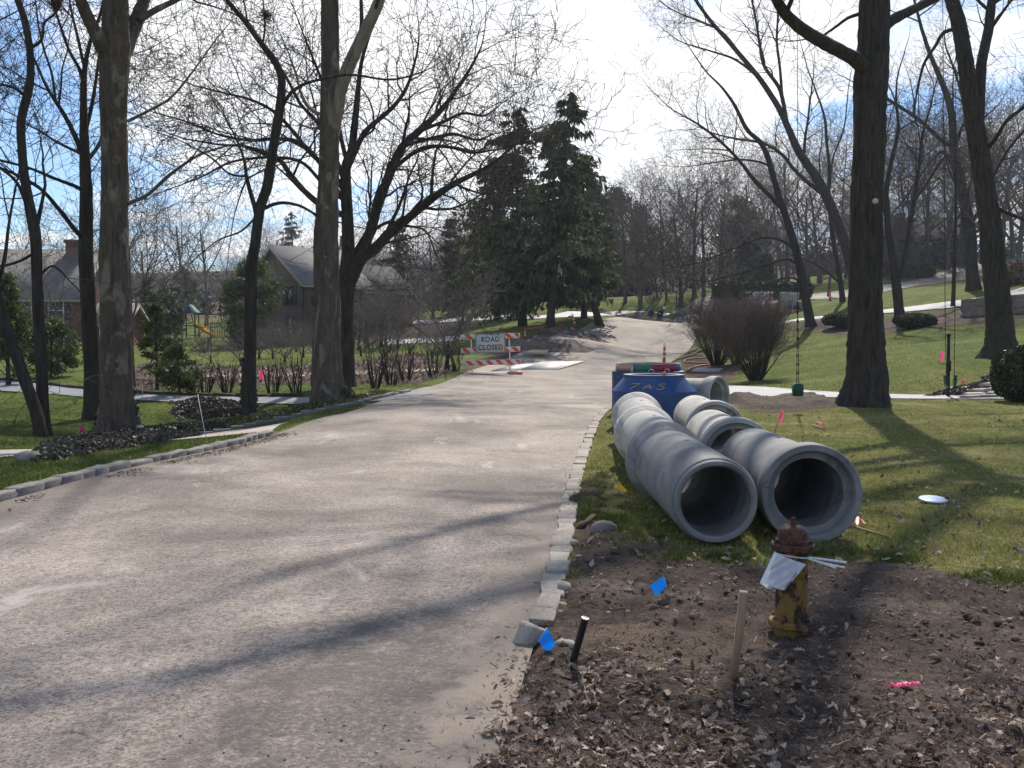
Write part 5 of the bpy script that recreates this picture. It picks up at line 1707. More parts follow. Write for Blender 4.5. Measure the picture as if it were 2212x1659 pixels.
# ---- vase-shaped twiggy bushes by the road
def twig_bush(name, label, base, top_y, halfw, seed, mt=TWIG_RED, stems=46, group=None, lo=0.26):
    rng = random.Random(seed)
    bx, Y, bz = G(*base)
    Ht = W(base[0], top_y, Y)[2] - bz
    Rm = halfw * Y / FPX
    root = thing(name, label, 'bush', (bx, Y, bz), group)
    st, tw = [], []
    c = Cfg(dens=(5.2 / Ht * 2.6, 8.0, 10.0), lens=(Ht * 0.36, Ht * 0.2, Ht * 0.12), maxl=3, rmin=0.0055, nseg=(4, 3, 2), sides=(3, 3, 3), up=(0.12, 0.08, 0.03), ang=(26, 32, 36), wob=(0.1, 0.14, 0.16))
    for k in range(stems):
        a = rng.random() * 6.283
        q = rng.random() ** 0.55
        d = _norm((math.cos(a) * q * Rm / Ht * 1.45, math.sin(a) * q * Rm / Ht * 1.45, 1.0))
        p0 = (bx + math.cos(a) * 0.22 * q, Y + math.sin(a) * 0.22 * q, bz - 0.05)
        L = Ht * rng.uniform(0.62, 0.9) * math.hypot(1, q * Rm / Ht * 0.9)
        p, r = shoot(p0, d, L, 0.022 * Ht / 2.5 * rng.uniform(0.7, 1.2), 7, 0.06, 0.03, rng, 0.85)
        st.append((p, r, 5))
        sprout(p, r, 0, c, rng, tw, lo)
    V, F = tube_batch(st)
    MB().batch(V, F).build('stem', BARK_THIN, root, smooth=True)
    V, F = tube_batch(tw)
    MB().batch(V, F).build('crown', mt, root)
    return root


twig_bush('twig_bush', 'big rounded reddish-brown bush on the lawn, front one of three by the road', (1632, 822), 645, 80, 501, stems=52)
twig_bush('twig_bush', 'reddish-brown bush nearest the roadway, left of the group with hoses under it', (1548, 790), 647, 72, 502, stems=50)
twig_bush('twig_bush', 'reddish-brown bush half hidden between the two others by the road', (1590, 787), 649, 54, 503, stems=40)
twig_bush('twig_bush', 'small round purplish bush on the far lawn near the reddish tree', (1632 - 175 - 45, 662), 630, 24, 504, stems=24)
twig_bush('twig_bush', 'low clipped bare hedge bush in front of the play tower', (440, 762), 722, 34, 505, stems=30)


def cut_shrub(label, base, top_y, halfw, seed, group):
    rng = random.Random(seed)
    bx, Y, bz = G(*base)
    Ht = W(base[0], top_y, Y)[2] - bz
    Rm = halfw * Y / FPX
    root = thing('bare_shrub', label, 'shrub', (bx, Y, bz), group)
    st, tw = [], []
    c = Cfg(dens=(2.6, 3.5), lens=(Ht * 0.34, Ht * 0.18), maxl=2, rmin=0.005, nseg=(3, 2), sides=(3, 3), up=(0.1, 0.05), ang=(30, 36))
    for k in range(15):
        a = rng.random() * 6.283
        q = rng.uniform(0.15, 1)
        d = _norm((math.cos(a) * q * Rm / Ht, math.sin(a) * q * Rm / Ht, 1.0))
        p, r = shoot((bx + math.cos(a) * 0.12, Y + math.sin(a) * 0.12, bz - 0.05), d, Ht * rng.uniform(0.75, 1.05), 0.02, 6, 0.08, 0.02, rng, 0.8)
        st.append((p, r, 4))
        sprout(p, r, 0, c, rng, tw, 0.3)
    V, F = tube_batch(st)
    MB().batch(V, F).build('stem', BARK_THIN, root, smooth=True)
    V, F = tube_batch(tw)
    MB().batch(V, F).build('crown', TWIG, root)


GS = 'bare shrubs along the far edge of the grey driveway'
for i, (bp, ty, hw, lb) in enumerate([
        ((878, 826), 725, 34, 'bare many-stemmed shrub, third in the row right of the mottled sycamore'), ((810, 838), 722, 38, 'bare many-stemmed shrub, next right of the mottled sycamore'),
        ((935, 815), 725, 36, 'bare shrub last in the row, beside the road closed barrier'), ((845, 832), 728, 32, 'bare shrub between two others right of the mottled sycamore'),
        ((985, 802), 732, 30, 'thin bare shrub right against the road closed barrier'),
        ((640, 850), 752, 34, 'bare pollarded shrub left of the mottled sycamore'), ((590, 850), 760, 26, 'stubby pollarded shrub just right of the thin curving tree'),
        ((490, 848), 765, 26, 'sparse shrub just left of the thin curving tree'), ((445, 848), 770, 24, 'sparse shrub right of the low feathery evergreen')]):
    cut_shrub(lb, bp, ty, hw, 520 + i, GS)


# ---- clipped hedges and rounded shrubs
def hedge(name, label, c, size, mt, seed, n=5000, leaf=0.09, rz=0.0, roundness=4.0, cat='hedge', group=None):
    nr = np.random.default_rng(seed)
    x, y, z = c
    root = thing(name, label, cat, (x, y, z), group, 0.0)
    d = nr.normal(size=(n, 3))
    d /= (np.abs(d) ** roundness).sum(1, keepdims=True) ** (1 / roundness)
    d *= (1 - 0.35 * nr.random((n, 1)) ** 2.5)
    bumps = 1 + 0.10 * (fbm(d[:, 0] * 2.2 + seed, d[:, 1] * 2.2 + d[:, 2] * 1.7, seed) - 0.5)[:, None] * 2
    d *= bumps
    P = d * (size[0] / 2, size[1] / 2, size[2] / 2)
    ca, sa = math.cos(rz), math.sin(rz)
    P = np.stack([P[:, 0] * ca - P[:, 1] * sa + x, P[:, 0] * sa + P[:, 1] * ca + y, P[:, 2] + z + size[2] / 2], 1)
    V, F = cards(P, leaf, nr, asp=1.7)
    MB().batch(V, F).build('foliage', mt, root)
    # dark inner branches
    r = random.Random(seed)
    st = []
    for k in range(40):
        q = P[r.randrange(n)]
        f = ((q[0] - x) * 0.35 + x, (q[1] - y) * 0.35 + y, z)
        st.append(([f, tuple((np.array(f) + q) / 2 + np.array([0, 0, 0.1])), tuple(q * 0.9 + np.array([x, y, z + size[2] / 2]) * 0.1)], [0.03, 0.02, 0.008], 3))
    V, F = tube_batch(st)
    MB().batch(V, F).build('stem', BARK_THIN, root)
    return root


g = G(1690, 650)
hedge('clipped_hedge', 'long clipped dark hedge behind the second road barrier', (g[0] - 1.0, g[1] + 2.5, h1(g[0], g[1] + 2.5)), (9.5, 2.2, 1.55), BOX_LEAF, 601, 9000, 0.14, 0.3, 6)
g = G(1580, 652)
hedge('clipped_hedge', 'short rounded block of dark hedge at the left end of the long clipped one', (g[0], g[1] + 1.5, h1(g[0], g[1] + 1.5)), (2.6, 2.0, 1.45), BOX_LEAF, 602, 4200, 0.13)
g = G(1980, 600)
hedge('clipped_hedge', 'dark low hedge beside the brick house on the hill', (g[0], g[1], g[2]), (4.2, 2.4, 1.7), BOX_LEAF, 603, 3500, 0.16)
g = (12.45, 24.2, h1(12.45, 24.2))
hedge('boxwood_shrub', 'big round clipped boxwood at the right edge by the flagstone walk', (g[0], g[1], g[2]), (1.5, 1.5, 1.35), BOX_LEAF, 604, 14000, 0.03, 0, 2.4, 'shrub')
g = G(1836, 706)
hedge('evergreen_shrub', 'low dark evergreen shrub in the mulch bed, partly behind the huge oak', (g[0], g[1], g[2]), (3.2, 1.8, 0.85), NEEDLE, 605, 4500, 0.10, 0, 2.2, 'shrub')
g = G(1976, 708)
hedge('evergreen_shrub', 'low dark evergreen shrub in the mulch bed, right of the huge oak', (g[0], g[1], g[2]), (2.2, 1.6, 0.75), NEEDLE, 606, 3500, 0.10, 0, 2.2, 'shrub')
g = G(2196, 612)
hedge('grass_clump', 'round tan ornamental grass clump near the green fence', (g[0], g[1], g[2]), (2.2, 2.0, 1.6), LEAF_DRY, 607, 2500, 0.2, 0, 2.2, 'shrub')


# ---- ivy and ground cover
def ivy_bed():
    nr = np.random.default_rng(31)
    poly = SOIL['ivy']
    P = np.array(poly)
    X = nr.uniform(P[:, 0].min() - 0.3, P[:, 0].max() + 0.3, 90000)
    Y = nr.uniform(P[:, 1].min() - 0.3, P[:, 1].max() + 0.3, 90000)
    d = sdist(poly, X, Y) + (fbm(X * 1.5, Y * 1.5, 3) - 0.5) * 0.4
    k = d < 0
    X, Y, d = X[k][:24000], Y[k][:24000], d[k][:24000]
    mound = 0.18 * (1 - np.exp(d / 0.5)) * (0.5 + fbm(X * 2, Y * 2, 8))
    Z = H(X, Y) + 0.02 + mound * nr.random(len(X)) ** 0.45
    V, F = cards(np.stack([X, Y, Z], 1), 0.042, nr, asp=1.5, up=0.0)
    o = MB().batch(V, F).build('ivy_ground_cover', IVY)
    tag(o, 'dark bronze-green ivy carpeting the island bed round the sycamore', 'ivy', kind='stuff')


ivy_bed()


def ivy_on(base, w, h, seed, label):
    nr = np.random.default_rng(seed)
    x, y, z = G(*base)
    n = 700
    a = nr.uniform(0, 6.283, n)
    t = nr.random(n) ** 1.7
    r = w * (1 - 0.35 * t) * (1.0 + 0.2 * nr.random(n)) + 0.02
    P = np.stack([x + np.cos(a) * r, y + np.sin(a) * r, z + t * h], 1)
    V, F = cards(P, 0.055, nr, asp=1.4)
    o = MB().batch(V, F).build('climbing_ivy', IVY)
    tag(o, label, 'ivy', kind='stuff')


ivy_on((255, 930), 0.46, 1.0, 41, 'ivy climbing the foot of the massive sycamore')
ivy_on((538, 896), 0.17, 1.6, 42, 'ivy climbing the thin curving tree')
ivy_on((735, 866), 0.36, 0.35, 43, 'ivy heaped at the root of the mottled sycamore')


def shrub_patch(poly, n, seed, name, label, mt, h, size):
    nr = np.random.default_rng(seed)
    P = np.array(poly)
    X = nr.uniform(P[:, 0].min(), P[:, 0].max(), n * 6)
    Y = nr.uniform(P[:, 1].min(), P[:, 1].max(), n * 6)
    d = sdist(poly, X, Y) + (fbm(X * 1.2, Y * 1.2, seed) - 0.5) * 0.5
    k = np.where(d < 0)[0][:n]
    X, Y, d = X[k], Y[k], d[k]
    Z = H(X, Y) + h * (1 - np.exp(d / 0.6)) * nr.random(len(X)) ** 0.5 * (0.5 + fbm(X * 2, Y * 2, 4))
    V, F = cards(np.stack([X, Y, Z], 1), size, nr, asp=1.7, up=0.3)
    tag(MB().batch(V, F).build(name, mt), label, 'ground cover', kind='stuff')


shrub_patch(gp((385, 905), (372, 868), (440, 866), (520, 868), (530, 885), (500, 900), (440, 908)), 9000, 51, 'culvert_ground_cover', 'brown-green groundcover filling the ditch below the grey driveway', IVY, 0.26, 0.045)
shrub_patch(gp((420, 925), (520, 900), (640, 878), (750, 858), (830, 845), (850, 850), (760, 872), (640, 893), (520, 922)), 6000, 52, 'verge_ground_cover', 'patchy ivy and spring shoots along the verge under the trees', island('verge_leaf', [(0, (0.03, 0.045, 0.015)), (0.5, (0.10, 0.14, 0.03)), (0.8, (0.12, 0.10, 0.05)), (1, (0.26, 0.24, 0.12))], 0.5, 0.4, 0.2), 0.13, 0.05)
shrub_patch(SOIL['walkbed'], 3500, 53, 'walk_ground_cover', 'dull brown ground ivy bordering the flagstone walk', island('walk_leaf', [(0, (0.05, 0.035, 0.022)), (0.6, (0.10, 0.075, 0.05)), (1, (0.30, 0.26, 0.2))], 0.5, 0.4), 0.15, 0.045)

# ================================================================ houses
def house(name, label, corner, ang, length, depth, wall_h, roof_rise, wall_m, roof_m, base=-0.6, windows=(), gable_windows=(), over=0.35, chimney=None, cat='house', fm=None):
    """corner: world point of the near corner; the facade runs `length` along direction ang, the gable `depth` to its left."""
    root = thing(name, label, cat, corner)
    u = Vector((math.cos(ang), math.sin(ang), 0))
    v = Vector((-math.sin(ang), math.cos(ang), 0))
    O = Vector(corner)

    def p(a, b, z):
        return tuple(O + u * a + v * b + Vector((0, 0, z)))
    mb = MB()
    L, D, hh, rr = length, depth, wall_h, roof_rise
    vs = [p(0, 0, base), p(L, 0, base), p(L, D, base), p(0, D, base), p(0, 0, hh), p(L, 0, hh), p(L, D, hh), p(0, D, hh), p(0, D / 2, hh + rr), p(L, D / 2, hh + rr)]
    mb.add(vs, [(0, 1, 5, 4), (1, 2, 6, 9, 5), (2, 3, 7, 6), (3, 0, 4, 8, 7)])
    wall = mb.build('wall', wall_m, root)
    k = rr / (D / 2)
    rf = MB()
    t = 0.16
    for s in (0, 1):
        e0, r0 = (-over, hh - over * k), (D / 2, hh + rr)
        q = []
        for a in (-over, L + over):
            for (b, z) in (e0, r0):
                bb = b if s == 0 else D - b
                q += [p(a, bb, z + 0.02), p(a, bb, z + 0.02 + t)]
        rf.add(q, [(0, 2, 6, 4), (1, 5, 7, 3), (0, 4, 5, 1), (2, 3, 7, 6), (0, 1, 3, 2), (4, 6, 7, 5)])
    roof = rf.build('roof', roof_m, root)
    tr = MB()
    for a in (-over - 0.03, L + over + 0.03):
        for s in (0, 1):
            b0, b1 = (-over, D / 2) if s == 0 else (D + over, D / 2)
            tr.bar(p(a, b0, hh - over * k - 0.02), p(a, b1, hh + rr - 0.02), 0.06, 0.26)
    tr.bar(p(-over, -over - 0.05, hh - over * k - 0.02), p(L + over, -over - 0.05, hh - over * k - 0.02), 0.12, 0.16)
    tr.build('trim', M_TRIM, root)

    def window(a, z, w, h, shut=True, gable=False):
        c = (lambda s, o, zz: p(a + s, -o, zz)) if not gable else (lambda s, o, zz: p(-o, a + s, zz))

        def slab(mb2, s0, s1, z0, z1, o0, o1):
            mb2.add([c(s0, o0, z0), c(s1, o0, z0), c(s1, o0, z1), c(s0, o0, z1), c(s0, o1, z0), c(s1, o1, z0), c(s1, o1, z1), c(s0, o1, z1)],
                    [(3, 2, 1, 0), (4, 5, 6, 7), (0, 1, 5, 4), (1, 2, 6, 5), (2, 3, 7, 6), (3, 0, 4, 7)])
        f = MB()
        for (s0, s1, z0, z1) in ((-w / 2 - 0.07, -w / 2, z - 0.07, z + h + 0.07), (w / 2, w / 2 + 0.07, z - 0.07, z + h + 0.07), (-w / 2, w / 2, z + h, z + h + 0.07), (-w / 2, w / 2, z - 0.07, z), (-w / 2, w / 2, z + h / 2 - 0.025, z + h / 2 + 0.025)):
            slab(f, s0, s1, z0, z1, 0.003, 0.07)
        fo = f.build('window', fm or M_WHITE, root)
        g_ = MB()
        slab(g_, -w / 2 + 0.004, w / 2 - 0.004, z + 0.004, z + h - 0.004, 0.005, 0.035)
        g_.build('pane', M_GLASS, fo)
        if shut:
            for s in (-1, 1):
                m2 = MB()
                a0, a1 = sorted((s * (w / 2 + 0.09), s * (w / 2 + 0.5)))
                slab(m2, a0, a1, z - 0.05, z + h + 0.05, 0.003, 0.05)
                m2.build('shutter', M_SHUT, root)
    for w_ in windows:
        window(*w_)
    for w_ in gable_windows:
        window(*w_, gable=True)
    if chimney:
        a, b, w, d, top, cm = chimney
        c = MB()
        q = [p(a, b, base), p(a + w, b, base), p(a + w, b + d, base), p(a, b + d, base), p(a, b, top), p(a + w, b, top), p(a + w, b + d, top), p(a, b + d, top)]
        c.add(q, [(3, 2, 1, 0), (4, 5, 6, 7), (0, 1, 5, 4), (1, 2, 6, 5), (2, 3, 7, 6), (3, 0, 4, 7)])
        co = c.build('chimney', cm, root)
        c2 = MB()
        q = [p(a - .1, b - .1, top + .003), p(a + w + .1, b - .1, top + .003), p(a + w + .1, b + d + .1, top + .003), p(a - .1, b + d + .1, top + .003)]
        q += [(x, y, z + .22) for x, y, z in q]
        c2.add(q, [(3, 2, 1, 0), (4, 5, 6, 7), (0, 1, 5, 4), (1, 2, 6, 5), (2, 3, 7, 6), (3, 0, 4, 7)])
        c2.build('chimney_cap', cm, co)
    return root, p


# brown brick house in the middle of the left bank: gable towards us on the left, roof slope to the right
g = W(657, 738, 78)
hz = W(657, 611, 78)[2] - g[2]
rz_ = W(577, 534, 81)[2] - g[2] - hz
root, p = house('brick_house', 'brown brick house with a grey roof and dark windows, between the two mid-left trees', g, R(45), 6.2, 8.4, hz, rz_, M_BRICK2, M_SHING,
                windows=[(1.7, 2.9, 1.0, 1.5), (1.7, 0.4, 1.0, 1.6), (4.6, 2.9, 1.0, 1.5), (4.6, 0.4, 1.0, 1.6)],
                gable_windows=[(1.9, 2.9, 1.0, 1.4), (2.0, 0.3, 0.9, 1.7), (5.6, 2.9, 1.0, 1.4)], fm=M_SHUT)
d_ = MB()
Fq = lambda a, o, z: p(a, -o, z)


def fslab(mb, a0, a1, z0, z1, o0, o1, q=None):
    q = q or Fq
    mb.add([q(a0, o0, z0), q(a1, o0, z0), q(a1, o0, z1), q(a0, o0, z1), q(a0, o1, z0), q(a1, o1, z0), q(a1, o1, z1), q(a0, o1, z1)],
           [(3, 2, 1, 0), (4, 5, 6, 7), (0, 1, 5, 4), (1, 2, 6, 5), (2, 3, 7, 6), (3, 0, 4, 7)])


fslab(d_, 7.2, 8.2, 0.0, 2.1, 0.004, 0.06)
door = d_.build('door', M_SHUT, root)
m_ = MB()
fslab(m_, 6.9, 7.17, 0, 2.3, 0.004, 0.14)
fslab(m_, 8.23, 8.5, 0, 2.3, 0.004, 0.14)
fslab(m_, 6.8, 8.6, 2.303, 2.6, 0.004, 0.2)
m_.build('door_surround', M_GREYW, root)
m_ = MB()
for k in range(6):
    a0 = 6.6 + 2.2 * k / 6
    a1 = 6.6 + 2.2 * (k + 1) / 6
    z0, z1 = 2.65 + 0.45 * math.sin(math.pi * k / 6), 2.65 + 0.45 * math.sin(math.pi * (k + 1) / 6)
    m_.add([p(a0, -0.01, z0), p(a1, -0.01, z1), p(a1, -1.2, z1), p(a0, -1.2, z0), p(a0, -0.01, z0 + .06), p(a1, -0.01, z1 + .06), p(a1, -1.2, z1 + .06), p(a0, -1.2, z0 + .06)],
           [(3, 2, 1, 0), (4, 5, 6, 7), (2, 3, 7, 6)])
m_.build('door_canopy', M_CANV, root)
m_ = MB()
m_.bar(p(-0.08, -0.08, 0), p(-0.08, -0.08, hz), 0.1)
m_.build('downpipe', M_SHUT, root)

hw_, _p = house('house_wing', 'darker two-storey wing of the brown brick house, right of the spreading oak', p(6.21, 0, 0), R(45), 4.6, 6.4, hz * 0.93, 2.1, M_BRICK2, M_SHING_D, windows=[(3.5, 2.7, 0.9, 1.3), (3.6, 0.4, 0.9, 1.5), (1.5, 3.0, 0.8, 1.1)], cat='house wing', fm=M_SHUT)

# red brick house at the far left
g = W(-120, 742, 70)
hz = W(0, 640, 70)[2] - g[2]
rz_ = W(0, 543, 74)[2] - g[2] - hz
root, p = house('brick_house', 'red brick house with white-framed windows at the left edge, behind the evergreens', g, R(3), 9.3, 8.0, hz, rz_, M_BRICK, M_SHING,
                windows=[(5.4, hz - 1.6, 1.15, 1.25), (7.7, hz - 1.6, 0.95, 1.25), (5.4, -0.3, 1.15, 1.2), (7.7, -0.3, 0.95, 1.2), (2.4, hz - 1.6, 1.15, 1.25)],
                chimney=(7.2, 3.2, 1.3, 0.9, hz + rz_ + 0.6, M_BRICK))
g2 = (p(9.31, 1.2, 0)[0], p(9.31, 1.2, 0)[1], g[2])
house('house_wing', 'low brick wing at the right end of the red brick house', g2, R(3), 2.6, 5.0, hz * 0.45, 1.3, M_BRICK, M_SHING, windows=[(1.4, 0.3, 0.8, 0.9, False)], cat='house wing')

# grey house behind the spruces
g = W(1060, 655, 118)
hz = W(1060, 560, 118)[2] - g[2]
root, p = house('grey_house', 'large grey house with a pale chimney, mostly hidden behind the spruces', g, R(8), 13.5, 9.0, hz, W(1100, 478, 122)[2] - g[2] - hz, M_GREYW, M_SHING_D,
                windows=[(2.5, 3.3, 1.0, 1.5, False), (5.5, 3.3, 1.0, 1.5, False), (9.0, 3.3, 1.0, 1.5, False), (4.0, 0.5, 1.2, 1.6, False), (8.5, 0.5, 1.2, 1.6, False)],
                chimney=(12.1, 1.2, 1.1, 0.9, W(1298, 445, 120)[2] - g[2], M_GREYW))

# brick house on the hill to the right
g = W(1935, 574, 138)
hz = W(1935, 545, 138)[2] - g[2]
house('brick_house', 'low brick house with a steep gable on the hill, far right', g, R(-6), 9.5, 8.0, hz + 0.6, W(2005, 482, 142)[2] - g[2] - hz, M_BRICK2, M_SHING_D,
      windows=[(7.2, 0.6, 1.4, 1.3, False), (2.0, 0.6, 1.2, 1.2, False)])
gx = W(1985, 560, 134)
root2, p2 = house('house_gable', 'steep brick front gable joined to the low house on the hill', (gx[0], gx[1], g[2]), R(84), 4.0, 5.4, hz + 0.6, 4.2, M_BRICK2, M_SHING_D, gable_windows=[(2.7, 0.7, 1.3, 1.2, False)], cat='house wing')


# ================================================================ play tower, frame, flag, fence, wall
def playset():
    x, y = (438 - CX) / FPX * 104, 104.0
    z = h1(x, y)
    root = thing('play_tower', 'wooden play tower with a green canopy, yellow tube and yellow slide', 'playset', (x, y, z))
    for sx in (-1, 1):
        for sy in (-1, 1):
            MB().box((x - 1.2 + sx * 0.65, y + sy * 0.65, z + 1.35), (0.11, 0.11, 2.7)).build('post', M_REDWOOD, root)
    MB().box((x - 1.2, y, z + 1.25), (1.6, 1.6, 0.10)).build('platform', M_REDWOOD, root)
    c = MB()
    c.add([(x - 2.05, y - .8, z + 2.6), (x - 1.2, y - .8, z + 3.45), (x - .35, y - .8, z + 2.6), (x - 2.05, y + .8, z + 2.6), (x - 1.2, y + .8, z + 3.45), (x - .35, y + .8, z + 2.6)],
          [(0, 1, 4, 3), (1, 2, 5, 4), (0, 2, 1), (3, 4, 5)])
    c.build('canopy', M_CANV, root)
    MB().lathe([(0.36, -0.35), (0.36, 0.35), (0.30, 0.35), (0.30, -0.35)], 20, 0, Matrix.Translation((x - 2.2, y - 0.7, z + 1.75)) @ Matrix.Rotation(R(70), 4, 'X'), True).build('tube', M_YELP, root)
    s = MB()
    a, b = Vector((x - 0.4, y - 0.5, z + 1.35)), Vector((x + 1.65, y - 0.9, z + 0.12))
    s.bar(a, b, 0.06, 0.55)
    for o in (-0.3, 0.3):
        s.bar(a + Vector((0.02, o, 0.10)), b + Vector((0.02, o, 0.10)), 0.2, 0.05)
    s.build('slide', M_YELP, root)
    l = MB()
    for o in (-0.25, 0.25):
        l.bar((x - 2.6, y - 0.7 + o, z), (x - 1.9, y - 0.7 + o, z + 1.3), 0.09)
    for k in range(5):
        l.bar((x - 2.6 + 0.7 * (k + .5) / 5, y - 0.95, z + 1.3 * (k + .5) / 5), (x - 2.6 + 0.7 * (k + .5) / 5, y - 0.45, z + 1.3 * (k + .5) / 5), 0.07)
    l.build('ladder', M_REDWOOD, root)
    MB().bar((x - 0.5, y + 0.3, z + 2.45), (x + 3.0, y + 0.3, z + 2.45), 0.12).build('beam', M_REDWOOD, root)
    for o in (-0.7, 0.7):
        MB().bar((x + 3.0, y + 0.3 + o * 0.2, z + 2.45), (x + 3.2, y + 0.3 + o * 1.6, z), 0.1).build('leg', M_REDWOOD, root)
    for q in (0.6, 1.7):
        w = MB()
        for o in (-0.22, 0.22):
            w.tube([(x + q + o, y + 0.3, z + 2.4), (x + q + o, y + 0.3, z + 0.6)], 0.012, 4)
        w.box((x + q, y + 0.3, z + 0.58), (0.5, 0.2, 0.04))
        w.build('swing', M_YELP, root)


playset()


def lattice_frame():
    x, y, z = G(478, 753)
    M_TRIM = simple('weathered_slats', (0.20, 0.18, 0.14), (0.15, 0.135, 0.105), 3, 0.85, 0)
    root = thing('arbour_bench', 'weathered white slatted arbour bench in front of the play tower', 'bench', (x, y, z))
    for o in (-1, 1):
        MB().box((x + o * 0.85, y + .3, z + 0.95), (0.1, 0.1, 1.9)).build('post', M_TRIM, root)
        MB().box((x + o * 0.85, y - .3, z + 0.4), (0.1, 0.1, 0.8)).build('leg', M_TRIM, root)
    MB().box((x, y + .3, z + 1.87), (1.8, 0.1, 0.08)).build('top_rail', M_TRIM, root)
    for k in range(9):
        MB().box((x - 0.72 + k * 0.18, y + .3, z + 1.35), (0.05, 0.04, 0.92)).build('slat', M_TRIM, root)
    MB().box((x, y, z + 0.82), (1.9, 0.7, 0.07)).build('seat', M_TRIM, root)


lattice_frame()


def flagpole():
    x, y, z = G(878, 720)
    root = thing('flagpole', 'thin flagpole with a small American flag near the brown brick house', 'flagpole', (x, y, z))
    top = W(879, 590, y)[2]
    MB().tube([(x, y, z - 0.1), (x, y, top)], [0.03, 0.02], 8).build('pole', M_GALV, root)
    s = y / FPX
    f = MB()
    n = 7
    W_, Hh = 22 * s * 1.0, 15 * s
    x0, z0 = x - 0.03, top - 2 * s

    def pt(u, v):
        # the cloth hangs in a slack diagonal
        return (x0 - u * W_ * 0.75, y - 0.05 - 0.08 * math.sin(u * 5), z0 - v * Hh - u * W_ * 0.65 + 0.03 * math.sin(u * 9))
    for r_ in range(7):
        for k in range(10):
            u0, u1, v0, v1 = k / 10, (k + 1) / 10, r_ / 7, (r_ + 1) / 7
            f.add([pt(u0, v1), pt(u1, v1), pt(u1, v0), pt(u0, v0)], [(0, 1, 2, 3)], 2 if (u0 < 0.4 and r_ < 4) else r_ % 2)
    f.build('flag', [simple('flag_red', (0.55, 0.03, 0.05), None, 3, 0.7, 0), M_WHITE, simple('flag_blue', (0.02, 0.05, 0.25), None, 3, 0.7, 0)], root)


flagpole()


def screen_fence():
    root = None
    pts = [G(x, yy) for x, yy in ((2150, 603), (2185, 603), (2225, 603), (2300, 603))]
    pts = [(p_[0], 92.0 + k * 0.2, h1(p_[0], 92.0)) for k, p_ in enumerate(pts)]
    x0 = (2150 - CX) / FPX * 92
    pts = [(x0 + k * 2.4, 92.0 + 0.3 * k, h1(x0 + k * 2.4, 92 + .3 * k)) for k in range(7)]
    root = thing('screen_fence', 'tall fence with green windscreen cloth at the right edge of the hill', 'fence', pts[0])
    for a in pts:
        MB().box((a[0], a[1], a[2] + 1.3), (0.08, 0.08, 2.6)).build('post', M_GALV, root)
    for a, b in zip(pts, pts[1:]):
        m = MB()
        m.add([(a[0] + .05, a[1] - .05, a[2] + .1), (b[0] - .05, b[1] - .05, b[2] + .1), (b[0] - .05, b[1] - .05, b[2] + 2.5), (a[0] + .05, a[1] - .05, a[2] + 2.5),
               (a[0] + .05, a[1] - .03, a[2] + .1), (b[0] - .05, b[1] - .03, b[2] + .1), (b[0] - .05, b[1] - .03, b[2] + 2.5), (a[0] + .05, a[1] - .03, a[2] + 2.5)],
              [(0, 1, 2, 3), (7, 6, 5, 4), (3, 2, 6, 7), (0, 4, 5, 1)])
        m.build('windscreen', simple('windscreen_cloth', (0.03, 0.10, 0.08), (0.04, 0.12, 0.10), 1, 0.9, 0), root)


screen_fence()


def stone_wall():
    a, b = G(2085, 684), G(2300, 672)
    root = thing('stone_wall', 'low dark dry stone wall edging the climbing white driveway, right side', 'wall', a)
    A, B = Vector(a), Vector(b)
    L = (B - A).length
    u = (B - A).normalized()
    r = random.Random(3)
    m = [stone_mesh('stone', M_STONE_R, 90 + k, 0.06) for k in range(6)]
    rows, hh = 4, 0.26
    for row in range(rows):
        s = r.uniform(-0.2, 0)
        while s < L:
            l = r.uniform(0.5, 0.95)
            c = A + u * (s + l / 2)
            o = bpy.data.objects.new('stone', r.choice(m))
            COL.objects.link(o)
            o.parent = root
            o.location = (c.x - a[0], c.y - a[1] + r.uniform(-.03, .03), row * hh - 0.1 + (h1(c.x, c.y) - a[2]))
            o.rotation_euler = (0, 0, math.atan2(u.y, u.x) + r.uniform(-.03, .03))
            o.scale = (l - .02, 0.42, hh - 0.015)
            s += l


stone_wall()


def flag_walk():
    """Flagstone walk at the right: irregular slabs with open joints."""
    L_ = gp((2072, 861), (2086, 852), (2146, 822), (2200, 797), (2240, 780))
    R_ = gp((2170, 858), (2172, 846), (2200, 818), (2235, 800), (2290, 780))
    ribbon('path', L_, R_, 30, 4, simple('walk_joint', (0.24, 0.20, 0.17), (0.30, 0.26, 0.22), 4, 0.95, 0.4), 0.02)
    par = bpy.data.objects.new('flagstone_walk', None)
    COL.objects.link(par)
    tag(par, kind='structure')
    a, b = resample(L_, 7), resample(R_, 7)
    r = random.Random(9)
    ts = [0.0, 0.5, 1.0]
    for i in range(6):
        for k in range(2):
            t0, t1 = ts[k] + (r.uniform(-.07, .07) if 0 < k else 0), ts[k + 1] + (r.uniform(-.07, .07) if k < 1 else 0)
            q = []
            for (j, t) in ((i, t0), (i, t1), (i + 1, t1), (i + 1, t0)):
                pp = a[j] * (1 - t) + b[j] * t
                q.append(pp)
            c = sum(q) / 4
            q = [c + (w - c) * 0.985 for w in q]
            z = h1(c[0], c[1]) + 0.035 + r.uniform(0, .004)
            m = MB().add([(w[0], w[1], z - .05) for w in q] + [(w[0], w[1], z + .02) for w in q], [(4, 5, 6, 7), (0, 1, 5, 4), (1, 2, 6, 5), (2, 3, 7, 6), (3, 0, 4, 7)])
            m.build('slab', M_FLAG, par)


flag_walk()

# ================================================================ concrete pipes
def frame_along(p, d):
    """Matrix whose Z runs along d from p."""
    q = Vector(d).to_track_quat('Z', 'Y')
    return Matrix.Translation(p) @ q.to_matrix().to_4x4()


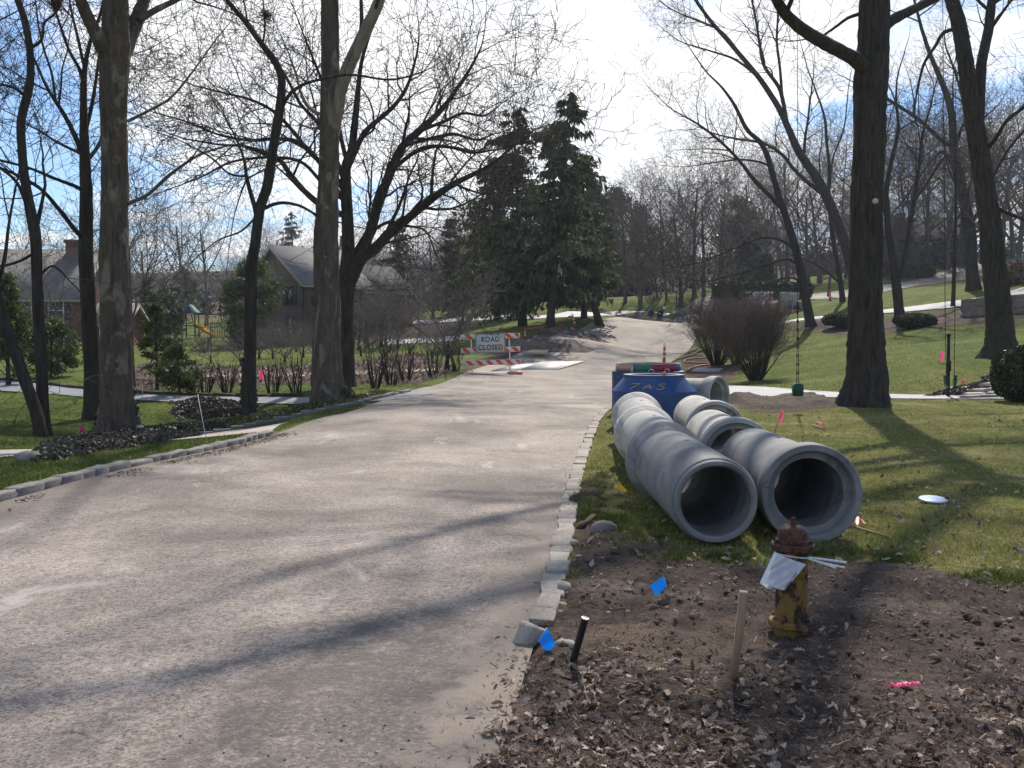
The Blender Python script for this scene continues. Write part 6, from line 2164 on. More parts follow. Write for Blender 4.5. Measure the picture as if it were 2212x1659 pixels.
def pipe(label, spig, bell, mt=M_PIPE, ring=True, roll=0.0):
    """spig, bell: centres of the two end faces. r .34 barrel, .40 bell, .28 bore."""
    a, b = Vector(spig), Vector(bell)
    L = (b - a).length
    root = thing('concrete_pipe', label, 'pipe', ((a.x + b.x) / 2, (a.y + b.y) / 2, h1((a.x + b.x) / 2, (a.y + b.y) / 2)), 'concrete drain pipes laid out on the lawn')
    M = frame_along(a, b - a)
    mb = MB()
    # closed profile: outside from spigot to the bell's shoulder, then back through the bore
    mb.lathe([(0.284, 0.012), (0.293, 0.0), (0.318, 0.0), (0.326, 0.012), (0.326, 0.055), (0.338, 0.062), (0.345, 0.08), (0.345, L - 0.36), (0.349, L - 0.33), (0.349, L - 0.10), (0.278, L - 0.10), (0.278, 0.02)], 56, 0, M, True)
    mb.build('barrel', mt, root, smooth=True)
    bl = MB()
    bl.lathe([(0.351, L - 0.34), (0.372, L - 0.27), (0.392, L - 0.21), (0.40, L - 0.185), (0.40, L - 0.014), (0.392, L), (0.348, L), (0.338, L - 0.014), (0.335, L - 0.098), (0.351, L - 0.098)], 56, 0, M, True)
    bl.build('bell', mt, root, smooth=True)
    # lifting hole near the middle of the barrel
    R3 = M.to_3x3()
    up = (Vector((0, 0, 1)) - R3.col[2] * R3.col[2].z).normalized()
    side = R3.col[2].cross(up)
    n = up * math.cos(roll) + side * math.sin(roll)
    hp = a + (b - a) * 0.5 + n * 0.3455
    MB().lathe([(0.026, -0.02), (0.026, 0.0015), (0.017, 0.0015), (0.017, -0.02)], 14, 0, frame_along(hp, n), True).build('lifting_hole', M_BLACK, root)
    for o in root.children:
        try:
            o.data.polygons.foreach_set('use_smooth', [True] * len(o.data.polygons))
        except Exception:
            pass
    return root


def sharp(o, ang=35):
    me = o.data
    me.polygons.foreach_set('use_smooth', [True] * len(me.polygons))
    try:
        me.set_sharp_from_angle(angle=R(ang))
    except Exception:
        pass


PR = []
zc = lambda x, y, r=0.395: h1(x, y) + r
PR.append(pipe('dark concrete pipe at the front left of the two rows, plain end towards the hydrant', (1.60, 7.77, zc(1.6, 7.77, .355)), (1.555, 10.2, zc(1.555, 10.2))))
PR.append(pipe('concrete pipe second in the row beside the kerb, behind the front left one', (1.63, 10.50, zc(1.63, 10.5, .40)), (1.72, 12.95, zc(1.72, 12.95)), M_PIPE_L))
PR.append(pipe('concrete pipe last in the kerbside row, touching the blue manhole cone', (1.77, 13.15, zc(1.77, 13.15, .40)), (1.95, 15.55, zc(1.95, 15.55)), M_PIPE_L))
PR.append(pipe('concrete pipe at the front right, wide bell end facing the hydrant', (2.49, 10.32, zc(2.49, 10.32, .37)), (2.385, 7.90, zc(2.385, 7.90))))
PR.append(pipe('pale concrete pipe second in the lawn-side row, bell half hidden by the front right pipe', (2.60, 13.05, zc(2.6, 13.05, .37)), (2.40, 10.60, zc(2.40, 10.60)), M_PIPE_L))
PR.append(pipe('pale concrete pipe last in the lawn-side row, next to the blue manhole cone', (2.92, 15.95, zc(2.92, 15.95, .37)), (2.76, 13.50, zc(2.76, 13.5)), M_PIPE_L))
PR.append(pipe('pale concrete pipe lying crosswise beyond the rows, open end towards the white driveway', (2.52, 22.3, zc(2.52, 22.3, .37)), (4.28, 20.6, zc(4.28, 20.6)), M_PIPE_L))
mk = MB()
c0 = Vector((2.385, 7.90, zc(2.385, 7.90)))
ax_ = (c0 - Vector((2.49, 10.32, zc(2.49, 10.32, .37)))).normalized()
e1 = Vector((0, 0, 1)).cross(ax_).normalized()
e2 = ax_.cross(e1)
cc = c0 + e1 * (-0.36) + e2 * 0.075 + ax_ * 0.003
sg_ = [(0.020 * math.cos(a), 0.026 * math.sin(a)) for a in np.linspace(R(40), R(320), 10)]
for (a0, b0), (a1, b1) in zip(sg_, sg_[1:]):
    mk.add([tuple(cc + e1 * (a * k) + e2 * (b * k)) for a, b, k in ((a0, b0, .82), (a1, b1, .82), (a1, b1, 1.12), (a0, b0, 1.12))], [(0, 1, 2, 3)])
mk.build('crayon_mark', simple('red_crayon', (0.25, 0.05, 0.06), (0.2, 0.05, 0.06), 30, 0.8, 0), PR[3])
for r_ in PR:
    for o in r_.children:
        sharp(o)


# ---------------------------------------------------------------- lettering
def letters(txt, size, bold=0.0, spacing=1.0, extrude=0.0):
    c = bpy.data.curves.new('letters', 'FONT')
    c.body = txt
    c.size = size
    c.offset = bold
    c.space_character = spacing
    c.align_x = 'CENTER'
    c.align_y = 'CENTER'
    c.extrude = extrude
    c.resolution_u = 4
    o = bpy.data.objects.new('letters', c)
    COL.objects.link(o)
    bpy.context.view_layer.update()
    dg = bpy.context.evaluated_depsgraph_get()
    me = bpy.data.meshes.new_from_object(o.evaluated_get(dg))
    bpy.data.objects.remove(o)
    bpy.data.curves.remove(c)
    return me


# ---------------------------------------------------------------- blue manhole cone and riser
def manhole_cone():
    x, y = 2.50, 17.6
    z = h1(x, y)
    root = thing('manhole_cone', 'blue-coated concrete manhole cone marked 7AS in yellow, behind the pipe rows', 'manhole cone', (x, y, z))
    M = Matrix.Translation((x, y, z))
    o = MB().lathe([(0.735, 0.0), (0.735, 0.67), (0.535, 0.90), (0.535, 0.945), (0.40, 0.945), (0.40, 0.88), (0.60, 0.64), (0.60, 0.0)], 64, 0, M, True).build('shell', M_BLUE, root)
    sharp(o, 25)
    o = MB().lathe([(0.532, 0.948), (0.532, 0.956), (0.405, 0.956), (0.405, 0.948)], 64, 0, M, True).build('rim', M_PIPE_L, root)
    sharp(o, 25)
    for a, hh in ((208, 0.13), (88, 0.075), (52, 0.085), (312, 0.06)):
        ca, sa = math.cos(R(a)), math.sin(R(a))
        cx, cy = x + 0.47 * ca, y + 0.47 * sa
        t = (-sa * 0.045, ca * 0.045)
        if a == 208:
            t = (0.012, 0.004)
        pts = [(cx - t[0], cy - t[1], z + 0.95), (cx - t[0], cy - t[1], z + 0.95 + hh * .7), (cx - t[0] * .6, cy - t[1] * .6, z + 0.95 + hh), (cx + t[0] * .6, cy + t[1] * .6, z + 0.95 + hh), (cx + t[0], cy + t[1], z + 0.95 + hh * .7), (cx + t[0], cy + t[1], z + 0.95)]
        MB().tube(pts, 0.006, 6).build('lifting_loop', M_GALV, root)
    # hand-brushed mark on the sloping face, bent round the cone
    strokes = [[(-0.30, 0.17), (-0.14, 0.19)], [(-0.14, 0.19), (-0.30, 0.0)], [(-0.07, 0.02), (-0.035, 0.10), (0.03, 0.15)], [(0.03, 0.15), (0.055, 0.04)], [(-0.06, 0.075), (0.10, 0.08)],
               [(0.30, 0.17), (0.22, 0.18), (0.19, 0.14), (0.24, 0.10), (0.26, 0.06), (0.20, 0.02), (0.13, 0.03)]]
    mb = MB()
    slope = math.hypot(0.2, 0.23)

    def cp(u, v):
        t = 0.18 + v / slope * 0.75
        rr = 0.735 - 0.2 * min(t, 1) + 0.004
        zz = 0.67 + 0.23 * t
        a = -math.pi / 2 - math.atan2(x, y) - 0.16 + u / 0.62
        return (x + rr * math.cos(a), y + rr * math.sin(a), z + zz + 0.003)
    for st in strokes:
        S = smooth_line(st, max(2, 5 * (len(st) - 1)))
        for (u0, v0), (u1, v1) in zip(S, S[1:]):
            l = math.hypot(u1 - u0, v1 - v0) + 1e-9
            nx, ny = -(v1 - v0) / l * 0.011, (u1 - u0) / l * 0.011
            mb.add([cp(u0 - nx, v0 - ny), cp(u1 - nx, v1 - ny), cp(u1 + nx, v1 + ny), cp(u0 + nx, v0 + ny)], [(0, 1, 2, 3)])
    mb.build('marking', M_YPAINT, root)
    # clod left on the rim
    mb = MB()
    mb.lathe([(0.0, 0.0), (0.045, 0.005), (0.05, 0.03), (0.03, 0.055), (0.0, 0.06)], 8, 0, Matrix.Translation((x + 0.11, y - 0.45, z + 0.955)))
    cl = mb.build('mortar_lump', simple('mortar', (0.45, 0.24, 0.15), (0.38, 0.2, 0.12), 9, 0.9, 0.8), None)
    tag(cl, 'small reddish clod resting on the rim of the blue manhole cone', 'clod')


manhole_cone()


def manhole_riser():
    x, y = 2.78, 20.4
    z = h1(x, y)
    root = thing('manhole_riser', 'dark blue manhole ring with a collar painted in coloured bands, behind the blue cone', 'manhole ring', (x, y, z))
    M = Matrix.Translation((x, y, z))
    o = MB().lathe([(0.735, 0.0), (0.735, 0.90), (0.672, 0.915), (0.59, 0.915), (0.59, 0.0)], 64, 0, M, True).build('shell', M_NAVY, root)
    sharp(o, 25)
    spans = [(168, 236, 0), (236, 240, 3), (240, 268, 1), (268, 318, 2), (318, 340, 3), (340, 360, 0), (0, 70, 2), (70, 130, 1), (130, 168, 0)]
    for a0, a1, m in spans:
        mb = MB()
        n = max(2, int((a1 - a0) / 6))
        q, f = [], []
        for k in range(n + 1):
            a = R(a0 + (a1 - a0) * k / n)
            for r_, zz in ((0.668, 0.918), (0.655, 1.05), (0.60, 1.05), (0.60, 0.918)):
                q.append((x + r_ * math.cos(a), y + r_ * math.sin(a), z + zz))
        for k in range(n):
            for j in range(4):
                f.append((k * 4 + j, (k + 1) * 4 + j, (k + 1) * 4 + (j + 1) % 4, k * 4 + (j + 1) % 4))
        mb.add(q, f)
        mb.build('collar_band', BAND[m], root)
    o = MB().lathe([(0.656, 1.052), (0.656, 1.062), (0.598, 1.062), (0.598, 1.052)], 64, 0, M, True).build('rim', M_PIPE_L, root)


manhole_riser()


def far_riser():
    x, y, z = G(1703, 672)
    root = thing('manhole_riser', 'tall pale concrete manhole barrel standing beside the second road barrier', 'manhole ring', (x, y, z))
    s = y / FPX
    r_ = 20.3 * s
    T = Matrix.Translation((x, y, z)) @ Matrix.Rotation(R(3), 4, 'Y')
    h_ = 40 * s
    o = MB().lathe([(r_, 0.0), (r_, h_ * 0.96), (r_ * 0.93, h_), (r_ * 0.8, h_), (r_ * 0.8, 0)], 40, 0, T, True).build('barrel', M_PIPE_L, root)
    sharp(o, 30)
    x2, y2 = x - 0.1, y - 1.6
    z2 = h1(x2, y2)
    r2 = thing('concrete_block', 'grey concrete base block with dark openings in front of the pale manhole barrel', 'concrete block', (x2, y2, z2))
    MB().box((x2, y2, z2 + 0.42), (1.5, 0.9, 0.84)).build('block', M_PIPE, r2)
    for o_ in (-0.35, 0.12):
        MB().box((x2 + o_, y2 - 0.46, z2 + 0.42), (0.34, 0.03, 0.34)).build('opening', M_BLACK, r2)


far_riser()


# ================================================================ road closed barriers
def barricade(label, centre, yaw, roll, n_str=6, slant=1, width=2.44):
    x, y, z = centre
    root = thing('road_barricade', label, 'barricade', centre)
    root.rotation_euler = (0, R(roll), R(yaw))
    rails = ((0.43, 0), (0.95, 1), (1.50, 2))
    for zz, k in rails:
        b = MB().box((0, 0, zz), (width, 0.04, 0.21)).build('rail', M_WHITE, root, local=True)
        p_ = width / n_str
        for q in range(n_str + 1):
            x0 = -width / 2 + 0.16 + (q - (0.35 if k == 1 else 0.0)) * p_
            lo, hi = -width / 2 + 0.006, width / 2 - 0.006
            w_, sl = 0.20, 0.19 * slant
            quad = [(x0 + sl, -0.098), (x0 + sl + w_, -0.098), (x0 + w_, 0.098), (x0, 0.098)]
            quad = [(min(max(a, lo), hi), b_) for a, b_ in quad]
            if max(a for a, _ in quad) - min(a for a, _ in quad) < 0.03:
                continue
            m = MB()
            m.add([(a, -0.0235, zz + b_) for a, b_ in quad] + [(a, -0.0202, zz + b_) for a, b_ in quad], [(0, 1, 2, 3), (4, 7, 6, 5), (0, 4, 5, 1), (1, 5, 6, 2), (2, 6, 7, 3), (3, 7, 4, 0)])
            m.build('stripe', M_ORANGE, b, local=True)
    for sx in (-1, 1):
        u = MB().box((sx * 0.78, 0.045, 0.83), (0.05, 0.045, 1.60)).build('upright', M_WHITE, root, local=True)
        MB().box((sx * 0.78, 0.045, 0.03), (0.055, 1.4, 0.05)).build('foot', M_GALV, u, local=True)
    # sign plate with rounded corners, black border and lettering
    sw, sh, zc_ = 1.22, 0.78, 1.21
    s = MB()
    rc, q = 0.045, []
    for cx, cz, a0 in ((sw / 2 - rc, sh / 2 - rc, 0), (-sw / 2 + rc, sh / 2 - rc, 90), (-sw / 2 + rc, -sh / 2 + rc, 180), (sw / 2 - rc, -sh / 2 + rc, 270)):
        for k in range(4):
            a = R(a0 + 30 * k)
            q.append((cx + rc * math.cos(a), cz + rc * math.sin(a)))
    n = len(q)
    s.add([(a, -0.036, zc_ + b) for a, b in q] + [(a, -0.030, zc_ + b) for a, b in q], [tuple(range(n - 1, -1, -1)), tuple(range(n, 2 * n))] + [(i, (i + 1) % n, n + (i + 1) % n, n + i) for i in range(n)])
    sg = s.build('sign', M_SIGN, root, local=True)
    bd = MB()
    qo = [(a * 0.975, b * 0.965) for a, b in q]
    qi = [(a * 0.945, b * 0.92) for a, b in q]
    bd.add([(a, -0.0375, zc_ + b) for a, b in qo] + [(a, -0.0375, zc_ + b) for a, b in qi], [(i, n + i, n + (i + 1) % n, (i + 1) % n) for i in range(n)])
    bd.build('sign_border', M_BLACK, sg, local=True)
    for tx, zz in (('ROAD', 0.165), ('CLOSED', -0.165)):
        me = letters(tx, 0.30, 0.006, 1.12)
        me.transform(Matrix.Diagonal((0.84, 1, 1, 1)) @ Matrix.Rotation(math.pi / 2, 4, 'X'))
        me.transform(Matrix.Translation((0.0, -0.0385, zc_ + zz - 0.005)))
        me.materials.clear()
        me.materials.append(M_BLACK)
        link_mesh('lettering', me, sg)
    return root


g = G(1061, 806)
barricade('orange and white road barrier with its road closed sign, at the left of the roadway', (g[0], 41.0, h1(g[0], 41.0)), 3, -1.5)
x_, y_ = g[0] + 0.98, 40.7
sb = MB()
sb.lathe([(0.0, 0.0), (0.15, 0.01), (0.2, 0.06), (0.17, 0.12), (0.08, 0.15), (0.0, 0.155)], 18, 0, Matrix.Translation((x_, y_, h1(x_, y_))) @ Matrix.Diagonal((1.7, 1.0, 1.0, 1)))
o = sb.build('sandbag', M_SAND, None, smooth=True)
tag(o, 'faded pink sandbag slumped at the right foot of the near road barrier', 'sandbag')
g = G(1643, 668)
barricade('distant road barrier showing only the word ROAD above the bush', (g[0], 90.0, h1(g[0], 90.0) - 0.12), -6, 0, slant=-1)


# ---------------------------------------------------------------- channelizer posts
def channelizer(label, p, h=1.07, tilt=0.0, ribbon=False):
    x, y, z = p
    root = thing('traffic_delineator', label, 'traffic post', p, 'orange traffic posts along the works')
    M = Matrix.Translation(p) @ Matrix.Rotation(tilt, 4, 'Y')
    k = h / 1.07
    MB().lathe([(0.0, 0.0), (0.19 * k, 0.0), (0.20 * k, 0.03), (0.12 * k, 0.07), (0.0, 0.07)], 12, 0, M).build('base', M_BLACKP, root)
    o = MB().lathe([(0.085 * k, 0.05), (0.06 * k, 0.85 * k), (0.045 * k, 0.90 * k), (0.0, 0.91 * k)], 14, 0, M).build('body', M_ORANGE2, root, smooth=True)
    for z0, z1 in ((0.36, 0.46), (0.60, 0.70)):
        r0, r1 = 0.085 - 0.025 * (z0 - .05) / .8 + .003, 0.085 - 0.025 * (z1 - .05) / .8 + .003
        MB().lathe([(r0 * k, z0 * k), (r1 * k, z1 * k), ((r1 - .004) * k, z1 * k), ((r0 - .004) * k, z0 * k)], 14, 0, M, True).build('reflective_band', M_WHITE, root, smooth=True)
    pts = [tuple(M @ Vector((0.04 * k * math.cos(a), 0, k * (0.90 + 0.085 + 0.085 * math.sin(a))))) for a in np.linspace(-math.pi / 2 - .01, 3 * math.pi / 2, 12)]
    MB().tube(pts, 0.014 * k, 6).build('grip', M_ORANGE2, root)
    return root


for px, lb, h_, tl in (((1434, 788), 'orange traffic post standing alone on the roadway behind the blue rings', 1.07, 0.03), ((1244, 709), 'leaning orange traffic post tied with ribbon by the rubble mound', 1.0, -0.28), ((1134, 733), 'short orange traffic post just right of the near road barrier', 0.62, 0.0),
                       ((1737, 655), 'tall orange traffic post up the road, left of the huge oak', 1.2, 0.0), ((1497, 672), 'small orange traffic post by the box at the head of the road', 0.8, 0.0),
                       ((1793, 650), 'orange traffic post half hidden by the slim dark tree up the road', 1.07, 0.0), ((2140, 598), 'orange traffic post near the far road end on the hill', 1.0, 0.0)):
    channelizer(lb, G(*px), h_, tl)
pA, pB = G(1134, 733), G(1240, 700)
r_pts = [(pA[0] + (pB[0] - pA[0]) * t, pA[1] + (pB[1] - pA[1]) * t, pA[2] + (pB[2] - pA[2]) * t + 0.62 - 0.9 * t * (1 - t)) for t in np.linspace(0, 1, 12)]
o = MB().tube(r_pts, 0.022, 5).build('barrier_ribbon', M_ORANGE2)
tag(o, 'slack orange ribbon strung between two traffic posts by the rubble mound', 'ribbon')


# ---------------------------------------------------------------- plates, rubble, hose
def slab_at(pix, th, mt, name, label, cat, lift=0.02, tilt=None):
    q = [G(*p) for p in pix]
    z = [h1(a, b) + lift for a, b, _ in q]
    if tilt:
        z = [k + t for k, t in zip(z, tilt)]
    m = MB().add([(a[0], a[1], zz) for a, zz in zip(q, z)] + [(a[0], a[1], zz + th) for a, zz in zip(q, z)], [(3, 2, 1, 0), (4, 5, 6, 7), (0, 1, 5, 4), (1, 2, 6, 5), (2, 3, 7, 6), (3, 0, 4, 7)])
    return tag(m.build(name, mt), label, cat)


slab_at([(1124, 800), (1208, 799), (1262, 782), (1170, 783)], 0.025, M_STEELP, 'road_plate', 'pale steel trench plate lying on the roadway beside the barrier', 'steel plate', 0.03)
slab_at([(1060, 803), (1130, 799), (1170, 785), (1130, 786)], 0.025, M_STEELP, 'road_plate', 'second steel plate partly under the barrier, further left', 'steel plate', 0.024)
slab_at([(1134, 771), (1178, 773), (1186, 766), (1146, 766)], 0.03, M_PLY, 'plywood_sheet', 'tan plywood sheet propped over a hole by the rubble mound', 'plywood sheet', 0.22)


def rubble(label, base, w, hgt, seed, n=10):
    x, y, z = G(*base)
    r = random.Random(seed)
    N = 26
    xs = np.linspace(-w, w, N)
    X, Y = np.meshgrid(xs, xs * 0.8)
    d = np.hypot(X / w, Y / (w * .8))
    Z = np.clip(1 - d, 0, 1) ** 0.6 * hgt * (0.1 + 1.7 * fbm(X * 1.6 + seed, Y * 1.6, seed, 5) ** 1.5) - 0.08 * (d > .9)
    V = np.stack([X + x, Y + y, Z + H(X + x, Y + y) - 0.03], -1).reshape(-1, 3)
    i = np.arange(N - 1)[:, None] * N + np.arange(N - 1)
    F = np.stack([i, i + 1, i + N + 1, i + N], -1).reshape(-1, 4)
    o = MB().batch(V, F).build('dirt_mound', M_DIRT, smooth=True)
    tag(o, label, 'dirt mound')
    me = GREYS
    for k in range(n):
        a, q = r.random() * 6.28, r.uniform(0.2, 0.95)
        xx, yy = x + math.cos(a) * q * w, y + math.sin(a) * q * w * .8 - 0.3
        s = bpy.data.objects.new('rubble_stone', r.choice(PALE + GREYS))
        COL.objects.link(s)
        s.location = (xx, yy, h1(xx, yy) + max(0, (1 - q)) * hgt * 0.75)
        s.rotation_euler = (r.random(), r.random(), r.random() * 6)
        s.scale = tuple(r.uniform(0.1, 0.26) for _ in range(3))
        tag(s, 'loose broken stone on the rubble beside the roadway', 'stone', 'broken stones on the rubble mounds')


rubble('long grey-brown rubble mound at the left of the roadway under the spruces', (1180, 748), 2.7, 0.6, 61, 7)
rubble('smaller rubble heap by the leaning traffic post', (1240, 722), 2.2, 0.5, 62, 5)
rubble('broken earth at the head of the road by the white driveway', (1390, 690), 3.0, 0.3, 63, 3)


def dirt_heap():
    A, B = G(1580, 872), G(1812, 876)
    nx, ny = 110, 34
    u, v = np.meshgrid(np.linspace(0, 1, nx), np.linspace(-1, 1, ny))
    X = A[0] + (B[0] - A[0]) * u
    Y = A[1] + (B[1] - A[1]) * u + v * 1.5 + 0.6
    e = np.clip(1 - np.abs(v) ** 2, 0, 1) * np.clip(np.minimum(u, 1 - u) * 9, 0, 1)
    Z = H(X, Y) - 0.05 + e * (0.10 + 0.30 * fbm(X * 1.6, Y * 1.6, 71, 5))
    i = np.arange(ny - 1)[:, None] * nx + np.arange(nx - 1)
    F = np.stack([i, i + 1, i + nx + 1, i + nx], -1).reshape(-1, 4)
    o = MB().batch(np.stack([X, Y, Z], -1).reshape(-1, 3), F).build('dirt_mound', M_DIRTD, smooth=True)
    tag(o, 'low ridge of dark dug earth between the pipes and the huge oak', 'dirt mound')


dirt_heap()


def hose(label, pix, r=0.04):
    P = smooth_line([G(*p) for p in pix], len(pix) * 7)
    pts = [(a[0], a[1], h1(a[0], a[1]) + r + 0.02) for a in P]
    o = MB().tube(pts, r, 8).build('hose', M_REDHOSE, smooth=True)
    tag(o, label, 'hose')


zz6 = lambda x, y: (((1480 + x * 0.1718) * 0.864), (860 + y * 0.1718) * 0.864)
hose('long reddish hose running from behind the manhole ring to under the bushes', [zz6(1130, 300), zz6(1200, 255), zz6(1300, 215), zz6(1420, 188), zz6(1520, 140), zz6(1570, 110), zz6(1700, 105)])
hose('reddish hose looped in an S on the verge beside the bushes', [zz6(1390, 410), zz6(1440, 375), zz6(1560, 340), zz6(1740, 315), zz6(1700, 295), zz6(1500, 292), zz6(1370, 285), zz6(1350, 258), zz6(1420, 232), zz6(1600, 220), zz6(1800, 205), zz6(2030, 195)])
hose('dark hose end lying straight across the verge near the roadway', [zz6(1400, 132), zz6(1480, 95), zz6(1560, 62), zz6(1640, 60)], 0.03)
slab_at([(1492, 804), (1552, 806), (1562, 798), (1505, 797)], 0.03, M_GREYW, 'steel_plate', 'dark flat plate on the verge under the hose end', 'steel plate', 0.02)


# ================================================================ hydrant
def hydrant():
    x, y = 1.522, 5.40
    z = bed_z(x, y) + 0.014
    root = thing('fire_hydrant', 'old fire hydrant with flaking yellow paint and a rusty red cap', 'fire hydrant', (x, y, z))
    T = Matrix.Translation((x, y, z)) @ Matrix.Rotation(R(0.8), 4, 'Y') @ Matrix.Scale(0.94, 4)
    k = 1.0

    def L(prof, name, m, seg=40, MM=None, ang=38, par=None):
        o = MB().lathe(prof, seg, 0, MM if MM is not None else T).build(name, m, par or root)
        sharp(o, ang)
        return o
    L([(0.100, -0.12), (0.100, 0.022), (0.118, 0.022), (0.127, 0.03), (0.127, 0.056), (0.119, 0.064), (0.096, 0.066)], 'base_flange', M_HYD)
    L([(0.0925, 0.0655), (0.0925, 0.10), (0.0905, 0.13), (0.0895, 0.36), (0.091, 0.42), (0.096, 0.465)], 'barrel', M_HYD, 48)
    L([(0.090, 0.466), (0.117, 0.468), (0.125, 0.476), (0.125, 0.502), (0.117, 0.510), (0.090, 0.513)], 'bonnet_flange', M_HYDR)
    L([(0.098, 0.5135), (0.097, 0.530), (0.088, 0.536), (0.0865, 0.562), (0.082, 0.582), (0.072, 0.597), (0.052, 0.608), (0.030, 0.6135), (0.0, 0.614)], 'bonnet', M_HYDR)
    L([(0.028, 0.612), (0.026, 0.622), (0.016, 0.624), (0.0155, 0.654), (0.013, 0.657), (0.0, 0.657)], 'operating_nut', M_RUST, 5, None, 20)
    for zb, rb, n, mt in ((0.5135, 0.108, 8, M_RUST), (0.0645, 0.111, 6, M_HYD)):
        for q in range(n):
            a = 2 * math.pi * (q + 0.3) / n
            L([(0.0105, 0), (0.0105, 0.011), (0.006, 0.012), (0.006, 0.019), (0.0, 0.0195)], 'bolt', mt, 6, T @ Matrix.Translation((rb * math.cos(a), rb * math.sin(a), zb)), 20)
    # hose outlets: one to the front, one under the paper, one behind
    for az, zc_ in ((-78, 0.365), (-150, 0.365), (95, 0.365)):
        M = T @ Matrix.Translation((0, 0, zc_)) @ Matrix.Rotation(R(az), 4, 'Z') @ Matrix.Rotation(R(90), 4, 'Y')
        if az == -78:
            o = L([(0.050, 0.078), (0.050, 0.094), (0.044, 0.099), (0.030, 0.102), (0.022, 0.102), (0.020, 0.112), (0.0, 0.113)], 'outlet_cap', M_HYD, 24, M)
        else:
            o = L([(0.046, 0.07), (0.046, 0.105), (0.052, 0.107), (0.052, 0.142), (0.045, 0.149), (0.018, 0.151), (0.016, 0.172), (0.0, 0.173)], 'outlet_cap', M_HYDR if az == -150 else M_HYD, 24, M)
    # clear pouch of papers tied on
    org = Vector((x, y, z))

    def hp(ox, oz, oy):            # offsets in metres from the hydrant's axis, oy towards the camera
        return (x + ox * 0.94, y - oy * 0.94, z + oz * 0.94)
    bag = thing('document_pouch', 'clear plastic pouch of folded white papers tied to the hydrant', 'document pouch', hp(-0.13, 0.34, 0.13))
    corners = [hp(-0.125, 0.472, 0.090), hp(0.046, 0.408, 0.130), hp(-0.086, 0.270, 0.165), hp(-0.212, 0.305, 0.120)]

    def quad(cs, off, name, mt, wob=0.006, n=8, par=bag, seed=1):
        m = MB()
        c = [Vector(q) for q in cs]
        nn = (c[1] - c[0]).cross(c[3] - c[0]).normalized()
        if nn.y > 0:
            nn = -nn
        vs = []
        for i in range(n + 1):
            for j in range(n + 1):
                u, v = i / n, j / n
                pp = (c[0] * (1 - u) + c[1] * u) * (1 - v) + (c[3] * (1 - u) + c[2] * u) * v
                w = math.sin(u * 5.1 + seed) * math.sin(v * 4.3 + seed * 2) * wob + math.sin(u * 13 + v * 9 + seed) * wob * 0.35
                vs.append(tuple(pp + nn * (off + w)))
        fs = [(i * (n + 1) + j, (i + 1) * (n + 1) + j, (i + 1) * (n + 1) + j + 1, i * (n + 1) + j + 1) for i in range(n) for j in range(n)]
        m.add(vs, fs)
        return m.build(name, mt, par, smooth=True)

    def lerp(a, b, t):
        return tuple(a[i] * (1 - t) + b[i] * t for i in range(3))
    pap, t, out = mat('folded_paper')
    v = coords(t, kind='Generated')
    col = ramp(t, noise(t, coords(t, (3, 1, 9), 'Generated'), 3.0, 3, 0.6), [(0.38, (0.66, 0.69, 0.77)), (0.60, (0.84, 0.86, 0.90))])
    pp_ = principled(t, out, col, 0.7)
    tr_ = nd(t, 'ShaderNodeBsdfTranslucent', {0: (0.75, 0.8, 0.9)})
    t.links.new(nd(t, 'ShaderNodeMixShader', {0: 0.45, 1: pp_.outputs[0], 2: tr_.outputs[0]}).outputs[0], out.inputs[0])
    c = corners
    quad([lerp(c[0], c[1], .06), lerp(c[0], c[1], .90), lerp(c[3], c[2], .94), lerp(c[3], c[2], .10)], 0.0, 'papers', pap, 0.004)
    film, t, out = mat('clear_pouch_film')
    gl = nd(t, 'ShaderNodeBsdfGlossy', {0: (1, 1, 1), 1: 0.12})
    tb = nd(t, 'ShaderNodeBsdfTransparent', {0: (0.95, 0.96, 0.98)})
    df = nd(t, 'ShaderNodeBsdfDiffuse', {0: (0.8, 0.82, 0.86)})
    m1 = nd(t, 'ShaderNodeMixShader', {0: 0.25, 1: tb.outputs[0], 2: df.outputs[0]})
    fr = nd(t, 'ShaderNodeLayerWeight', {0: 0.35})
    m2 = nd(t, 'ShaderNodeMixShader', {0: mth(t, 'ADD', mth(t, 'MULTIPLY', fr.outputs[1], 0.5), 0.10), 1: m1.outputs[0], 2: gl.outputs[0]})
    t.links.new(m2.outputs[0], out.inputs[0])
    quad(c, 0.010, 'film', film, 0.009, 14, seed=3)
    quad([c[0], lerp(c[0], c[1], .10), lerp(c[3], c[2], .10), c[3]], 0.014, 'zip_seal', M_WHITEP, 0.001, 4)
    quad([lerp(c[3], c[2], 0.0), lerp(c[3], c[2], 0.45), hp(-0.135, 0.275, 0.13), hp(-0.165, 0.268, 0.12)], 0.0, 'loose_flap', pap, 0.004, 4)
    quad([lerp(c[1], c[0], .02), lerp(c[1], c[0], .25), lerp(c[1], c[2], .45), lerp(c[1], c[2], .25)], 0.018, 'folded_corner', pap, 0.003, 4)
    # cable tie round the neck with its tails sticking out to the right
    tie = thing('cable_tie', 'white cable tie round the neck of the hydrant, tails sticking out right', 'cable tie', hp(0.1, 0.44, 0))
    pts = [tuple(T @ Vector((0.0975 * math.cos(a), 0.0975 * math.sin(a), 0.438 + 0.012 * math.cos(a + 2.6)))) for a in np.linspace(0, 2 * math.pi, 28)]
    MB().tube(pts, 0.0042, 5).build('loop', M_WHITEP, tie)
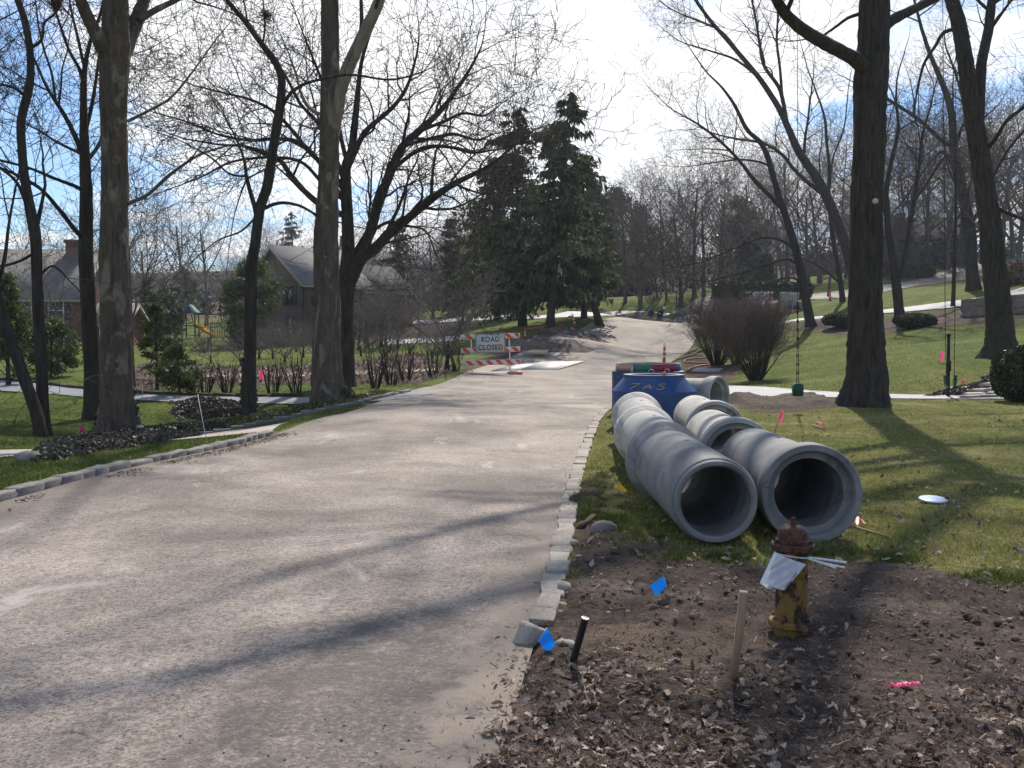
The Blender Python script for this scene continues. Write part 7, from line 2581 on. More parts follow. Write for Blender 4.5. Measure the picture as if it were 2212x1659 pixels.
    for q in ([hp(0.075, 0.437, 0.060), hp(0.17, 0.428, 0.075), hp(0.292, 0.412, 0.085)], [hp(0.075, 0.432, 0.070), hp(0.17, 0.408, 0.09), hp(0.276, 0.388, 0.105)], [hp(0.10, 0.425, 0.075), hp(0.17, 0.405, 0.095), hp(0.225, 0.385, 0.105)]):
        m = MB()
        S = smooth_line(q, 8)
        for a, b in zip(S, S[1:]):
            m.bar(a, b, 0.005, 0.011)
        m.build('tail', M_WHITEP, tie)


hydrant()


# ================================================================ stakes, flags, small things
def at_ground(px, py):
    """Ground point under a pixel, on the soil bed where there is one."""
    x, y, z = G(px, py)
    return (x, y, bed_z(x, y))


def stake():
    b = at_ground(1584, 1489)
    t = W(1606, 1279, b[1] - 0.02)
    root = thing('survey_stake', 'square wooden survey stake driven in left of the hydrant', 'stake', b)
    d = Vector(t) - Vector(b)
    d0 = Vector(b) - d * 0.12
    q = (Matrix.Rotation(R(18), 3, 'Z'))
    m = MB()
    a, bb = d0, Vector(t)
    rot = d.to_track_quat('Z', 'Y').to_matrix() @ Matrix.Rotation(R(20), 3, 'Z')
    m.box((a + bb) / 2, (0.036, 0.036, (bb - a).length), 0, rot)
    o = m.build('shaft', M_WOODST, root)
    m = MB()
    m.box(bb + d.normalized() * 0.0016, (0.0355, 0.0355, 0.003), 0, rot)
    m.build('cut_end', simple('pale_end_grain', (0.55, 0.46, 0.36), (0.48, 0.40, 0.31), 30, 0.85, 0.2, 80), root)


stake()


def marker_post():
    b = at_ground(1238, 1452)
    t = W(1264, 1336, b[1] - 0.02)
    root = thing('marker_post', 'short black plastic post with a pale cap, leaning by the end of the kerb', 'post', b)
    d = Vector(t) - Vector(b)
    a = Vector(b) - d * 0.2
    M = frame_along(a, d)
    L_ = (Vector(t) - a).length
    o = MB().lathe([(0.018, 0.0), (0.018, L_ - 0.004), (0.0155, L_ - 0.004), (0.0155, L_ - 0.03), (0.0, L_ - 0.03)], 20, 0, M).build('tube', M_BLACKP, root)
    sharp(o)
    o = MB().lathe([(0.019, L_ - 0.003), (0.019, L_ + 0.004), (0.013, L_ + 0.0045), (0.012, L_ + 0.001), (0.0, L_ + 0.001)], 20, 0, M).build('cap', M_GALV, root)
    sharp(o)


marker_post()


def wire_flag(label, foot, quad, Yq, mt, txt=None, folds=0.012, group='pin flags marking buried lines'):
    """foot: ground point; quad: corner pixels at depth Yq (the wire runs up the first edge)."""
    root = thing('pin_flag', label, 'flag', foot, group)
    c = [Vector(W(a, b, Yq + dy)) for a, b, dy in quad]
    m = MB()
    n = 7
    vs = []
    for i in range(n + 1):
        for j in range(n + 1):
            u, v = i / n, j / n
            pp = (c[0] * (1 - u) + c[1] * u) * (1 - v) + (c[3] * (1 - u) + c[2] * u) * v
            pp.y += math.sin(u * 6 + v * 2) * folds
            vs.append(tuple(pp))
    m.add(vs, [(i * (n + 1) + j, (i + 1) * (n + 1) + j, (i + 1) * (n + 1) + j + 1, i * (n + 1) + j + 1) for i in range(n) for j in range(n)])
    m.build('vinyl', mt, root, smooth=True)
    pts = [tuple(Vector(foot) - Vector((0, 0, 0.04))), tuple(c[3]), tuple(c[0])]
    MB().tube(pts, 0.0014, 5).build('wire', M_GALV, root)
    return root


z2 = lambda x, y: ((1200 + x * 0.3857) * 0.864, (1280 + y * 0.3857) * 0.864)
f1 = [z2(435, 750), z2(490, 850), z2(440, 925), z2(378, 835)]
ft = at_ground(*z2(556, 988))
wire_flag('blue pin flag folded to a diamond, beside the loose stone ending the kerb', ft, [(*f1[0], 0.02), (*f1[1], -0.02), (*f1[2], -0.03), (*f1[3], 0.0)], ft[1] + 0.02, M_BLUEF, folds=0.010)
f2 = [z2(1100, 475), z2(1190, 415), z2(1212, 480), z2(1140, 545)]
ft = at_ground(*z2(1150, 640))
wire_flag('blue pin flag with faint print, left of the hydrant over bare soil', ft, [(*f2[1], 0), (*f2[0], 0), (*f2[3], -0.01), (*f2[2], -0.01)], ft[1] + 0.05, M_BLUEF, folds=0.004)
z8 = lambda x, y: ((1380 + x * 0.3888) * 0.864, (860 + y * 0.3888) * 0.864)
f3 = [z8(432, 888), z8(482, 942), z8(478, 956), z8(427, 930)]
ft = at_ground(*z8(428, 985))
wire_flag('yellow pin flag close beside the front left pipe', ft, [(*f3[0], 0), (*f3[1], -.02), (*f3[2], -.02), (*f3[3], 0)], ft[1] + 0.02, M_YELF, folds=0.006)


def ribbon_stake(label, foot, top, rib, w=0.022, mt=M_WOODST, rib_mt=M_PINK):
    """A lath with a pink ribbon: foot pixel, top pixel, ribbon corner pixels."""
    b = at_ground(*foot)
    root = thing('ribbon_stake', label, 'stake', b, 'laths tied with pink ribbon')
    t = Vector(W(*top, b[1]))
    d = t - Vector(b)
    m = MB()
    m.bar(Vector(b) - d * 0.1, t, w, w * 0.5)
    m.build('lath', mt, root)
    c = [Vector(W(a, q, b[1] - 0.03)) for a, q in rib]
    m = MB()
    n = 6
    vs = []
    for i in range(n + 1):
        for j in range(3):
            u, v = i / n, j / 2
            pp = (c[0] * (1 - u) + c[3] * u) * (1 - v) + (c[1] * (1 - u) + c[2] * u) * v
            pp.y += 0.012 * math.sin(u * 7 + v * 3)
            vs.append(tuple(pp))
    m.add(vs, [(i * 3 + j, (i + 1) * 3 + j, (i + 1) * 3 + j + 1, i * 3 + j + 1) for i in range(n) for j in range(2)])
    m.build('ribbon', rib_mt, root, smooth=True)


ribbon_stake('upright wooden lath with a pink ribbon, on the lawn behind the pipes', z8(1425, 585), z8(1478, 425), [z8(1478, 418), z8(1492, 440), z8(1470, 522), z8(1456, 516)])
ribbon_stake('pink-ribboned stake leaning on the lawn left of the black post', (2027, 785), (2034, 762), [(2033, 760), (2040, 760), (2036, 779), (2028, 779)], 0.03)
ribbon_stake('short pink-topped stake in the ivy left of the massive sycamore', (174, 940), (178, 922), [(173, 919), (182, 919), (182, 937), (173, 937)], 0.05)
ribbon_stake('pink-ribboned stake on the far lawn beyond the grey driveway, left of the sycamore', (196, 800), (196, 785), [(190, 784), (202, 784), (202, 790), (190, 790)], 0.04)
ribbon_stake('pink-ribboned stake among the shrubs, left of the mottled sycamore', (566, 830), (566, 800), [(562, 800), (572, 800), (570, 820), (562, 820)], 0.04)


def fallen_lath(label, a, b, rib):
    A, B = at_ground(*a), at_ground(*b)
    c = ((A[0] + B[0]) / 2, (A[1] + B[1]) / 2, (A[2] + B[2]) / 2)
    root = thing('ribbon_stake', label, 'stake', c, 'laths tied with pink ribbon')
    up = Vector((0, 0, 0.03))
    MB().bar(Vector(A) + up, Vector(B) + up, 0.022, 0.012).build('lath', M_WOODST, root)
    P = [at_ground(*q) for q in rib]
    m = MB()
    r = random.Random(5)
    n = 9
    vs = []
    for i in range(n + 1):
        u = i / n
        k = u * (len(P) - 1)
        q = min(int(k), len(P) - 2)
        pp = Vector(P[q]).lerp(Vector(P[q + 1]), k - q)
        w = 0.03 + 0.025 * r.random()
        z = 0.035 + 0.05 * r.random()
        vs += [tuple(pp + Vector((0, -w, z))), tuple(pp + Vector((0, 0, z + 0.03 * r.random()))), tuple(pp + Vector((0, w, z + 0.02)))]
    m.add(vs, [(i * 3 + j, (i + 1) * 3 + j, (i + 1) * 3 + j + 1, i * 3 + j + 1) for i in range(n) for j in range(2)])
    m.build('ribbon', M_PINK, root, smooth=True)


fallen_lath('fallen lath with a bright pink ribbon, on the grass right of the front pipes', z8(1897, 1182), z8(2158, 1262), [z8(1900, 1186), z8(1950, 1190), z8(2005, 1180)])
fallen_lath('fallen lath with a torn pink ribbon, on the lawn beside the oak shadow', z8(1678, 530), z8(1760, 560), [z8(1700, 535), z8(1730, 532), z8(1745, 552), z8(1762, 556)])


def ground_ribbon():
    z1 = lambda x, y: ((1700 + x * 0.4339) * 0.864, (1200 + y * 0.4339) * 0.864)
    P = [at_ground(*z1(*q)) for q in ((1195, 1232), (1225, 1258), (1265, 1245), (1300, 1250), (1340, 1255), (1385, 1268))]
    r = random.Random(6)
    vs = []
    m = MB()
    S = smooth_line(P, 20)
    for k, p_ in enumerate(S):
        w = 0.008 + 0.012 * r.random()
        z = bed_z(p_[0], p_[1]) + 0.012 + 0.018 * r.random()
        vs += [(p_[0], p_[1] - w, z), (p_[0], p_[1], z + 0.012), (p_[0], p_[1] + w, z + 0.01)]
    m.add(vs, [(i * 3 + j, (i + 1) * 3 + j, (i + 1) * 3 + j + 1, i * 3 + j + 1) for i in range(19) for j in range(2)])
    tag(m.build('pink_ribbon', M_PINK, smooth=True), 'crumpled strip of pink ribbon lying in the leaf litter, front right', 'ribbon')


ground_ribbon()


def rock(name, label, px, size, seed, mt=M_STONE, rot=(0, 0, 0), sink=0.3, cat='stone', group=None):
    x, y, z = at_ground(*px)
    r = random.Random(seed)
    m = MB()
    prof = [(0.0, -0.5), (0.34, -0.42), (0.5, -0.1), (0.47, 0.2), (0.28, 0.44), (0.0, 0.5)]
    m.lathe(prof, 10)
    m.v = [(a * (1 + r.uniform(-.12, .12)) * size[0], b * (1 + r.uniform(-.12, .12)) * size[1], c * (1 + r.uniform(-.1, .1)) * size[2]) for a, b, c in m.v]
    from mathutils import Euler
    E = Euler(rot).to_matrix()
    m.v = [tuple(E @ Vector(p) + Vector((x, y, z + size[2] * (0.5 - sink)))) for p in m.v]
    o = m.build(name, mt, smooth=False)
    tag(o, label, cat, group)
    return o


rock('field_stone', 'smooth grey-brown boulder half sunk in soil beside the front left pipe', z8(330, 1220), (0.22, 0.17, 0.15), 1, M_STONE_G, sink=0.35)
for k, (px, s) in enumerate([(z2(590, 210), 0.13), (z2(575, 75), 0.12), (z2(520, 600), 0.12), (z2(560, 935), 0.12), (z2(510, 650), 0.07), (z2(545, 530), 0.12), (z2(640, 305), 0.05), (z2(955, 680), 0.04), (z2(835, 685), 0.05)]):
    lb = ['pale flat stone in the soil just inside the kerb, level with the boulder', 'pale stone leaning on the inside of the kerb beside a dark stick', 'broken white stone by the last kerb block', 'tan flat stone behind the short black post', 'small white stone by the last kerb block',
          'flat stone wedged inside the kerb near its end', 'tiny pale stone near the kerb', 'tiny white stone in the clay left of the stake', 'small white stone in the clay near the blue flag'][k]
    rock('field_stone', lb, px, (s, s * 0.75, s * 0.45), 10 + k, M_STONE, (0.1, 0.15 * (k % 3 - 1), k), 0.35)
# last kerb block, knocked over
x, y, z = at_ground(*z2(320, 850))
o = bpy.data.objects.new('kerb_block', stone_mesh('kerb_block', M_STONE, 77, 0.05))
COL.objects.link(o)
o.location = (x, y + 0.04, z + 0.005)
o.rotation_euler = (R(12), R(24), R(62))
o.scale = (0.14, 0.11, 0.085)
tag(o, 'kerb block knocked askew beyond the end of the kerb line', 'stone')


def stick(label, pts, r0, mt=BARK_THIN):
    P = [at_ground(*p) for p in pts]
    P = smooth_line(P, 8)
    rr = random.Random(len(label))
    o = MB().tube([(a[0], a[1], bed_z(a[0], a[1]) + r0 + 0.01 + rr.uniform(0, .012)) for a in P], [r0 * (1 - 0.06 * i) for i in range(8)], 6).build('fallen_stick', mt)
    tag(o, label, 'stick')


m = MB()
A, B = at_ground(*z2(640, 110)), at_ground(*z2(742, 78))
m.bar(Vector(A) + Vector((0, 0, .03)), Vector(B) + Vector((0, 0, .05)), 0.05, 0.03)
tag(m.build('board_scrap', M_REDWOOD), 'dark scrap of board lying by the boulder near the kerb', 'board')
stick('thin dark stick poking from the soil below the boulder', [z2(845, 180), z2(870, 225), z2(905, 290)], 0.007)
stick('thin stick lying flat in the soil near the kerb', [z2(765, 215), z2(830, 220)], 0.005)
stick('long pale dead stem bent across the front of the road edge', [z2(660, 1160), z2(680, 1220), z2(695, 1290)], 0.004, M_WOODST)
stick('pale curled stem in the leaf litter, front right of the stake', [((1700 + 870 * .434) * .864, (1200 + 1620 * .434) * .864), ((1700 + 910 * .434) * .864, (1200 + 1605 * .434) * .864), ((1700 + 985 * .434) * .864, (1200 + 1600 * .434) * .864)], 0.006, M_WOODST)


def disc():
    x, y, z = at_ground(2015, 1086)
    M = Matrix.Translation((x, y, z + 0.04)) @ Matrix.Rotation(R(6), 4, 'X')
    o = MB().lathe([(0.0, 0.008), (0.09, 0.008), (0.125, 0.005), (0.135, -0.002), (0.132, -0.012), (0.128, -0.012), (0.128, -0.004), (0.0, 0.003)], 40, 0, M).build('flying_disc', M_DISC, smooth=True)
    tag(o, 'pale blue and white flying disc lying on the lawn', 'flying disc')


disc()


# ---------------------------------------------------------------- swings, post, small fittings
def chain(pts, r=0.018):
    m = MB()
    P = [Vector(p) for p in pts]
    for a, b in zip(P, P[1:]):
        n = max(1, int((b - a).length / 0.085))
        for k in range(n):
            s, e = a.lerp(b, k / n), a.lerp(b, (k + 0.92) / n)
            if k % 2:
                m.bar(s, e, r * 1.9, r * 0.6)
            else:
                m.bar(s, e, r * 0.6, r * 1.9)
    return m


def swing_one():
    Y = 20.6
    root = thing('tree_swing', 'green bucket swing hanging on a long rope and chain, left of the huge oak', 'swing', W(1723, 852, Y))
    top = W(1722, 44, Y - 0.0)
    MB().tube([W(1722, 40, Y), W(1723, 300, Y), W(1723, 648, Y)], 0.007, 6).build('rope', M_ROPE, root)
    MB().lathe([(0.0, -0.05), (0.04, -0.03), (0.045, 0), (0.03, 0.04), (0.0, 0.05)], 10, 0, Matrix.Translation(W(1723, 664, Y))).build('knot', M_ROPE, root)
    for o in (-2.2, 2.2):
        chain([W(1723 + o * 0.3, 652, Y), W(1723 + o, 838, Y)], 0.011).build('chain', M_BLACK, root)
    c = W(1723, 842, Y)
    b = MB()
    q = [(-0.09, 0.10), (-0.10, 0.02), (-0.085, -0.13), (0.085, -0.13), (0.10, 0.02), (0.09, 0.10), (0.045, 0.135), (-0.045, 0.135)]
    n = len(q)
    b.add([(c[0] + a, c[1] - 0.09, c[2] + z) for a, z in q] + [(c[0] + a, c[1] + 0.09, c[2] + z) for a, z in q], [tuple(range(n)), tuple(range(2 * n - 1, n - 1, -1))] + [(i, n + i, n + (i + 1) % n, (i + 1) % n) for i in range(n)])
    b.build('seat', M_GREENP, root)


swing_one()


def swing_two():
    Y = 24.6
    root = thing('tree_swing', 'swing with a green strap seat on two long ropes by the black post', 'swing', W(2053, 840, Y))
    for x0, x1, xs in ((2036, 2041, 2044), (2066, 2062, 2061)):
        MB().tube([W(x0, -30, Y), W(x1, 560, Y), W(x1 + 0.5, 680, Y)], 0.009, 6).build('rope', M_ROPE, root)
        chain([W(x1 + .5, 680, Y), W(xs, 822, Y)], 0.010).build('chain', M_BLACK, root)
    m = MB()
    P = [W(2041, 812, Y), W(2043, 832, Y), W(2052, 838, Y), W(2061, 832, Y), W(2064, 812, Y)]
    S = smooth_line(P, 14)
    vs = []
    for p_ in S:
        vs += [(p_[0], p_[1] - 0.10, p_[2]), (p_[0], p_[1] + 0.10, p_[2]), (p_[0], p_[1] + 0.10, p_[2] + 0.014), (p_[0], p_[1] - 0.10, p_[2] + 0.014)]
    m.add(vs, [(i * 4 + j, (i + 1) * 4 + j, (i + 1) * 4 + (j + 1) % 4, i * 4 + (j + 1) % 4) for i in range(13) for j in range(4)])
    m.build('seat', M_GREENP, root)


swing_two()


def black_post():
    x, y, z = G(2048, 857)
    root = thing('lamp_post', 'slim black post with a finial standing in front of the flagstone walk', 'post', (x, y, z))
    t = W(2049, 726, y)
    o = MB().tube([(x, y, z - 0.1), tuple(t)], [0.046, 0.04], 10).build('shaft', M_BLACK, root)
    o = MB().lathe([(0.05, 0), (0.055, 0.03), (0.045, 0.06), (0.02, 0.08), (0.0, 0.085)], 12, 0, Matrix.Translation(t)).build('finial', M_BLACK, root)
    MB().lathe([(0.058, 0.0), (0.058, 0.25), (0.044, 0.28)], 12, 0, Matrix.Translation((x, y, z + (t[2] - z) * 0.42))).build('collar', M_BLACK, root)


black_post()


def nest(px, Y, s, label):
    c = np.array(W(*px, Y))
    nr = np.random.default_rng(int(px[0]))
    P = c + nr.normal(size=(900, 3)) * (s * 0.42, s * 0.42, s * 0.55)
    V, F = cards(P, s * 0.17, nr, asp=4.5)
    o = MB().batch(V, F).build('squirrel_nest', M_NEST)
    tag(o, label, 'nest')


nest((574, 34), 20.7 + 0.5, 0.16, 'ragged squirrel nest of twigs high in the thin curving tree')
nest((122, 8), 16.6, 0.15, 'dark squirrel nest at the top edge in the sinuous tree')
nest((1150, 0 + 8000), 20, 0.1, 'x') if False else None


def knot(px, base):
    Y = G(*base)[1] - 0.62
    p_ = W(*px, Y)
    o = MB().lathe([(0.0, -0.05), (0.058, -0.04), (0.062, 0.0), (0.05, 0.016), (0.0, 0.022)], 16, 0, frame_along(p_, (-0.1, -1, 0.1))).build('pruning_scar', simple('bare_cut_wood', (0.55, 0.47, 0.38), (0.45, 0.38, 0.30), 20, 0.9, 0.3), None, smooth=True)
    tag(o, 'round pale pruning scar on the trunk of the huge oak', 'pruning scar')
    return o


knot((1891, 434), (1866, 876))
# white drain mouths and scraps on the left bank
rock('white_stone', 'white stone block at the foot of the massive sycamore', (302, 935), (0.30, 0.22, 0.26), 31, simple('limed_stone', (0.6, 0.6, 0.6), (0.5, 0.5, 0.5), 5, 0.8, 0.3))
rock('white_stone', 'white stone leaning against the root of the mottled sycamore', (748, 846), (0.34, 0.2, 0.22), 32, simple('limed_stone', (0.6, 0.6, 0.6), (0.5, 0.5, 0.5), 5, 0.8, 0.3), (0, 0.4, -0.4))
rock('island_stone', 'grey stone at the tip of the ivy island', (62, 996), (0.4, 0.28, 0.2), 33, M_STONE_G)
for k, (px, s) in enumerate([((372, 872), 0.2), ((380, 884), 0.18), ((388, 896), 0.2), ((392, 908), 0.18)]):
    rock('culvert_stone', 'pale culvert edge stone, %s down the ditch' % ('topmost', 'second', 'third', 'lowest')[k], px, (s, s, s * 0.9), 40 + k, M_STONE_G, (0, 0, k), 0.4, 'stone', 'stones edging the culvert ditch')


def guy_wire(label, a, b, Ya, Yb, r=0.006):
    o = MB().tube([W(*a, Ya), W(*b, Yb)], r, 6).build('marker_rod', M_WHITEP)
    tag(o, label, 'rod')


gA = G(446, 952)
guy_wire('thin white marker rod leaning over the tan driveway mouth', (446, 952), (427, 852), gA[1], gA[1])
gA = G(305, 886)
guy_wire('thin white marker rod beside the grey driveway, right of the massive sycamore', (308, 862), (308, 835), G(308, 862)[1], G(308, 862)[1], 0.008)


# far small flags and cans on the works
FL = [((735, 714), 'pink', 'pink marker scrap by the door of the brown brick house'), ((826, 741), 'yel', 'yellow pipe marker near the brown brick house'), ((870, 746), 'white', 'white marker below the flagpole'),
      ((1160, 690), 'pink', 'pink marker on the bank left of the spruces'), ((1228, 692), 'pink', 'pink marker under the broad spruce'), ((1260, 688), 'pink', 'pink marker between the spruce trunks'), ((1337, 682), 'pink', 'pink marker beside the white driveway at the head of the road'),
      ((1402, 676), 'blue', 'blue marker near the trunk of the crooked oak'), ((1432, 672), 'white', 'white marker below the orchard tree'), ((1640 + 70, 680), 'pink', 'pink marker in front of the pale manhole barrel'),
      ((1978, 618), 'yel', 'yellow marker beside the far roadway'), ((1900, 628), 'yel', 'yellow marker right of the forked stems on the far roadway'), ((2077, 832), 'pink', 'pink marker beside the swing seat')]
for px, c, lb in FL:
    x, y, z = G(*px)
    s = y / FPX
    root = thing('pin_flag', lb, 'flag', (x, y, z), 'small marker flags scattered over the works')
    hh = 10 * s
    MB().tube([(x, y, z - 0.03), (x, y, z + hh)], 0.006, 4).build('wire', M_GALV, root)
    m = MB()
    m.add([(x, y, z + hh * 0.45), (x + 5 * s, y - 0.02, z + hh * 0.5), (x + 5 * s, y - 0.03, z + hh), (x, y, z + hh), (x, y + .004, z + hh * 0.45), (x + 5 * s, y - 0.016, z + hh * 0.5), (x + 5 * s, y - 0.026, z + hh), (x, y + .004, z + hh)], [(0, 1, 2, 3), (7, 6, 5, 4)])
    m.build('vinyl', {'pink': M_PINK, 'yel': M_YELF, 'white': M_WHITEP, 'blue': M_BLUEF}[c], root)
for k, px in enumerate(((1660 - 6 - 30, 668), (1880, 636), (1835, 648))):
    pass
x, y, z = G(1407, 688)
for k, dx in enumerate((0, 0.85)):
    o = MB().lathe([(0.25, -0.5), (0.25, 0.5), (0.2, 0.5), (0.2, -0.5)], 16, 0, Matrix.Translation((x + dx, y + .5, h1(x + dx, y + .5) + 0.22)) @ Matrix.Rotation(R(80), 4, 'X'), True).build('pipe_offcut', M_DIRTD)
    tag(o, ('short dark pipe offcut lying left of its twin at the head of the road', 'short dark pipe offcut lying right of its twin at the head of the road')[k], 'pipe')
x, y, z = G(1470, 682)
MBx = MB().box((x, y, z + 0.3), (0.7, 0.5, 0.6))
tag(MBx.build('utility_box', simple('utility_green', (0.16, 0.24, 0.22), (0.13, 0.2, 0.18), 2, 0.6, 0)), 'small green-grey utility box at the end of the white driveway', 'utility box')
m = MB()
P = [G(1462, 662), ]
x, y, z = G(1461, 664)
o = MB().tube([(x, y, z - .1), (x, y, z + 1.5)], [0.06, 0.05], 8).build('fence_post', M_BLACK)
tag(o, 'thin dark upright post on the far lawn beside the orchard tree', 'post')

# ================================================================ grass, litter, grit
def blades(X, Y, Z, h, w, nr, lean=0.6):
    n = len(X)
    a = nr.uniform(0, 6.283, n)
    hh = h * nr.uniform(0.5, 1.35, n)
    lx, ly = nr.normal(size=n) * lean * hh, nr.normal(size=n) * lean * hh
    dx, dy = np.cos(a) * w, np.sin(a) * w
    V = np.stack([np.stack([X - dx, Y - dy, Z - 0.01], 1), np.stack([X + dx, Y + dy, Z - 0.01], 1), np.stack([X + lx, Y + ly, Z + hh], 1)], 1).reshape(-1, 3)
    return V, np.arange(n * 3).reshape(n, 3)


def lawn_grass():
    nr = np.random.default_rng(61)
    n = 420000
    # denser close by: sample depth with weight, then across
    Y = 5.6 * (30.0 / 5.6) ** (nr.random(n) ** 1.15)
    X = nr.uniform(-0.1, 0.60, n) * Y
    kx = np.interp(Y, [p[1] for p in R_EDGE], [p[0] for p in R_EDGE]) + 0.17
    soil = np.zeros(n)
    for k in ('bed', 'heap', 'walkbed'):
        soil = np.maximum(soil, np.clip(0.5 - sdist(SOIL[k], X, Y) / 0.5, 0, 1))
    clump = fbm(X * 1.4, Y * 1.4, 62)
    clump2 = fbm(X * 7, Y * 7, 63, 2)
    keep = (X > kx) & (soil < 0.25 + 0.9 * (clump2 - 0.35)) & (nr.random(n) < 0.18 + 1.5 * (clump - 0.3))
    for p in sheets[1:]:
        keep &= sdist(p, X, Y) > 0.05
    X, Y = X[keep], Y[keep]
    X, Y = X[:135000], Y[:135000]
    V, F = blades(X, Y, H(X, Y) + (fbm(X * 1.1, Y * 1.1, 9) - 0.5) * 0.05, 0.034, 0.0042, nr, 0.9)
    tag(MB().batch(V, F).build('grass', GRASS), 'short olive and straw-coloured winter grass of the front lawn', 'grass', kind='stuff')
    # bright tufts along the edge of the bare soil
    m = 26000
    e = gp((1300, 1010), (1300, 1080), (1310, 1130), (1420, 1160), (1480, 1210), (1830, 1212), (1850, 1220), (1950, 1228), (2100, 1248), (2300, 1270))
    P = smooth_line(e, 400)
    i = nr.integers(0, 399, m)
    q = nr.normal(size=(m, 2)) * 0.16
    X, Y = P[i, 0] + q[:, 0], P[i, 1] + q[:, 1] + 0.10
    k = fbm(X * 3.2, Y * 3.2, 66) > 0.50
    X, Y = X[k], Y[k]
    Z = np.array([bed_z(a, b) for a, b in zip(X, Y)])
    V, F = blades(X, Y, Z, 0.045, 0.0045, nr, 0.8)
    tag(MB().batch(V, F).build('grass', GRASS_L), 'brighter green tufts creeping over the edge of the bare soil', 'grass', kind='stuff')
    # coarser tufts that keep the distant lawns from lying flat
    n = 90000
    Y = 26 * (78.0 / 26) ** nr.random(n)
    X = nr.uniform(-0.05, 0.56, n) * Y
    kx = np.interp(Y, [p[1] for p in R_EDGE], [p[0] for p in R_EDGE]) + 0.4
    keep = (X > kx) & (nr.random(n) < 0.1 + 1.6 * (fbm(X * 0.8, Y * 0.8, 67) - 0.3))
    for k in ('mulch', 'verge', 'heap', 'walkbed'):
        keep &= sdist(SOIL[k], X, Y) > 0.1
    for p in sheets[1:]:
        keep &= sdist(p, X, Y) > 0.15
    X, Y = X[keep][:36000], Y[keep][:36000]
    V, F = blades(X, Y, H(X, Y), 0.05, 0.014, nr, 1.0)
    tag(MB().batch(V, F).build('grass', GRASS), 'grass tufts on the sloping lawns between the driveways', 'grass', kind='stuff')
    # left bank lawns
    n = 260000
    Y = 8 * (34.0 / 8) ** (nr.random(n) ** 1.1)
    X = nr.uniform(-0.62, -0.08, n) * Y
    kx = np.interp(Y, [p[1] for p in L_EDGE], [p[0] for p in L_EDGE]) - 0.12
    keep = (X < kx) & (nr.random(n) < 0.35 + 1.2 * (fbm(X * 1.2, Y * 1.2, 64) - 0.25))
    for p in sheets[1:4]:
        keep &= sdist(p, X, Y) > 0.08
    keep &= sdist(SOIL['ivy'], X, Y) > -0.1
    X, Y = X[keep][:100000], Y[keep][:100000]
    V, F = blades(X, Y, H(X, Y), 0.045, 0.0065, nr, 0.8)
    tag(MB().batch(V, F).build('grass', GRASS_L), 'lush green grass of the sunken lawn and verge on the left bank', 'grass', kind='stuff')


lawn_grass()

LOBE = [(0.0, 0.0), (0.10, 0.16), (0.22, 0.10), (0.30, 0.30), (0.45, 0.16), (0.56, 0.36), (0.70, 0.17), (0.82, 0.24), (1.0, 0.0)]


def leaf_arrays(P, L, nr, curl=0.9):
    """Lobed oak leaves folded on the midrib and curled: V (n*27), F."""
    n = len(P)
    u = np.array([a for a, b in LOBE])
    w = np.array([b for a, b in LOBE])
    k = len(u)
    base = np.zeros((k * 3, 3))
    base[0:k] = np.stack([u - 0.5, w, np.zeros(k)], 1)
    base[k:2 * k] = np.stack([u - 0.5, np.zeros(k), np.zeros(k)], 1)
    base[2 * k:] = np.stack([u - 0.5, -w, np.zeros(k)], 1)
    B = np.repeat(base[None], n, 0)
    fold = nr.uniform(0.1, 1.1, (n, 1)) * curl
    crl = nr.normal(size=(n, 1)) * 1.1 * curl
    B[:, :, 2] = np.abs(B[:, :, 1]) * fold + crl * (B[:, :, 0] ** 2) * 0.8 + nr.normal(size=(n, k * 3)) * 0.03
    B[:, :, 1] *= (1 - 0.35 * fold)
    B *= np.asarray(L)[:, None, None]
    yaw, pit, rol = nr.uniform(0, 6.283, n), nr.normal(size=n) * 0.45, nr.normal(size=n) * 0.6
    cy, sy, cp, sp, cr, sr = np.cos(yaw), np.sin(yaw), np.cos(pit), np.sin(pit), np.cos(rol), np.sin(rol)
    Rm = np.stack([np.stack([cy * cp, cy * sp * sr - sy * cr, cy * sp * cr + sy * sr], 1), np.stack([sy * cp, sy * sp * sr + cy * cr, sy * sp * cr - cy * sr], 1), np.stack([-sp, cp * sr, cp * cr], 1)], 1)
    V = np.einsum('nij,nkj->nki', Rm, B) + np.asarray(P)[:, None, :]
    q = []
    for i in range(k - 1):
        q += [(i, i + 1, k + i + 1, k + i), (k + i, k + i + 1, 2 * k + i + 1, 2 * k + i)]
    q = np.array(q)
    F = (np.arange(n)[:, None, None] * (3 * k) + q[None]).reshape(-1, 4)
    return V.reshape(-1, 3), F


def bedz_v(X, Y):
    xs, ys, Z, w = SB
    i = np.clip(np.searchsorted(ys, Y), 0, len(ys) - 1)
    j = np.clip(np.searchsorted(xs, X), 0, len(xs) - 1)
    return np.where((w[i, j] > 0.3), Z[i, j], H(X, Y))


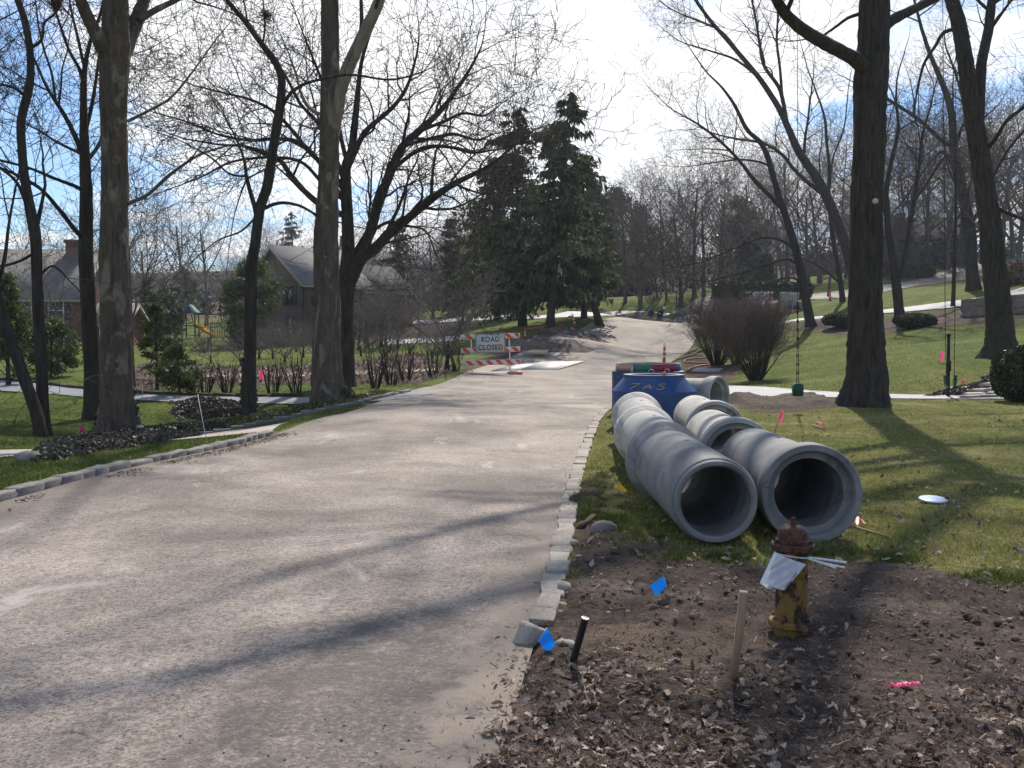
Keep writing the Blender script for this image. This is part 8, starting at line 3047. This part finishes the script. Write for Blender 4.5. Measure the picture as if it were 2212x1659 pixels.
def litter():
    nr = np.random.default_rng(71)
    # dead leaves, thick at the front, thinning towards the hydrant
    n = 13000
    Y = 3.0 + 3.4 * nr.random(n) ** 1.9
    X = nr.uniform(-0.15, 0.60, n) * Y
    d = sdist(SOIL['bed'], X, Y)
    k = (d < 0.15) & (fbm(X * 1.7, Y * 1.7, 72) + nr.random(n) * 0.35 > 0.52 + np.clip((Y - 3.75) * 0.22, -0.12, 0.6))
    X, Y = X[k][:4000], Y[k][:4000]
    Z = bedz_v(X, Y) + 0.008 + np.abs(nr.normal(size=len(X))) * 0.01
    V, F = leaf_arrays(np.stack([X, Y, Z], 1), nr.uniform(0.02, 0.06, len(X)), nr)
    tag(MB().batch(V, F).build('fallen_leaves', LEAF_DRY), 'dry curled brown oak leaves littering the bare soil in front', 'leaf litter', kind='stuff')
    # chips, stalks and crumbs of mulch
    n = 72000
    Y = 2.9 + 6.0 * nr.random(n) ** 1.6
    X = nr.uniform(-0.2, 0.62, n) * Y
    d = sdist(SOIL['bed'], X, Y)
    k = d < 0.12 + 0.15 * nr.normal(size=n)
    X, Y = X[k][:44000], Y[k][:44000]
    m = len(X)
    Z = bedz_v(X, Y) + 0.004 + np.abs(nr.normal(size=m)) * 0.006
    ln = nr.gamma(2.0, 0.0034, m).clip(0.0025, 0.03)
    wd = ln * nr.uniform(0.07, 0.3, m)
    a = nr.uniform(0, 6.283, m)
    dz = nr.normal(size=m) * ln * 0.3
    ax, ay = np.cos(a) * ln, np.sin(a) * ln
    bx, by = -np.sin(a) * wd, np.cos(a) * wd
    V = np.stack([np.stack([X - ax - bx, Y - ay - by, Z - dz], 1), np.stack([X + ax - bx, Y + ay - by, Z + dz], 1), np.stack([X + ax + bx, Y + ay + by, Z + dz + 0.3 * wd], 1), np.stack([X - ax + bx, Y - ay + by, Z - dz + 0.6 * wd], 1)], 1).reshape(-1, 3)
    tag(MB().batch(V, np.arange(m * 4).reshape(m, 4)).build('mulch_chips', CHIP), 'dark wood chips, stalks and crumbs spread over the bare soil', 'mulch', kind='stuff')
    # loose earth clods
    n = 3000
    Y = 3.0 + 5.0 * nr.random(n) ** 1.4
    X = nr.uniform(-0.02, 0.60, n) * Y
    k = (sdist(SOIL['bed'], X, Y) < -0.05) & (fbm(X * 2.1, Y * 2.1, 75) > 0.44)
    pebbles('soil_clods', 'loose crumbs of earth on the bare soil', X[k], Y[k], nr.gamma(2.0, 0.005, k.sum()).clip(0.003, 0.026), island('earth_clod', [(0, (0.05, 0.037, 0.028)), (0.6, (0.12, 0.09, 0.065)), (1, (0.26, 0.19, 0.12))], 0.95, 0.1), nr)
    # grit on the road
    n = 9000
    Y = 3.0 + 9.0 * nr.random(n) ** 1.8
    X = nr.uniform(-0.6, 0.12, n) * Y
    edge = np.interp(Y, [p[1] for p in R_EDGE], [p[0] for p in R_EDGE])
    near = np.exp(-((X + 0.7) / 0.9) ** 2 - ((Y - 4.2) / 1.3) ** 2)
    k = (X < edge - 0.02) & (X > -6.6) & (nr.random(n) < 0.16 + 0.9 * near)
    pebbles('road_grit', 'loose dark grit scattered on the worn road surface', X[k], Y[k], nr.gamma(2.2, 0.0015, k.sum()).clip(0.0015, 0.008), island('grit', [(0, (0.05, 0.042, 0.037)), (0.7, (0.12, 0.10, 0.085)), (1, (0.5, 0.46, 0.42))], 0.8, 0.3), nr)
    # leaves and grit gathered along the left kerb and a few on the lawns
    n = 1500
    t = nr.random(n)
    P = smooth_line([(-5.6, 4), (-5.3, 7), (-5.0, 9.8), (-4.72, 12.3), (-4.36, 14.9), (-4.05, 16.9)], 200)[(t * 199).astype(int)]
    X, Y = P[:, 0] + 0.16 + np.abs(nr.normal(size=n)) * 0.13, P[:, 1] + nr.normal(size=n) * 0.1
    k = fbm(X * 1.3, Y * 1.3, 77) > 0.47
    X, Y = X[k], Y[k]
    V, F = leaf_arrays(np.stack([X, Y, H(X, Y) + 0.03], 1), nr.uniform(0.02, 0.05, len(X)), nr)
    tag(MB().batch(V, F).build('fallen_leaves', LEAF_DRY), 'crumbled dead leaves gathered along the grey stone kerb', 'leaf litter', kind='stuff')
    n = 1400
    Y = 6 * (30 / 6) ** nr.random(n)
    X = nr.uniform(0.05, 0.58, n) * Y
    edge = np.interp(Y, [p[1] for p in R_EDGE], [p[0] for p in R_EDGE])
    k = X > edge + 0.2
    for p in sheets[1:]:
        k &= sdist(p, X, Y) > 0
    X, Y = X[k], Y[k]
    V, F = leaf_arrays(np.stack([X, Y, H(X, Y) + 0.04], 1), nr.uniform(0.03, 0.075, len(X)), nr)
    tag(MB().batch(V, F).build('fallen_leaves', LEAF_DRY), 'scattered dead leaves lying on the front lawn', 'leaf litter', kind='stuff')
    n = 5000
    poly = SOIL['leafbank']
    Pp = np.array(poly)
    X, Y = nr.uniform(Pp[:, 0].min(), Pp[:, 0].max(), n), nr.uniform(Pp[:, 1].min(), Pp[:, 1].max(), n)
    k = sdist(poly, X, Y) < 0
    X, Y = X[k], Y[k]
    V, F = cards(np.stack([X, Y, H(X, Y) + 0.05], 1), 0.10, nr, up=2.0, asp=1.6)
    tag(MB().batch(V, F).build('fallen_leaves', LEAF_DRY), 'tan leaf litter under the bare shrubs on the far bank', 'leaf litter', kind='stuff')


def pebbles(name, label, X, Y, S, mt, nr):
    n = len(X)
    base = np.array([(1, 0, 0.1), (0.2, 0.9, 0.3), (-0.9, 0.3, 0.1), (-0.3, -0.9, 0.25), (0.1, 0.1, 0.85), (0, 0, -0.5)], float)
    B = base[None] * (1 + 0.35 * nr.normal(size=(n, 6, 1))) * S[:, None, None]
    a = nr.uniform(0, 6.283, n)
    c, s = np.cos(a)[:, None], np.sin(a)[:, None]
    V = np.stack([B[:, :, 0] * c - B[:, :, 1] * s + X[:, None], B[:, :, 0] * s + B[:, :, 1] * c + Y[:, None], B[:, :, 2] + (bedz_v(X, Y) + 0.25 * S)[:, None]], -1).reshape(-1, 3)
    q = np.array([(0, 1, 4), (1, 2, 4), (2, 3, 4), (3, 0, 4), (1, 0, 5), (2, 1, 5), (3, 2, 5), (0, 3, 5)])
    F = (np.arange(n)[:, None, None] * 6 + q[None]).reshape(-1, 3)
    tag(MB().batch(V, F).build(name, mt), label, 'grit', kind='stuff')


litter()


def big_leaves():
    """The largest single leaves in front, each its own object."""
    nr = np.random.default_rng(81)
    ms = []
    cols = [simple('leaf_tone', c, tuple(k * 0.75 for k in c), 9, 0.75, 0.2) for c in ((0.34, 0.26, 0.20), (0.26, 0.185, 0.14), (0.20, 0.14, 0.105), (0.38, 0.31, 0.25))]
    for k in range(8):
        V, F = leaf_arrays(np.zeros((1, 3)), [1.0], nr, 1.3)
        mb = MB().batch(V, F)
        me = make_mesh('dry_leaf', mb)
        me.materials.append(cols[k % 4])
        ms.append(me)
    z1 = lambda x, y: ((1700 + x * 0.4339) * 0.864, (1200 + y * 0.4339) * 0.864)
    spots = [z1(820, 1160), z1(930, 1270), z1(1650, 1345), z1(1330, 1610), z1(470, 1540), z1(800, 1360), z1(1560, 1150), z1(1090, 1640), z1(1240, 1480), z1(140, 1210), z1(600, 1110), z1(960, 1560), z1(1490, 1480), z1(1780, 1240), z1(380, 1110), z1(500, 1600), z1(1900, 1600), z1(1700, 1570),
             z2(280, 1480), z2(1380, 1140), z2(1290, 1085), z2(1450, 1150), z2(1700, 1050), z2(1390, 1490), z2(1760, 1600), z2(720, 1235), z2(850, 1440), z2(1080, 1230), z2(760, 1400), z2(1230, 1420), z2(910, 1050), z2(1560, 1420), z2(700, 1110), z2(1140, 1590)]
    r = random.Random(8)
    for px in spots:
        x, y, z = at_ground(*px)
        o = bpy.data.objects.new('dry_leaf', r.choice(ms))
        COL.objects.link(o)
        o.location = (x, y, z + 0.018)
        o.rotation_euler = (r.gauss(0, .3), r.gauss(0, .3), r.random() * 6.28)
        s = r.uniform(0.05, 0.08)
        o.scale = (s, s, s)
        tag(o, 'large pale dry oak leaf lying on top of the leaf litter in front', 'leaf', 'large dry leaves on the litter')


big_leaves()


# ================================================================ hazy air
def haze():
    m = bpy.data.materials.new('haze')
    m.use_nodes = True
    t = m.node_tree
    t.nodes.clear()
    out = t.nodes.new('ShaderNodeOutputMaterial')
    v = nd(t, 'ShaderNodeVolumePrincipled', {'Color': (0.80, 0.87, 1.0), 'Density': 0.0003, 'Anisotropy': 0.3})
    t.links.new(v.outputs[0], out.inputs['Volume'])
    o = MB().box((0, 210, 30), (1060, 860, 100)).build('haze', m)
    tag(o, 'thin bluish haze in the air over the whole scene', 'haze', kind='stuff')


haze()
